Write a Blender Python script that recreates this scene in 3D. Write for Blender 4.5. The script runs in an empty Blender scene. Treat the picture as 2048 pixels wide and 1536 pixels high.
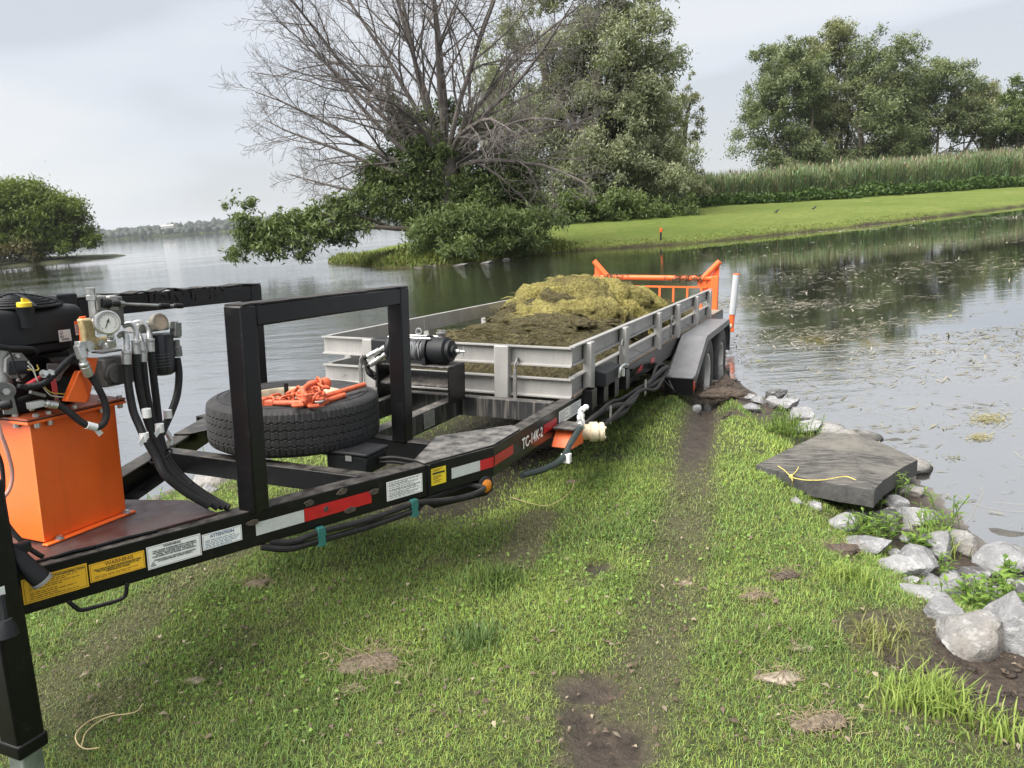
import bpy, bmesh, math, random
import numpy as np
from mathutils import Matrix, Vector
rng = np.random.default_rng(7); random.seed(7)
SC = bpy.context.scene
COL = SC.collection
R = math.radians

# ---------------------------------------------------------------- camera
CAM_H = 1.84                                   # metres above the lake
FPX = 1534.8                                   # focal length in pixels of a 2048 wide frame
M = np.array([[0.99731240, -0.07326649, 0.0], [-0.01623447, -0.22098562, 0.97514194], [-0.07144523, -0.97252114, -0.22158115]])
TW = np.array([[0.39282291, -0.91731423, 0.06499821], [0.91759646, 0.39566022, 0.03833704], [-0.06088432, 0.04458246, 0.99714869]])
cd = bpy.data.cameras.new('camera'); cam = bpy.data.objects.new('camera', cd); COL.objects.link(cam)
cd.sensor_fit = 'HORIZONTAL'; cd.sensor_width = 36.0; cd.lens = 36.0 * FPX / 2048
cd.clip_start = 0.05; cd.clip_end = 20000
_cx, _cy, _cz = M @ np.array([1, 0, 0]), M @ np.array([0, -1, 0]), M @ np.array([0, 0, -1])
cam.matrix_world = Matrix([[*r, l] for r, l in zip(np.stack([_cx, _cy, _cz], 1).tolist(), (0, 0, CAM_H))] + [[0, 0, 0, 1]])
SC.camera = cam

# ---------------------------------------------------------------- sky, sun, exposure
SUN_EL, SUN_AZ = R(56), math.atan2(-0.80, -0.58)     # high, soft, from the left and a little behind the trailer
W = bpy.data.worlds.new('World'); SC.world = W; W.use_nodes = True
nt = W.node_tree; nt.nodes.clear()
out = nt.nodes.new('ShaderNodeOutputWorld'); bg = nt.nodes.new('ShaderNodeBackground')
sky = nt.nodes.new('ShaderNodeTexSky'); sky.sky_type = 'NISHITA'; sky.sun_disc = False
sky.sun_elevation = SUN_EL; sky.sun_rotation = SUN_AZ; sky.air_density = 1.0; sky.dust_density = 1.5; sky.ozone_density = 1.5
tc = nt.nodes.new('ShaderNodeTexCoord'); mp = nt.nodes.new('ShaderNodeMapping'); mp.inputs['Scale'].default_value = (1.0, 1.0, 3.4)
mp.inputs['Location'].default_value = (3.1, 0.7, 0.4)
nz = nt.nodes.new('ShaderNodeTexNoise'); nz.inputs['Scale'].default_value = 1.6; nz.inputs['Detail'].default_value = 5.5; nz.inputs['Roughness'].default_value = 0.42
cr = nt.nodes.new('ShaderNodeValToRGB')
cr.color_ramp.elements[0].position = 0.45; cr.color_ramp.elements[0].color = (3.1, 3.22, 3.42, 1)
cr.color_ramp.elements[1].position = 0.57; cr.color_ramp.elements[1].color = (3.95, 4.0, 4.1, 1)
e = cr.color_ramp.elements.new(0.5); e.color = (3.5, 3.65, 3.9, 1)
mx = nt.nodes.new('ShaderNodeMixRGB'); mx.inputs['Fac'].default_value = 0.9
nt.links.new(tc.outputs['Generated'], mp.inputs['Vector']); nt.links.new(mp.outputs['Vector'], nz.inputs['Vector'])
nt.links.new(nz.outputs['Fac'], cr.inputs['Fac']); nt.links.new(sky.outputs['Color'], mx.inputs['Color1'])
nt.links.new(cr.outputs['Color'], mx.inputs['Color2']); nt.links.new(mx.outputs['Color'], bg.inputs['Color'])
bg.inputs['Strength'].default_value = 0.05
nt.links.new(bg.outputs['Background'], out.inputs['Surface'])
sl = bpy.data.lights.new('sun', 'SUN'); so = bpy.data.objects.new('sun', sl); COL.objects.link(so)
sl.energy = 2.2; sl.angle = R(60); sl.color = (1.0, 0.96, 0.90)
sd = Vector((math.sin(SUN_AZ) * math.cos(SUN_EL), math.cos(SUN_AZ) * math.cos(SUN_EL), math.sin(SUN_EL)))
so.rotation_euler = sd.to_track_quat('Z', 'Y').to_euler(); so.location = (sd * 60)
SC.view_settings.view_transform = 'Standard'; SC.view_settings.look = 'None'
SC.view_settings.exposure = 2.12; SC.view_settings.gamma = 1.0
try: SC.view_settings.use_curve_mapping = False
except Exception: pass
SC.cycles.use_denoising = True
SC.cycles.max_bounces = 7; SC.cycles.transparent_max_bounces = 12; SC.cycles.caustics_reflective = False; SC.cycles.caustics_refractive = False

# ---------------------------------------------------------------- metrology: where a sight line meets a known plane of the place
def _ray(p): return np.array([p[0] - 1024.0, p[1] - 768.0, FPX])
RT = M.T @ TW
def onU(x, y, u=-0.89): r = RT.T @ _ray((x, y)); return r * (u / r[2])     # trailer coordinates t (rearward), s (leftward), u (up)
def onS(x, y, s): r = RT.T @ _ray((x, y)); return r * (s / r[1])
def onT(x, y, t): r = RT.T @ _ray((x, y)); return r * (t / r[0])
def ground(x, y, z=0.0): r = M @ _ray((x, y)); return np.array([0, 0, CAM_H]) + r * ((z - CAM_H) / r[2])
def atY(x, y, d): r = M @ _ray((x, y)); return np.array([0, 0, CAM_H]) + r * (d / r[1])
def tsu2w(q): return TW @ np.asarray(q, float) + np.array([0, 0, CAM_H])
def to_px(P):
    c = (np.asarray(P, float) - [0, 0, CAM_H]) @ M
    return 1024 + FPX * c[..., 0] / c[..., 2], 768 + FPX * c[..., 1] / c[..., 2], c[..., 2]

# ---------------------------------------------------------------- mesh builder
def nrm(v): v = np.asarray(v, float); return v / (np.linalg.norm(v) + 1e-12)
def frame_of(d, up=(0, 0, 1)):
    d = nrm(d); up = np.asarray(up, float)
    if abs(d @ nrm(up)) > 0.98: up = np.array([1.0, 0, 0]) if abs(d[0]) < 0.9 else np.array([0, 1.0, 0])
    a = nrm(np.cross(up, d)); b = np.cross(d, a); return a, b, d
class MB:
    def __init__(self): self.v = []; self.f = []
    def add(self, vs, fs):
        o = len(self.v); self.v += [tuple(map(float, p)) for p in vs]; self.f += [tuple(i + o for i in q) for q in fs]; return self
    def box(self, lo, hi):
        x0, y0, z0 = lo; x1, y1, z1 = hi
        return self.add([(x0,y0,z0),(x1,y0,z0),(x1,y1,z0),(x0,y1,z0),(x0,y0,z1),(x1,y0,z1),(x1,y1,z1),(x0,y1,z1)],
                        [(0,3,2,1),(4,5,6,7),(0,1,5,4),(1,2,6,5),(2,3,7,6),(3,0,4,7)])
    def bar(self, p, q, w, h, up=(0, 0, 1)):           # rectangular bar from p to q
        p, q = np.asarray(p, float), np.asarray(q, float); a, b, d = frame_of(q - p, up)
        c = [(-1,-1),(1,-1),(1,1),(-1,1)]
        vs = [p + a*i*w/2 + b*j*h/2 for i, j in c] + [q + a*i*w/2 + b*j*h/2 for i, j in c]
        return self.add(vs, [(0,3,2,1),(4,5,6,7),(0,1,5,4),(1,2,6,5),(2,3,7,6),(3,0,4,7)])
    def prism(self, pts, ext):                         # planar polygon (3-D points) extruded by a vector
        pts = [np.asarray(p, float) for p in pts]; ext = np.asarray(ext, float); n = len(pts)
        return self.add(pts + [p + ext for p in pts], [tuple(range(n))[::-1], tuple(range(n, 2*n))] + [(i, (i+1) % n, n + (i+1) % n, n + i) for i in range(n)])
    def tube(self, pts, r, n=10, cap=True, closed=False):
        pts = [np.asarray(p, float) for p in pts]; m = len(pts); rr = r if hasattr(r, '__len__') else [r] * m
        prev = None; rings = []
        for i, p in enumerate(pts):
            d = (pts[(i+1) % m] - pts[i-1]) if closed else (pts[min(i+1, m-1)] - pts[max(i-1, 0)])
            if prev is None: a, b, _ = frame_of(d)
            else:
                dn = nrm(d); a = prev - dn * (prev @ dn)
                a = nrm(a) if np.linalg.norm(a) > 1e-6 else frame_of(d)[0]
                b = np.cross(dn, a)
            prev = a
            rings.append([p + rr[i] * (a * math.cos(2*math.pi*k/n) + b * math.sin(2*math.pi*k/n)) for k in range(n)])
        fs = []
        for i in range(m if closed else m - 1):
            j = (i + 1) % m
            fs += [(i*n + k, i*n + (k+1) % n, j*n + (k+1) % n, j*n + k) for k in range(n)]
        if cap and not closed: fs += [tuple(range(n))[::-1], tuple((m-1)*n + k for k in range(n))]
        return self.add([q for rg in rings for q in rg], fs)
    def lathe(self, prof, o, axis, n=28, cap=True):    # prof: list of (radius, height along the axis)
        o = np.asarray(o, float); a, b, d = frame_of(axis); vs = []; m = len(prof)
        for r, h in prof: vs += [o + d*h + max(r, 1e-5) * (a*math.cos(2*math.pi*k/n) + b*math.sin(2*math.pi*k/n)) for k in range(n)]
        fs = [(i*n + k, i*n + (k+1) % n, (i+1)*n + (k+1) % n, (i+1)*n + k) for i in range(m-1) for k in range(n)]
        if cap: fs += [tuple(range(n))[::-1], tuple((m-1)*n + k for k in range(n))]
        return self.add(vs, fs)
    def hexnut(self, o, axis, r, h): return self.lathe([(r, 0), (r, h)], o, axis, 6)
    def torus_path(self, pts, r, n=8): return self.tube(pts, r, n, closed=True)
def smooth_path(pts, n=8):                              # Catmull-Rom through the points
    P = [np.asarray(p, float) for p in pts]; P = [2*P[0]-P[1]] + P + [2*P[-1]-P[-2]]; o = []
    for i in range(1, len(P)-2):
        for k in range(n):
            t = k / n; a, b, c, d = P[i-1], P[i], P[i+1], P[i+2]
            o.append(0.5*((2*b) + (c-a)*t + (2*a-5*b+4*c-d)*t*t + (3*b-a-3*c+d)*t**3))
    o.append(P[-2]); return o
def np_mesh(name, V, F, mat=None, smooth=False, attrs=None):
    """fast mesh: V (n,3); F (m,k) all faces with k corners"""
    V = np.asarray(V, np.float32); F = np.asarray(F, np.int32); me = bpy.data.meshes.new(name)
    me.vertices.add(len(V)); me.vertices.foreach_set('co', V.ravel())
    k = F.shape[1]; me.loops.add(F.size); me.loops.foreach_set('vertex_index', F.ravel())
    me.polygons.add(len(F)); me.polygons.foreach_set('loop_start', np.arange(0, F.size, k, dtype=np.int32))
    me.polygons.foreach_set('loop_total', np.full(len(F), k, np.int32))
    if smooth: me.polygons.foreach_set('use_smooth', np.ones(len(F), bool))
    for an, av in (attrs or {}).items():
        av = np.asarray(av, np.float32)
        if av.ndim == 2:
            a = me.attributes.new(an, 'FLOAT_COLOR', 'POINT'); a.data.foreach_set('color', np.concatenate([av, np.ones((len(av), 1), np.float32)], 1).ravel())
        else: a = me.attributes.new(an, 'FLOAT', 'POINT'); a.data.foreach_set('value', av)
    me.update(calc_edges=True)
    if mat: me.materials.append(mat)
    return me
def tag(o, label=None, cat=None, group=None, kind=None):
    if label: o['label'] = label
    if cat: o['category'] = cat
    if group: o['group'] = group
    if kind: o['kind'] = kind
    return o
def link(name, me, parent=None):
    o = bpy.data.objects.new(name, me); COL.objects.link(o)
    if parent is not None: o.parent = parent
    return o
class Rig:
    """a thing: an Empty at its base that parents its parts; trailer=True means coordinates are t, s, u"""
    def __init__(self, name, label, cat, base, trailer=False, group=None):
        self.base = np.asarray(base, float)
        o = bpy.data.objects.new(name, None); COL.objects.link(o); o.empty_display_size = 0.2
        w = tsu2w(self.base) if trailer else self.base; rot = TW if trailer else np.eye(3)
        o.matrix_world = Matrix([[*rot[i].tolist(), float(w[i])] for i in range(3)] + [[0, 0, 0, 1]])
        tag(o, label, cat, group); self.o = o
    def mesh(self, mb, mat, name='part', sharp=35):
        V = (np.asarray(mb.v) - self.base); me = bpy.data.meshes.new(name); me.from_pydata(V.tolist(), [], mb.f); me.update()
        me.polygons.foreach_set('use_smooth', np.ones(len(me.polygons), bool)); me.set_sharp_from_angle(angle=R(sharp))
        if mat: me.materials.append(mat)
        return me
    def part(self, name, mb, mat, parent=None, bevel=0, label=None, sharp=35):
        o = link(name, self.mesh(mb, mat, name, sharp), parent or self.o)
        if bevel:
            m = o.modifiers.new('bevel', 'BEVEL'); m.width = bevel; m.segments = 2; m.limit_method = 'ANGLE'; m.angle_limit = R(40)
        if label: o['label'] = label
        return o
    def text(self, name, s, pos, right, up, size, mat, parent=None, align='CENTER', width=None, sx=1.0):
        c = bpy.data.curves.new(name, 'FONT'); c.body = s; c.size = size; c.align_x = align; c.align_y = 'CENTER'; c.extrude = 0.0002; c.offset = size*0.022
        c.resolution_u = 2; c.space_line = 0.95
        c.materials.append(mat); o = link(name, c, parent or self.o)
        r = nrm(right); n = nrm(np.cross(r, nrm(up))); u = np.cross(n, r); p = np.asarray(pos, float) - self.base
        o.matrix_local = Matrix([[float(r[i]*sx), float(u[i]), float(n[i]), float(p[i])] for i in range(3)] + [[0, 0, 0, 1]])
        return o

# ---------------------------------------------------------------- materials
def nodes_of(name):
    m = bpy.data.materials.new(name); m.use_nodes = True; n = m.node_tree; n.nodes.clear()
    o = n.nodes.new('ShaderNodeOutputMaterial'); return m, n, o
def N(n, t, **kw):
    d = n.nodes.new('ShaderNode' + t)
    for k, v in kw.items():
        if k in d.inputs: d.inputs[k].default_value = v
        else: setattr(d, k, v)
    return d
def noise(n, vec, scale, detail=4, rough=0.55):
    d = N(n, 'TexNoise', Scale=scale, Detail=detail, Roughness=rough); n.links.new(vec, d.inputs['Vector']); return d.outputs['Fac']
def ramp(n, fac, p0, p1, c0=(0, 0, 0), c1=(1, 1, 1)):
    d = n.nodes.new('ShaderNodeValToRGB'); e = d.color_ramp.elements
    e[0].position = p0; e[1].position = p1; e[0].color = (*c0, 1); e[1].color = (*c1, 1); n.links.new(fac, d.inputs['Fac']); return d.outputs['Color']
def mixc(n, fac, a, b, mode='MIX'):
    d = n.nodes.new('ShaderNodeMixRGB'); d.blend_type = mode
    for s, v in (('Fac', fac), ('Color1', a), ('Color2', b)):
        if isinstance(v, (int, float)): d.inputs[s].default_value = v
        elif isinstance(v, tuple): d.inputs[s].default_value = (*v, 1)
        else: n.links.new(v, d.inputs[s])
    return d.outputs['Color']
def math_(n, op, a, b=0.0):
    d = n.nodes.new('ShaderNodeMath'); d.operation = op
    for i, v in enumerate((a, b)):
        if isinstance(v, (int, float)): d.inputs[i].default_value = v
        else: n.links.new(v, d.inputs[i])
    return d.outputs[0]
def paint(name, col, rough=0.45, metal=0.0, var=0.18, scale=9, bump=0.0, bscale=120, dust=0.0, dustcol=(0.17, 0.155, 0.135), wear=0.0, wearcol=(0.3, 0.28, 0.26), streak=0.0, streakcol=(0.2, 0.18, 0.15), spec=0.5):
    m, n, o = nodes_of(name); b = N(n, 'BsdfPrincipled', Roughness=rough, Metallic=metal); n.links.new(b.outputs[0], o.inputs[0])
    b.inputs['Specular IOR Level'].default_value = spec
    vec = n.nodes.new('ShaderNodeTexCoord').outputs['Object']
    f = noise(n, vec, scale, 5); c = mixc(n, ramp(n, f, 0.3, 0.7), tuple(x*(1-var) for x in col), tuple(min(x*(1+var), 1) for x in col))
    if streak:
        mpn = n.nodes.new('ShaderNodeMapping'); mpn.inputs['Scale'].default_value = (38, 38, 2.2); n.links.new(vec, mpn.inputs['Vector'])
        s = noise(n, mpn.outputs['Vector'], 1.0, 4); c = mixc(n, math_(n, 'MULTIPLY', ramp(n, s, 0.52, 0.72), streak), c, streakcol)
    if wear:
        s = noise(n, vec, 34, 6, 0.7); c = mixc(n, math_(n, 'MULTIPLY', ramp(n, s, 0.63, 0.70), wear), c, wearcol)
    if dust:
        g = n.nodes.new('ShaderNodeNewGeometry'); sx = n.nodes.new('ShaderNodeSeparateXYZ'); n.links.new(g.outputs['Normal'], sx.inputs[0])
        upf = ramp(n, sx.outputs['Z'], 0.55, 0.95); s = ramp(n, noise(n, vec, 14, 6, 0.65), 0.34, 0.68)
        d = math_(n, 'MULTIPLY', math_(n, 'MULTIPLY', upf, s), dust); c = mixc(n, d, c, dustcol)
        s2 = ramp(n, noise(n, vec, 23, 6, 0.7), 0.56, 0.74); c = mixc(n, math_(n, 'MULTIPLY', s2, dust*0.16), c, dustcol)
        rr = ramp(n, d, 0, 0.6, (rough,)*3, (0.85,)*3); n.links.new(rr, b.inputs['Roughness'])
    n.links.new(c, b.inputs['Base Color'])
    if bump:
        bp = N(n, 'Bump', Strength=bump, Distance=0.01); n.links.new(noise(n, vec, bscale, 3), bp.inputs['Height']); n.links.new(bp.outputs[0], b.inputs['Normal'])
    return m
MAT = dict(
    black=paint('black_paint', (0.006, 0.006, 0.007), 0.28, spec=0.26, dust=0.6, wear=0.25, wearcol=(0.10, 0.09, 0.085), bump=0.03, bscale=300),
    blackdirty=paint('mud_streaked_black_paint', (0.016, 0.016, 0.018), 0.5, dust=0.8, streak=0.8, streakcol=(0.20, 0.185, 0.165), bump=0.03),
    alu=paint('weathered_aluminium', (0.34, 0.332, 0.32), 0.5, 0.25, var=0.16, scale=5, streak=0.45, streakcol=(0.27, 0.26, 0.235), wear=0.25, wearcol=(0.26, 0.25, 0.22), bump=0.02),
    orange=paint('orange_powder_coat', (0.95, 0.145, 0.014), 0.42, var=0.10, scale=5, bump=0.09, bscale=420, wear=0.16, wearcol=(0.42, 0.10, 0.03), streak=.10, streakcol=(.30, .07, .02), dust=.22, dustcol=(.55, .22, .11)),
    orangeworn=paint('scuffed_orange_paint', (0.82, 0.14, 0.03), 0.45, var=0.10, scale=6, wear=0.35, wearcol=(0.12, 0.07, 0.04)),
    chain=paint('orange_chain_paint', (0.56, 0.115, 0.048), 0.55, var=0.25, scale=30, wear=0.7, wearcol=(0.28, 0.13, 0.08)),
    rubber=paint('tyre_rubber', (0.016, 0.016, 0.017), 0.72, var=0.3, scale=7, dust=0.4, dustcol=(0.085, 0.08, 0.078), bump=0.05, bscale=400),
    rubberlow=paint('muddy_tyre_rubber', (0.03, 0.029, 0.027), 0.8, var=0.4, scale=9, wear=0.9, wearcol=(0.13, 0.11, 0.085)),
    hose=paint('hose_rubber', (0.012, 0.012, 0.013), 0.6, spec=.3, var=0.3, scale=40, dust=0.35, bump=0.06, bscale=500),
    plastic=paint('black_plastic', (0.008, 0.009, 0.011), 0.5, spec=.3, var=0.15, bump=0.12, bscale=700, dust=0.25, dustcol=(0.09, 0.09, 0.095)),
    zinc=paint('zinc_plate', (0.50, 0.51, 0.50), 0.33, 0.75, var=0.22, scale=40, wear=0.3, wearcol=(0.33, 0.30, 0.24)),
    steel=paint('bare_steel', (0.34, 0.34, 0.33), 0.42, 0.7, var=0.3, scale=25),
    castgrey=paint('cast_iron_grey', (0.16, 0.155, 0.15), 0.6, 0.3, var=0.3, scale=40, bump=0.1, bscale=200),
    corroded=paint('yellowed_corroded_zinc', (0.56, 0.44, 0.23), 0.6, 0.2, var=0.3, scale=55, wear=1.0, wearcol=(0.33, 0.17, 0.05), bump=0.12, bscale=150),
    cream=paint('corroded_cream_metal', (0.58, 0.50, 0.36), 0.65, 0.1, var=0.25, scale=60, wear=0.6, wearcol=(0.34, 0.24, 0.12), bump=0.12, bscale=160),
    whitelabel=paint('white_label', (0.84, 0.85, 0.85), 0.4, var=0.05, wear=0.08, wearcol=(0.4, 0.38, 0.35)),
    yellowlabel=paint('yellow_label', (0.86, 0.50, 0.035), 0.42, var=0.05, wear=0.08, wearcol=(0.4, 0.25, 0.08)),
    lemon=paint('lemon_label', (0.80, 0.62, 0.03), 0.42, var=0.04),
    ink=paint('black_ink', (0.02, 0.02, 0.02), 0.6, var=0.0), blueink=paint('blue_ink', (0.05, 0.12, 0.24), 0.6, var=0.0),
    greyink=paint('grey_ink', (0.16, 0.16, 0.17), 0.6, var=0.0), brownink=paint('brown_ink', (0.22, 0.10, 0.02), 0.6, var=0.0),
    whiteink=paint('white_vinyl', (0.86, 0.86, 0.85), 0.45, var=0.05),
    redtape=paint('red_reflective_tape', (0.46, 0.012, 0.018), 0.3, var=0.12, scale=30, bump=0.08, bscale=500, wear=0.12, wearcol=(0.3, 0.2, 0.18)),
    silvertape=paint('silver_reflective_tape', (0.58, 0.60, 0.62), 0.3, 0.2, var=0.08, scale=60, bump=0.1, bscale=600),
    amber=paint('amber_lens', (0.62, 0.20, 0.015), 0.15, var=0.15, scale=60), redlens=paint('red_lens', (0.5, 0.06, 0.03), 0.2, var=0.1),
    yellowcap=paint('yellow_plastic', (0.80, 0.56, 0.03), 0.42, var=0.08, scale=30),
    redcable=paint('red_cable_boot', (0.52, 0.05, 0.06), 0.5, var=0.12), pinkcable=paint('faded_pink_hose', (0.48, 0.26, 0.22), 0.5, var=0.15),
    greenstrap=paint('green_strap', (0.02, 0.13, 0.115), 0.5, var=0.15), whitecable=paint('white_wire', (0.7, 0.68, 0.62), 0.5), yellowcable=paint('yellow_wire', (0.6, 0.45, 0.08), 0.5),
    rimwhite=paint('white_rim', (0.52, 0.51, 0.48), 0.5, 0.1, var=0.2, scale=12, wear=0.7, wearcol=(0.25, 0.2, 0.15)),
    rimgold=paint('rusty_steel_rim', (0.50, 0.42, 0.30), 0.45, 0.4, var=0.25, scale=20, wear=0.7, wearcol=(0.3, 0.14, 0.06)),
    brownplate=paint('brown_primer_plate', (0.05, 0.026, 0.024), 0.30, var=0.3, scale=12, dust=0.35, dustcol=(0.14, 0.11, 0.10), bump=0.05, bscale=90),
    deckwood=paint('worn_deck_wood', (0.20, 0.155, 0.115), 0.8, var=0.35, scale=6, streak=0.3, dust=0.5, dustcol=(0.34, 0.31, 0.27), bump=0.25, bscale=60),
    tread=paint('black_tread_plate', (0.15, 0.155, 0.165), 0.42, var=0.15, scale=8, dust=0.5, dustcol=(0.26, 0.245, 0.235), wear=0.2, wearcol=(0.12, 0.12, 0.12)),
    pvc=paint('grey_pvc', (0.42, 0.44, 0.46), 0.45, var=0.07, scale=10, wear=0.2, wearcol=(0.28, 0.28, 0.28)),
    glassy=paint('gauge_face', (0.66, 0.66, 0.62), 0.12, var=0.04), pinkface=paint('pale_indicator_face', (0.52, 0.42, 0.33), 0.12, var=0.12, scale=60),
    filter=paint('filter_black', (0.012, 0.014, 0.02), 0.28, var=0.1), rope=paint('yellow_rope', (0.52, 0.43, 0.12), 0.8, var=0.25, scale=80),
    cable=paint('grey_winch_rope', (0.15, 0.155, 0.165), 0.6, 0.1, var=0.3, scale=70),
    greyplastic=paint('grey_plastic', (0.20, 0.205, 0.20), 0.5, var=0.15),
)
# ================================================================ the setting
def seg_dist(P, poly, closed=False):
    """distance of points P (n,2) to a polyline"""
    poly = np.asarray(poly, float); A = poly; B = np.roll(poly, -1, 0)
    if not closed: A, B = A[:-1], B[:-1]
    best = np.full(len(P), 1e9)
    for a, b in zip(A, B):
        ab = b - a; t = np.clip(((P - a) @ ab) / (ab @ ab + 1e-12), 0, 1); best = np.minimum(best, np.linalg.norm(P - a - t[:, None] * ab, axis=1))
    return best
def inside(P, poly):
    poly = np.asarray(poly, float); c = np.zeros(len(P), bool); n = len(poly)
    for i in range(n):
        (x1, y1), (x2, y2) = poly[i], poly[(i+1) % n]
        if y1 == y2: continue
        k = ((y1 > P[:, 1]) != (y2 > P[:, 1])) & (P[:, 0] < (x2 - x1) * (P[:, 1] - y1) / (y2 - y1) + x1); c ^= k
    return c
def sdist(P, poly): d = seg_dist(P, poly, True); return np.where(inside(P, poly), d, -d)
_lat = rng.random((64, 64, 64)).astype(np.float32)
def vnoise(P, s=1.0, oct=3):
    """value noise of (n,2|3) points, about 0..1"""
    P = np.asarray(P, float)
    if P.shape[1] == 2: P = np.concatenate([P, np.zeros((len(P), 1))], 1)
    tot = np.zeros(len(P)); amp = 0.5; norm = 0; q = P * s + 17.3
    for _ in range(oct):
        i = np.floor(q).astype(int); f = q - i; f = f*f*(3-2*f); v = 0
        for dx in (0, 1):
            for dy in (0, 1):
                for dz in (0, 1):
                    w = (f[:,0] if dx else 1-f[:,0]) * (f[:,1] if dy else 1-f[:,1]) * (f[:,2] if dz else 1-f[:,2])
                    v = v + w * _lat[(i[:,0]+dx) & 63, (i[:,1]+dy) & 63, (i[:,2]+dz) & 63]
        tot += amp * v; norm += amp; amp *= 0.5; q = q * 2.03 + 5.1
    return tot / norm
def smin(a, b, k): h = np.clip(0.5 + 0.5*(b-a)/k, 0, 1); return b*(1-h) + a*h - k*h*(1-h)
def sstep(a, b, x): t = np.clip((x-a)/(b-a), 0, 1); return t*t*(3-2*t)

SHORE = [(-4.6,-6),(-3.7,0),(-3.1,2.8),(-2.8,4.4),(-2.5,5.3),(-2.05,6.0),(-1.2,7.0),(-0.3,7.9),(0.6,8.5),(1.2,8.2),(1.62,7.55),(1.95,7.15),(2.12,6.9),(2.30,6.4),(2.36,5.7),(2.40,5.0),(2.36,4.3),(2.28,3.8),(2.2,3.4),(2.26,3.1),(2.6,2.6),(3.3,1.4),(4.4,-1),(6,-6)]
RUT = [ground(x, y, z)[:2] for x, y, z in ((1415,770,.02),(1408,830,.04),(1400,880,.07),(1392,930,.1),(1385,1000,.15),(1370,1100,.2),(1335,1230,.26),(1285,1380,.3),(1225,1536,.33),(1130,1800,.34))]
LTRACK = [ground(x, y, z)[:2] for x, y, z in ((560,1075,.2),(440,1130,.25),(300,1230,.28),(170,1330,.3),(20,1450,.3),(-200,1650,.3))]
MTRACK = [ground(x, y, .25)[:2] for x, y in ((1080,1045),(1055,1100),(1030,1150))]
MUDS = [(ground(1185,1390,.3)[:2], .09), (ground(1225,1500,.3)[:2], .12), (ground(1165,1450,.3)[:2], .06), (ground(1745,1300,.22)[:2], .085), (ground(2010,1410,.15)[:2], .30), (ground(2060,1500,.15)[:2], .28), (ground(1800,1390,.2)[:2], .06),
        (ground(1425,790,.03)[:2], .26), (ground(1470,800,.03)[:2], .18), (ground(1100,900,.1)[:2], .22), (ground(1030,930,.12)[:2], .18), (ground(1460,860,.05)[:2], .12), (ground(1200,1180,.2)[:2], .05)]
def land(P):
    """height of the near ground, and how bare / how dried out it is"""
    P = np.asarray(P, float); d = sdist(P, SHORE)
    pl = np.interp(P[:,1], [-6,1,3,5,6.5,8,9], [.37,.34,.31,.23,.13,.06,.04])
    rs = sstep(.3, 1.2, P[:,0]) * (1 - sstep(6.4, 7.0, P[:,1])); prof = np.interp(d, [0, .2, .42, .62, .85, 1.3], [.02, .035, .06, .15, .25, .5])
    h = smin(pl, (d*0.36 + 0.02)*(1-rs) + prof*rs, 0.08); h = np.where(d < 0, np.interp(d, [-9, -5, -2.5, -.8, 0], [-1.78, -1.2, -.42, -.14, .02]), h)
    rd = seg_dist(P, RUT); near = sstep(4.2, 6.3, P[:,1])
    h = h - (0.015 + 0.10*near) * np.exp(-(rd/0.13)**2) + (0.05*near) * np.exp(-((rd-0.27)/0.09)**2)
    ld = seg_dist(P, LTRACK); h = h - 0.012*np.exp(-(ld/0.16)**2)
    bare = np.exp(-(rd/0.11)**4) * (0.15 + 0.85*sstep(3.7, 5.0, P[:,1])); dry = np.exp(-(rd/0.145)**4) * (0.58 + .35*near)
    dry = np.maximum(dry, 0.6*np.exp(-(ld/0.14)**4)); dry = np.maximum(dry, 0.8*np.exp(-(seg_dist(P, MTRACK)/0.11)**4))
    wob = (vnoise(P, 9.0, 3) - .5)
    for c, r in MUDS:
        q = np.linalg.norm(P - c, axis=1) / r + wob*1.1; g = 1 - sstep(0.65, 1.15, q); bare = np.maximum(bare, g); h = h - 0.02*g
        dry = np.maximum(dry, 0.8*(1 - sstep(1.0, 1.6, q)))
    heap = np.exp(-(np.linalg.norm(P - ground(1440,782,.05)[:2], axis=1)/0.20)**2); h = h + 0.15*heap*(.6+vnoise(P, 14, 2))
    heap = np.exp(-(np.linalg.norm(P - ground(1330,775,.05)[:2], axis=1)/0.30)**2); h = h + 0.06*heap
    bare = np.maximum(bare, 1 - sstep(0.10, 0.32, d + wob*.25 - .22*rs)); bare = np.maximum(bare, 0.9*sstep(6.9, 7.4, P[:,1] + wob))
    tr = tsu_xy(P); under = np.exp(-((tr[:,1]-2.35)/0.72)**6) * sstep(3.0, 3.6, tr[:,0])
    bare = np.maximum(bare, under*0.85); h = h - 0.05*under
    h = h + (vnoise(P, 2.2, 3) - .5)*0.035 + (vnoise(P, 17, 2) - .5)*(0.010 + 0.03*bare)
    return h, np.clip(bare, 0, 1), np.clip(dry, 0, 1), d
_inv = np.linalg.inv(TW[:2, :2])
def tsu_xy(P): return P @ _inv.T
x = np.concatenate([np.arange(-12, -3.4, .3), np.arange(-3.4, 3.0, 0.04), np.arange(3.0, 13, .3)]); y = np.concatenate([np.arange(-6.0, 1.2, .2), np.arange(1.2, 8.6, .035), np.arange(8.6, 18.5, .3)])
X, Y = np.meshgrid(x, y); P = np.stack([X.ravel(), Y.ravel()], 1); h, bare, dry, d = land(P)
def grid_faces(nx, ny):
    i = np.arange(nx*ny).reshape(ny, nx); return np.stack([i[:-1,:-1].ravel(), i[:-1,1:].ravel(), i[1:,1:].ravel(), i[1:,:-1].ravel()], 1)
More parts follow.
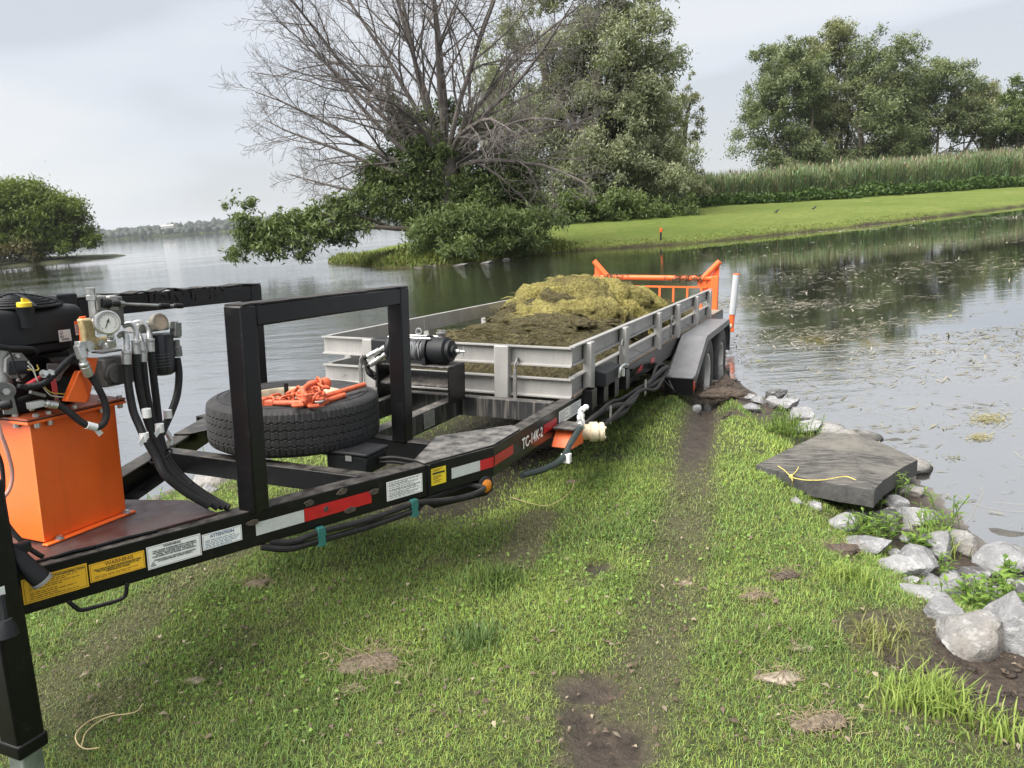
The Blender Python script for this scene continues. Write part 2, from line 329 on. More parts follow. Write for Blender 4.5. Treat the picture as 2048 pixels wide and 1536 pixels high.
def soil_mat():
    m, n, o = nodes_of('soil_and_thatch'); b = N(n, 'BsdfPrincipled', Roughness=0.9); n.links.new(b.outputs[0], o.inputs[0])
    vec = n.nodes.new('ShaderNodeTexCoord').outputs['Object']
    A = lambda nm: N(n, 'Attribute', attribute_name=nm).outputs['Fac']
    soil = mixc(n, ramp(n, noise(n, vec, 14, 7, .7), .36, .66), (0.032, 0.024, 0.018), (0.105, 0.078, 0.058))
    thatch = mixc(n, ramp(n, noise(n, vec, 30, 5), .35, .65), (0.035, 0.05, 0.013), (0.10, 0.11, 0.035))
    drygr = mixc(n, ramp(n, noise(n, vec, 45, 5), .35, .65), (0.045, 0.04, 0.022), (0.15, 0.13, 0.075))
    bed = mixc(n, ramp(n, noise(n, vec, 5, 5), .35, .65), (0.22, 0.20, 0.165), (0.36, 0.34, 0.30)); sz = n.nodes.new('ShaderNodeSeparateXYZ'); n.links.new(vec, sz.inputs[0]); bed = mixc(n, ramp(n, math_(n, 'MULTIPLY', sz.outputs['Z'], -1.0), .25, 1.1), bed, (0.035, 0.036, 0.026))
    c = mixc(n, math_(n, 'MULTIPLY', A('dry'), .9), thatch, drygr); c = mixc(n, A('bare'), c, soil); c = mixc(n, A('wet'), c, bed)
    n.links.new(c, b.inputs['Base Color'])
    n.links.new(ramp(n, A('bare'), 0, 1, (.92,)*3, (.55,)*3), b.inputs['Roughness'])
    bp = N(n, 'Bump', Strength=1.0, Distance=0.03); n.links.new(noise(n, vec, 55, 6, .7), bp.inputs['Height']); n.links.new(bp.outputs[0], b.inputs['Normal'])
    return m
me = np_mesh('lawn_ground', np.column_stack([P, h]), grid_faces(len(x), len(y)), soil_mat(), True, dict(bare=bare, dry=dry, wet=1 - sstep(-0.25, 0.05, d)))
tag(link('lawn_ground', me), kind='structure')

# ---- lake
def water_mat():
    m, n, o = nodes_of('lake_water'); vec = n.nodes.new('ShaderNodeTexCoord').outputs['Object']
    def mapped(sc, rot=0):
        d = n.nodes.new('ShaderNodeMapping'); d.inputs['Scale'].default_value = sc; d.inputs['Rotation'].default_value = (0, 0, rot); n.links.new(vec, d.inputs['Vector']); return d.outputs[0]
    sep = n.nodes.new('ShaderNodeSeparateXYZ'); n.links.new(vec, sep.inputs[0])
    # wind ripples out on the open lake, almost still water in the sheltered bay to the right
    open_ = ramp(n, math_(n, 'ADD', math_(n, 'MULTIPLY', sep.outputs['X'], -0.055), math_(n, 'ADD', math_(n, 'MULTIPLY', sep.outputs['Y'], 0.006), 0.25)), 0.05, 0.75, (0.035,)*3, (1,)*3)
    patch = ramp(n, noise(n, mapped((.10, .22, 1), .2), 1.0, 4), .35, .65, (0.25,)*3, (1,)*3)
    fine = noise(n, mapped((3.0, 7.5, 1), 0.25), 1.0, 5, .6); mid = noise(n, mapped((.55, 1.7, 1), 0.15), 1.0, 3)
    tiny = noise(n, mapped((14, 26, 1), 0.3), 1.0, 2)
    hgt = math_(n, 'ADD', math_(n, 'MULTIPLY', fine, 0.30), math_(n, 'MULTIPLY', mid, 0.9)); hgt = math_(n, 'ADD', hgt, math_(n, 'MULTIPLY', tiny, 0.05))
    bp = N(n, 'Bump', Distance=0.11); n.links.new(hgt, bp.inputs['Height'])
    calm = ramp(n, math_(n, 'MULTIPLY', sep.outputs['Y'], .01), .08, .60, (1,)*3, (.07,)*3)
    n.links.new(math_(n, 'MULTIPLY', math_(n, 'MULTIPLY', open_, patch), calm), bp.inputs['Strength'])
    fr = N(n, 'Fresnel', IOR=1.6); ff = math_(n, 'ADD', math_(n, 'MULTIPLY', fr.outputs[0], 0.47), 0.53)
    gl = N(n, 'BsdfGlossy', Roughness=0.015); gl.inputs['Color'].default_value = (1, 1, 1, 1); n.links.new(bp.outputs[0], gl.inputs['Normal'])
    tr = N(n, 'BsdfTransparent'); tr.inputs['Color'].default_value = (0.80, 0.81, 0.74, 1)
    df = N(n, 'BsdfDiffuse'); df.inputs['Color'].default_value = (0.060, 0.062, 0.052, 1)
    m1 = N(n, 'MixShader'); m1.inputs[0].default_value = 0.28; n.links.new(tr.outputs[0], m1.inputs[1]); n.links.new(df.outputs[0], m1.inputs[2])
    m2 = N(n, 'MixShader'); n.links.new(ff, m2.inputs[0]); n.links.new(m1.outputs[0], m2.inputs[1]); n.links.new(gl.outputs[0], m2.inputs[2])
    n.links.new(m2.outputs[0], o.inputs[0]); return m
xs = np.array([-6000, -1000, -200, -60, -20, 0, 20, 60, 200, 1000, 6000.]); ys = np.array([-200, -50, -10, 0, 10, 30, 80, 200, 800, 3000, 9000.])
X, Y = np.meshgrid(xs, ys)
tag(link('lake_water', np_mesh('lake_water', np.column_stack([X.ravel(), Y.ravel(), np.zeros(X.size)]), grid_faces(len(xs), len(ys)), water_mat())), kind='structure')
bedm = paint('lake_bed_mud', (0.035, 0.036, 0.024), 0.9, var=0.3, scale=0.4)
tag(link('lake_bed', np_mesh('lake_bed', np.column_stack([X.ravel(), Y.ravel(), np.full(X.size, -1.75)]), grid_faces(len(xs), len(ys)), bedm)), kind='structure')

# ---- the lawn bank across the bay, the spit with the dead tree at its tip
BANK = [(-8.2,36.5),(-7.3,34.6),(-6.3,32.8),(-4.8,30.0),(-2.9,28.4),(-0.6,28.9),(1.0,30.6),(2.6,31.5),(4.6,31.2),(7.6,30.8),(11,32.2),(15.3,34.1),(21,37.6),(28.3,42.3),(45,54),(80,80),(170,150),(170,400),(-10,400),(0,120),(-4,70),(-7.5,44)]
def bank_h(P):
    P = np.asarray(P, float); d = sdist(P, BANK); h = smin(0.20 + 0.052*np.clip(d, 0, 17), d*0.55, 0.15); h = np.where(d < 0, np.maximum(d*.35, -1.6), h)
    h = h + 0.55*np.exp(-(((P[:,0]+1.3)/3.6)**2 + ((P[:,1]-31.5)/2.6)**2)) * sstep(0, 1.5, d) + (vnoise(P, .5, 3)-.5)*.12*sstep(0, 2, d) + (vnoise(P, 2.5, 3)-.5)*.10*sstep(-.3, .4, d)
    return h, d
def on_bank(px, py):                              # where a sight line first meets the far lawn
    for z in np.linspace(1.45, .0, 240):
        g = ground(px, py, z)
        if float(bank_h(np.array([g[:2]]))[0][0]) >= z: return g
    return ground(px, py, .2)
x = np.concatenate([np.arange(-14, 32, .25), np.arange(32, 60, .7), np.arange(60, 175, 5)]); y = np.concatenate([np.arange(26, 46, .25), np.arange(46, 80, .7), np.arange(80, 410, 8)])
X, Y = np.meshgrid(x, y); P = np.stack([X.ravel(), Y.ravel()], 1); h, d = bank_h(P)
def lawn_far():
    m, n, o = nodes_of('far_mown_lawn'); b = N(n, 'BsdfPrincipled', Roughness=0.9); n.links.new(b.outputs[0], o.inputs[0]); b.inputs['Specular IOR Level'].default_value = .1
    vec = n.nodes.new('ShaderNodeTexCoord').outputs['Object']
    big = ramp(n, noise(n, vec, .18, 5), .35, .65); c = mixc(n, big, (0.125, 0.172, 0.038), (0.19, 0.222, 0.062))
    c = mixc(n, ramp(n, noise(n, vec, 2.2, 7, .8), .42, .66), c, (0.10, 0.14, 0.03)); c = mixc(n, ramp(n, noise(n, vec, 1.1, 4), .62, .8), c, (0.30, 0.29, 0.11))
    edge = N(n, 'Attribute', attribute_name='edge').outputs['Fac']; c = mixc(n, edge, c, (0.055, 0.045, 0.03))
    n.links.new(c, b.inputs['Base Color'])
    bp = N(n, 'Bump', Strength=1.0, Distance=0.12); n.links.new(noise(n, vec, 6, 6, .8), bp.inputs['Height']); n.links.new(bp.outputs[0], b.inputs['Normal']); return m
tag(link('far_lawn_bank', np_mesh('far_lawn_bank', np.column_stack([P, h]), grid_faces(len(x), len(y)), lawn_far(), True, dict(edge=1 - sstep(0.02, 0.35, d + (vnoise(P, 1.5, 2)-.5)*.4)))), kind='structure')
# bank under the leafy trees on the left
LB = [(-100,60),(-62,66),(-46,72),(-39.5,76),(-39,82),(-48,92),(-100,100)]
x = np.arange(-100, -34, 1.0); y = np.arange(58, 102, 1.0); X, Y = np.meshgrid(x, y); P = np.stack([X.ravel(), Y.ravel()], 1); d = sdist(P, LB)
h = np.where(d > 0, np.minimum(.15+.05*d, d*.4), d*.3) + (vnoise(P, .6, 3)-.5)*.3
tag(link('left_bank', np_mesh('left_bank', np.column_stack([P, h]), grid_faces(len(x), len(y)), paint('bank_scrub_soil', (0.05, 0.055, 0.025), .9, var=.4, scale=1), True)), kind='structure')
# low hills on the other side of the lake
x = np.arange(-1500, 700, 20.0); y = np.concatenate([np.arange(1000, 1400, 20), np.arange(1400, 3200, 100)]); X, Y = np.meshgrid(x, y); P = np.stack([X.ravel(), Y.ravel()], 1)
def hill_h(P): return np.where(P[:,1] < 1015, -1, np.minimum((P[:,1]-1015)*.03, 2 + (P[:,1]-1015)*.012) + sstep(1050, 1600, P[:,1])*14*vnoise(P, .004, 3))
tag(link('far_hills', np_mesh('far_hills', np.column_stack([P, hill_h(P)]), grid_faces(len(x), len(y)), paint('hay_field', (0.10, 0.13, 0.04), .9, var=.4, scale=.02), True)), kind='structure')

# ---------------------------------------------------------------- plant materials
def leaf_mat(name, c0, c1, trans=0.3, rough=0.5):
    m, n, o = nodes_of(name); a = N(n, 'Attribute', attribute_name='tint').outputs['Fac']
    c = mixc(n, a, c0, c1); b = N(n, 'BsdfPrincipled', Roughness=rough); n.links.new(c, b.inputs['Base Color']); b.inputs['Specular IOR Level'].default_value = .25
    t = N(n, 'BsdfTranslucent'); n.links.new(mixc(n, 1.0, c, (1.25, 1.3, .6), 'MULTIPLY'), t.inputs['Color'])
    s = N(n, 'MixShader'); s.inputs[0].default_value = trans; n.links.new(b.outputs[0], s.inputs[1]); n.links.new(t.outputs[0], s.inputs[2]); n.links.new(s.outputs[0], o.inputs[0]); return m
def blade_mat(name, trans=.3):
    m, n, o = nodes_of(name); c = N(n, 'Attribute', attribute_name='col').outputs['Color']
    b = N(n, 'BsdfPrincipled', Roughness=.55); n.links.new(c, b.inputs['Base Color']); b.inputs['Specular IOR Level'].default_value = .25
    t = N(n, 'BsdfTranslucent'); n.links.new(c, t.inputs['Color']); s = N(n, 'MixShader'); s.inputs[0].default_value = trans
    n.links.new(b.outputs[0], s.inputs[1]); n.links.new(t.outputs[0], s.inputs[2]); n.links.new(s.outputs[0], o.inputs[0]); return m
MAT['blade'] = blade_mat('grass_blade')
def unit(n): v = rng.normal(size=(n, 3)); return v / np.linalg.norm(v, axis=1, keepdims=True)
def leaf_quads(C, L, Wd, D=None, tint=None, fold=0.0):
    """kite-shaped leaves: C centres, L lengths, Wd widths, D directions; returns V, F, per-vertex tint"""
    n = len(C); D = unit(n) if D is None else D / (np.linalg.norm(D, axis=1, keepdims=True)+1e-9)
    S = np.cross(D, unit(n)); S /= np.linalg.norm(S, axis=1, keepdims=True)+1e-9
    L = np.broadcast_to(L, (n,))[:, None]; Wd = np.broadcast_to(Wd, (n,))[:, None]
    V = np.stack([C - D*L/2, C + S*Wd/2 - D*L*.05, C + D*L/2, C - S*Wd/2 - D*L*.05], 1).reshape(-1, 3)
    F = np.arange(4*n).reshape(n, 4); t = rng.random(n) if tint is None else tint
    return V, F, np.repeat(t, 4)
def blades(P, Z, length, width, lean, col, bend=0.6):
    """curved grass blades from base points; 5 vertices each -> quads + tips as degenerate-free quad/tri pairs (all quads)"""
    n = len(P); az = rng.random(n)*2*np.pi; dirx, diry = np.cos(az), np.sin(az)
    sx, sy = -diry, dirx; B = np.column_stack([P, Z]); ln = length[:, None]
    up = np.array([0, 0, 1.0]); dv = np.column_stack([dirx, diry, np.zeros(n)]); sv = np.column_stack([sx, sy, np.zeros(n)])
    l = lean[:, None]; mid = B + ln*.55*(up*np.cos(l*.5) + dv*np.sin(l*.5)); tip = mid + ln*.5*(up*np.cos(l*(1+bend)) + dv*np.sin(l*(1+bend)))
    w = width[:, None]
    V = np.stack([B - sv*w/2, B + sv*w/2, mid + sv*w*.42, mid - sv*w*.42, tip + sv*w*.06, tip - sv*w*.06], 1).reshape(-1, 3)
    i = np.arange(n)[:, None]*6; F = np.concatenate([i + [0,1,2,3], i + [3,2,4,5]], 1).reshape(-1, 4)
    return V, F, np.repeat(col, 6, 0)
def merge(parts):
    V, F, A = [], [], []; o = 0
    for v, f, a in parts: V.append(v); F.append(f + o); A.append(a); o += len(v)
    return np.concatenate(V), np.concatenate(F), np.concatenate(A)

# ---- turf: mown blades over the near lawn
def sample_turf(n, y0, y1):
    yy = y0 + (y1-y0)*rng.random(n); xx = -3.4 + 5.9*rng.random(n); P = np.stack([xx, yy], 1)
    h, bare, dry, d = land(P); px, py, dz = to_px(np.column_stack([P, h]))
    ok = (d > .10) & (px > -420) & (px < 2450) & (py < 1800)
    return P[ok], h[ok], bare[ok], dry[ok], d[ok]
parts = []
for y0, y1, n, wm in ((1.35, 2.3, 160000, .62), (2.3, 3.2, 160000, .75), (3.2, 4.6, 150000, 1.0), (4.6, 8.2, 120000, 1.4)):
    P, h, bare, dry, d = sample_turf(n, y0, y1); k = len(P)
    low = vnoise(P, 1.1, 3); mid = vnoise(P + 9, 5.0, 2); tuft = sstep(.58, .75, vnoise(P + 31, 2.6, 2))
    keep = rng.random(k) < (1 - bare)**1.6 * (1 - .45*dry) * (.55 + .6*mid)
    P, h, bare, dry, d, low, mid, tuft = [a[keep] for a in (P, h, bare, dry, d, low, mid, tuft)]; k = len(P)
    edge = np.exp(-((d-.45)/.35)**2)
    tr = tsu_xy(P); sh = np.exp(-((tr[:,1]-1.75)/.5)**2)*0
    pd = sstep(.60, .78, vnoise(P + 77, 3.4, 3)); dry = np.maximum(dry, pd*.75)
    ln = (.018 + .020*rng.random(k)**1.5) * (1 + .4*tuft) * (1 - .45*dry) * (1 + .9*edge*rng.random(k)) * (1 + .15*(wm-1))
    wd = (.0022 + .0020*rng.random(k)) * wm * (1 + .25*tuft); lean = .35 + 1.0*rng.random(k) + .5*dry
    g = np.stack([.165 + .10*rng.random(k), .255 + .10*rng.random(k), .05 + .05*rng.random(k)], 1)
    yel = np.clip((low-.42)*2.6, 0, 1)[:, None]; g = g*(1 - .25*yel) + np.array([.33, .39, .085])*yel*.7
    blu = tuft[:, None]*.5; g = g*(1-blu) + np.array([.10, .165, .045])*blu
    br = rng.random((k, 1)); tan = np.array([.23, .19, .11])*(.5 + .8*br); mixd = (np.clip(dry*1.0 + .05, 0, 1)*(rng.random(k) < .25 + .55*dry))[:, None]
    g = g*(1-mixd) + tan*mixd; ol = (dry*.6)[:, None]; g = g*(1-ol) + np.array([.15, .145, .075])*ol
    g = g*(.55 + .75*rng.random((k, 1))); parts.append(blades(P, h - .004, ln, wd, lean, g))
# broad low lawn weeds (clover, plantain) between the blades
P, h, bare, dry, d = sample_turf(22000, 1.4, 5.5); cl = sstep(.56, .7, vnoise(P + 55, 2.3, 2)); keep = rng.random(len(P)) < cl*(1-bare)*(1-.7*dry)*.9
P, h = P[keep], h[keep]; k = len(P); C3 = np.column_stack([P, h + .012 + .018*rng.random(k)]); D = unit(k); D[:,2] = np.abs(D[:,2])*.35
V, F, t = leaf_quads(C3, .010 + .013*rng.random(k), .008 + .008*rng.random(k), D)
g = np.stack([.15 + .08*t, .27 + .08*t, .05 + .03*t], 1); parts.append((V, F, g))
V, F, A = merge(parts)
tag(link('turf', np_mesh('turf', V, F, MAT['blade'], False, dict(col=A))), 'short mown green turf covering the near strip of land', 'grass', kind='stuff')
def rock_mesh(rx, ry, rz, seed, cuts=9, sub=4):
    rr = np.random.default_rng(seed); bm = bmesh.new(); bmesh.ops.create_icosphere(bm, subdivisions=sub, radius=1.0); V = np.array([v.co[:] for v in bm.verts]); F = np.array([[v.index for v in f.verts] for f in bm.faces]); bm.free()
    for _ in range(cuts):
        n = rr.normal(size=3); n /= np.linalg.norm(n); d = .42 + .36*rr.random(); s = V @ n; k = s > d; V[k] -= np.outer(s[k]-d, n)*.93
    V *= (1 + .22*(vnoise(V + seed, 1.6, 3)-.5) + .12*(vnoise(V + seed*2, 5, 3)-.5) + .05*(vnoise(V + seed*3, 13, 2)-.5))[:, None]; V = V/np.abs(V).max(0)*[rx, ry, rz]; return V, F
# ================================================================ trees, reeds and scrub beyond the water
BARK = paint('tree_bark', (0.075, 0.062, 0.05), .9, var=.35, scale=3, bump=.4, bscale=12)
DEADBARK = paint('dead_grey_bark', (0.125, 0.11, 0.10), .9, var=.4, scale=2.5, bump=.3, bscale=12)
MAT['willow'] = leaf_mat('willow_leaf', (0.145, 0.168, 0.10), (0.31, 0.335, 0.215), .25)
MAT['willow2'] = leaf_mat('yellowing_willow_leaf', (0.13, 0.142, 0.082), (0.30, 0.31, 0.19), .25)
MAT['roww'] = leaf_mat('row_tree_leaf', (0.06, 0.082, 0.038), (0.20, 0.235, 0.115), .25); MAT['roww2'] = leaf_mat('pale_row_tree_leaf', (0.085, 0.10, 0.045), (0.26, 0.275, 0.14), .25)
MAT['darkleaf'] = leaf_mat('dark_undergrowth_leaf', (0.045, 0.068, 0.026), (0.145, 0.195, 0.068), .25)
MAT['midleaf'] = leaf_mat('mid_green_leaf', (0.045, 0.066, 0.022), (0.14, 0.175, 0.06), .28)
MAT['limeleaf'] = leaf_mat('bright_bank_leaf', (0.045, 0.07, 0.014), (0.145, 0.19, 0.045), .3)
MAT['weedleaf'] = leaf_mat('fresh_weed_leaf', (0.085, 0.16, 0.025), (0.20, 0.30, 0.06), .3)
MAT['reed'] = blade_mat('reed_blade', .25)
def limb(p, q, r0, r1, n=5, sag=0.0, wob=.05, seed=0):
    p, q = np.asarray(p, float), np.asarray(q, float); L = np.linalg.norm(q-p); o = []; rs = []
    rr = np.random.default_rng(seed); a = rr.normal(size=3)*wob*L
    for i in range(n+1):
        t = i/n; o.append(p + (q-p)*t + np.array([0, 0, sag*L])*math.sin(math.pi*t) + a*math.sin(math.pi*t)*.6 + rr.normal(size=3)*wob*L*.12*(0 < i < n)); rs.append(r0 + (r1-r0)*t)
    return o, rs
def leafy_tree(name, label, cat, base, trunk_r, blobs, nclump, nleaf, leafL, leafW, mat, bark=BARK, group=None, trunks=None, clump_r=.16, droop=0.0, hollow=.35, nlimb=26, tintbias=0.0):
    """blobs: ellipsoids (cx, cy, cz, rx, ry, rz) relative to base; leaves gathered in clumps on and in them"""
    base = np.asarray(base, float); t = Rig(name, label, cat, base, group=group); B = np.array(blobs, float)
    vol = (B[:,3]*B[:,4]*B[:,5])**.72; pick = rng.choice(len(B), nclump, p=vol/vol.sum())
    u = unit(nclump); rad = (hollow + (1.14-hollow)*rng.random(nclump)**.6)[:, None]; u[:,2] = np.where(u[:,2] < -.6, -u[:,2], u[:,2])
    cen = B[pick,:3] + u*rad*B[pick,3:]; size = clump_r*(B[pick,3]*B[pick,4]*B[pick,5])**(1/3)*(.6 + .9*rng.random(nclump))
    ci = rng.choice(nclump, nleaf, p=size**1.6/(size**1.6).sum()); g = rng.normal(size=(nleaf, 3)); g[:,2] *= .8
    pos = cen[ci] + g*size[ci][:, None]*.62
    if droop: pos[:,2] -= droop*np.abs(g[:,0])*size[ci]
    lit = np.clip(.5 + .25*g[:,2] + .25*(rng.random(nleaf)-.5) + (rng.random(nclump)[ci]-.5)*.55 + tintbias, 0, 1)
    D = unit(nleaf); D[:,2] -= .35 + droop
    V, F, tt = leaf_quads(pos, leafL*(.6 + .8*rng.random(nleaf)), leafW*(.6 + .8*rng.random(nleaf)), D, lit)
    # limbs first, so the crown hangs on them
    mb = MB(); trunks = trunks or [((0, 0, -.3), tuple(B[:, :3].mean(0)*[1, 1, .8]))]
    for i, (a, b) in enumerate(trunks):
        o, rs = limb(np.array(a)+base, np.array(b)+base, trunk_r, trunk_r*.35, 7, 0, .05, i+3); mb.tube(o, rs, 8)
    big = np.argsort(-size)[:nlimb]
    for i in big:
        k = rng.integers(len(trunks)); a, b = np.array(trunks[k][0], float), np.array(trunks[k][1], float); f = .25 + .65*rng.random()
        o, rs = limb(a + (b-a)*f + base, cen[i] + base, trunk_r*.34, trunk_r*.06, 6, .06, .07, int(i)); mb.tube(o, rs, 5)
    t.part('trunk', mb, bark)
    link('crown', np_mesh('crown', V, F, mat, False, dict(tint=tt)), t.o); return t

# ---- the bare tree at the tip of the spit
TB = np.array([-2.0, 31.2, 0.75])
dead = Rig('bare_tree', 'large leafless grey tree spreading its bare branches over the tip of the spit', 'tree', TB)
mb = MB(); tw = MB(); r2 = np.random.default_rng(21)
def grow(p, d, L, r, lev, droop):
    n = (9, 6, 4, 3)[lev]; pts = [p]; rs = [r]; d = nrm(d); q = p.copy()
    for i in range(n):
        d = nrm(d + r2.normal(size=3)*(.07, .12, .17, .2)[lev] + np.array([0, 0, droop])); q = q + d*L/n; pts.append(q); rs.append(max(r*(1 - .82*(i+1)/n), (.012, .008, .006, .005)[lev]))
    (mb if lev < 2 else tw).tube(pts, rs, (7, 5, 3, 3)[lev], cap=False)
    if lev == 3: return
    kids = (13, 9, 4)[lev]
    for j in range(kids):
        f = (.16, .12, .15)[lev] + (.84, .86, .85)[lev]*(j + r2.random())/kids; i = min(int(f*n), n-1); a = pts[i] + (pts[i+1]-pts[i])*(f*n-i); dd = nrm(pts[i+1]-pts[i])
        sd = np.cross(dd, r2.normal(size=3)); sd = nrm(sd); ang = (.75, .8, .8)[lev]*(.65 + .6*r2.random())
        grow(a, dd*math.cos(ang) + sd*math.sin(ang) + np.array([0, 0, .05]), L*(.42, .48, .5)[lev]*(1.25 - .75*f)*(.7 + .6*r2.random()), max(rs[i]*.5, .008), lev+1, droop*(.5 if lev == 0 else .3) + (.02 if lev else 0))
o, rs = limb(TB + [0, 0, -.6], TB + [.2, 0, 3.2], .42, .34, 6, 0, .02, 5); mb.tube(o, rs, 10)
# main limbs: (lateral tilt from vertical, depth tilt, length, height where they leave the trunk, droop)
for a, b, L, z0, dr in ((-84, .2, 7.0, 2.2, .02), (-66, .4, 8.4, 2.5, .03), (-72, .1, 7.8, 2.2, .02), (-60, -.3, 8.0, 2.6, .035), (-50, .3, 8.8, 2.9, .03), (-38, -.2, 10.4, 3.0, .015), (-28, .3, 11, 3.1, 0), (-17, -.3, 11.4, 3.2, 0), (-8, .3, 12, 3.2, 0), (1, -.1, 12, 3.2, 0), (9, .4, 11.6, 3.2, 0), (19, -.3, 11.3, 3.1, 0),
                        (30, .2, 10.6, 3.0, .0), (43, -.3, 8.2, 2.9, -.02), (56, .1, 6.8, 2.8, -.04), (66, -.5, 6.4, 2.7, -.10), (50, -.8, 5.8, 2.9, -.15), (30, -1.0, 5.4, 3.0, -.17), (-20, -1.0, 5.2, 3.0, -.12)):
    d = np.array([math.sin(R(a)), b*.5, math.cos(R(a))]); grow(TB + np.array([.1*(a/40), 0, z0]), d, L*.93, .115, 0, dr)
dead.part('trunk_and_limbs', mb, DEADBARK); dead.part('twigs', tw, DEADBARK)

# green growth in and round it: climbing leaves up the trunk, shrubs at the foot, a leafy bough out over the water
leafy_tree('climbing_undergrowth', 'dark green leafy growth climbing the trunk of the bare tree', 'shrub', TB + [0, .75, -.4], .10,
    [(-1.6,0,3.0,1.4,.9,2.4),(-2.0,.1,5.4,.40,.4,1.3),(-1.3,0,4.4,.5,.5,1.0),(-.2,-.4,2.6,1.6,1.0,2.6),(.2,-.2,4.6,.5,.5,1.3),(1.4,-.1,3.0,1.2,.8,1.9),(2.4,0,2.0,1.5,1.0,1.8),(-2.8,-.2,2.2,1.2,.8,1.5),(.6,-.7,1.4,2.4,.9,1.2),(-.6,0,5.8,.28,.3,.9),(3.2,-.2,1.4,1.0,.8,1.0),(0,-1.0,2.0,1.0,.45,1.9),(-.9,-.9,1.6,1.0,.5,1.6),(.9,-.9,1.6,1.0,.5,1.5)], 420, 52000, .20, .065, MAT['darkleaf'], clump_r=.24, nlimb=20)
leafy_tree('shore_shrub', 'dark willow shrub at the water under the bare tree', 'shrub', TB + [.6, -1.6, -.7], .07,
    [(-1.0,0,.8,1.2,.8,.9),(.4,-.2,.9,1.4,.8,1.0),(1.9,0,.8,1.2,.8,.9),(3.1,.2,.7,1.0,.7,.8)], 120, 13000, .22, .05, MAT['darkleaf'], clump_r=.28, nlimb=12, tintbias=.12)
leafy_tree('overhanging_bough', 'leafy green bough reaching low over the lake left of the bare tree', 'branch', TB + [-.9, -.5, .3], .13,
    [(-3.0,-.4,.7,1.3,.7,1.0),(-4.4,-.6,.5,1.3,.7,.9),(-5.6,-.6,.2,1.2,.7,.9),(-6.7,-.6,.2,1.1,.6,1.0),(-6.9,-.5,1.5,.6,.45,.7),(-7.5,-.6,-.3,.5,.4,.4),(-5.2,-.5,1.0,.45,.4,.5),(-3.4,-.3,1.4,.5,.5,.5),(-1.9,-.2,1.2,.8,.6,.9),(-4.9,-.6,-.5,.7,.5,.35)], 230, 12500, .24, .06, MAT['darkleaf'], clump_r=.24, hollow=.15, tintbias=.12,
    trunks=[((0,0,.2),(-3.2,-.4,.6)),((-3.0,-.4,.6),(-6.4,-.6,.5))], nlimb=26)
# ---- willows behind the bare tree
leafy_tree('big_willow', 'tallest grey green willow behind the bare tree at the lawn edge', 'tree', (5.2, 47, .95), .55,
    [(-1.5,0,4.0,3.6,3,3.2),(-2.6,0,8.5,3.0,2.4,2.8),(1.5,0,8.0,3.4,2.8,3.4),(.2,0,12.2,2.6,2,2.6),(2.9,0,11.4,2.1,1.9,2.1),(4.2,.3,12.4,1.5,1.4,1.3),(4.0,.2,9.6,1.6,1.5,1.5),(3.2,0,14.6,1.2,1.1,1.2),(-2.8,0,12.2,1.6,1.5,1.8),(-.8,0,15.2,2.0,1.6,1.6),(2.8,0,5.0,3.0,2.6,2.8),(1.8,0,15.0,1.4,1.3,1.5),(4.6,0,7.5,1.8,1.8,2.2),(-.4,-1.6,2.0,3.4,2,1.9),(4.2,-1.2,2.2,2.4,2,2.0),(-4.6,0,6.0,2.0,2,2.6)], 640, 115000, .25, .075, MAT['willow'], clump_r=.18, droop=.25,
    trunks=[((0,0,-.4),(.4,0,11)),((0,0,.6),(3.6,0,10.5)),((-.3,0,.4),(-2.2,0,10))], nlimb=44)
leafy_tree('slender_willow', 'pale slender willow at the right end of the clump behind the bare tree', 'tree', (11.6, 52, .8), .24,
    [(-.6,0,3.0,1.7,1.5,2.6),(-1.0,0,7.6,1.0,1,1.7),(.9,0,6.2,.9,.8,1.6),(-1.5,0,5.2,1.2,1.1,1.6),(1.5,0,4.4,.75,.7,1.0),(.6,0,2.0,1.4,1.2,1.7),(1.5,0,8.3,.6,.55,.9)], 140, 20000, .24, .07, MAT['willow2'], clump_r=.24, droop=.2,
    trunks=[((0,0,-.4),(-.8,0,7)),((.2,0,.2),(1.2,0,7))], nlimb=26)
leafy_tree('round_willow', 'rounded dense willow between the tallest willow and the slender one', 'tree', (8.6, 49.5, .8), .3,
    [(0,0,3.0,2.6,2.2,2.6),(.4,0,6.4,2.0,1.8,2.0),(-1.0,0,5.0,2.0,1.8,2.0),(1.2,-.6,1.8,1.8,1.4,1.5)], 190, 34000, .25, .075, MAT['willow'], clump_r=.24, droop=.25, nlimb=18)
leafy_tree('lawn_edge_shrub', 'low dark shrub where the willows meet the far lawn', 'shrub', (6.0, 43.5, .6), .06,
    [(-1.4,0,.8,1.4,.9,1.0),(.6,0,.7,1.4,.9,.9),(2.6,.6,.6,1.3,.9,.8),(4.4,1.2,.5,1.2,.8,.7)], 90, 8000, .24, .08, MAT['darkleaf'], clump_r=.3, nlimb=8, tintbias=.1)
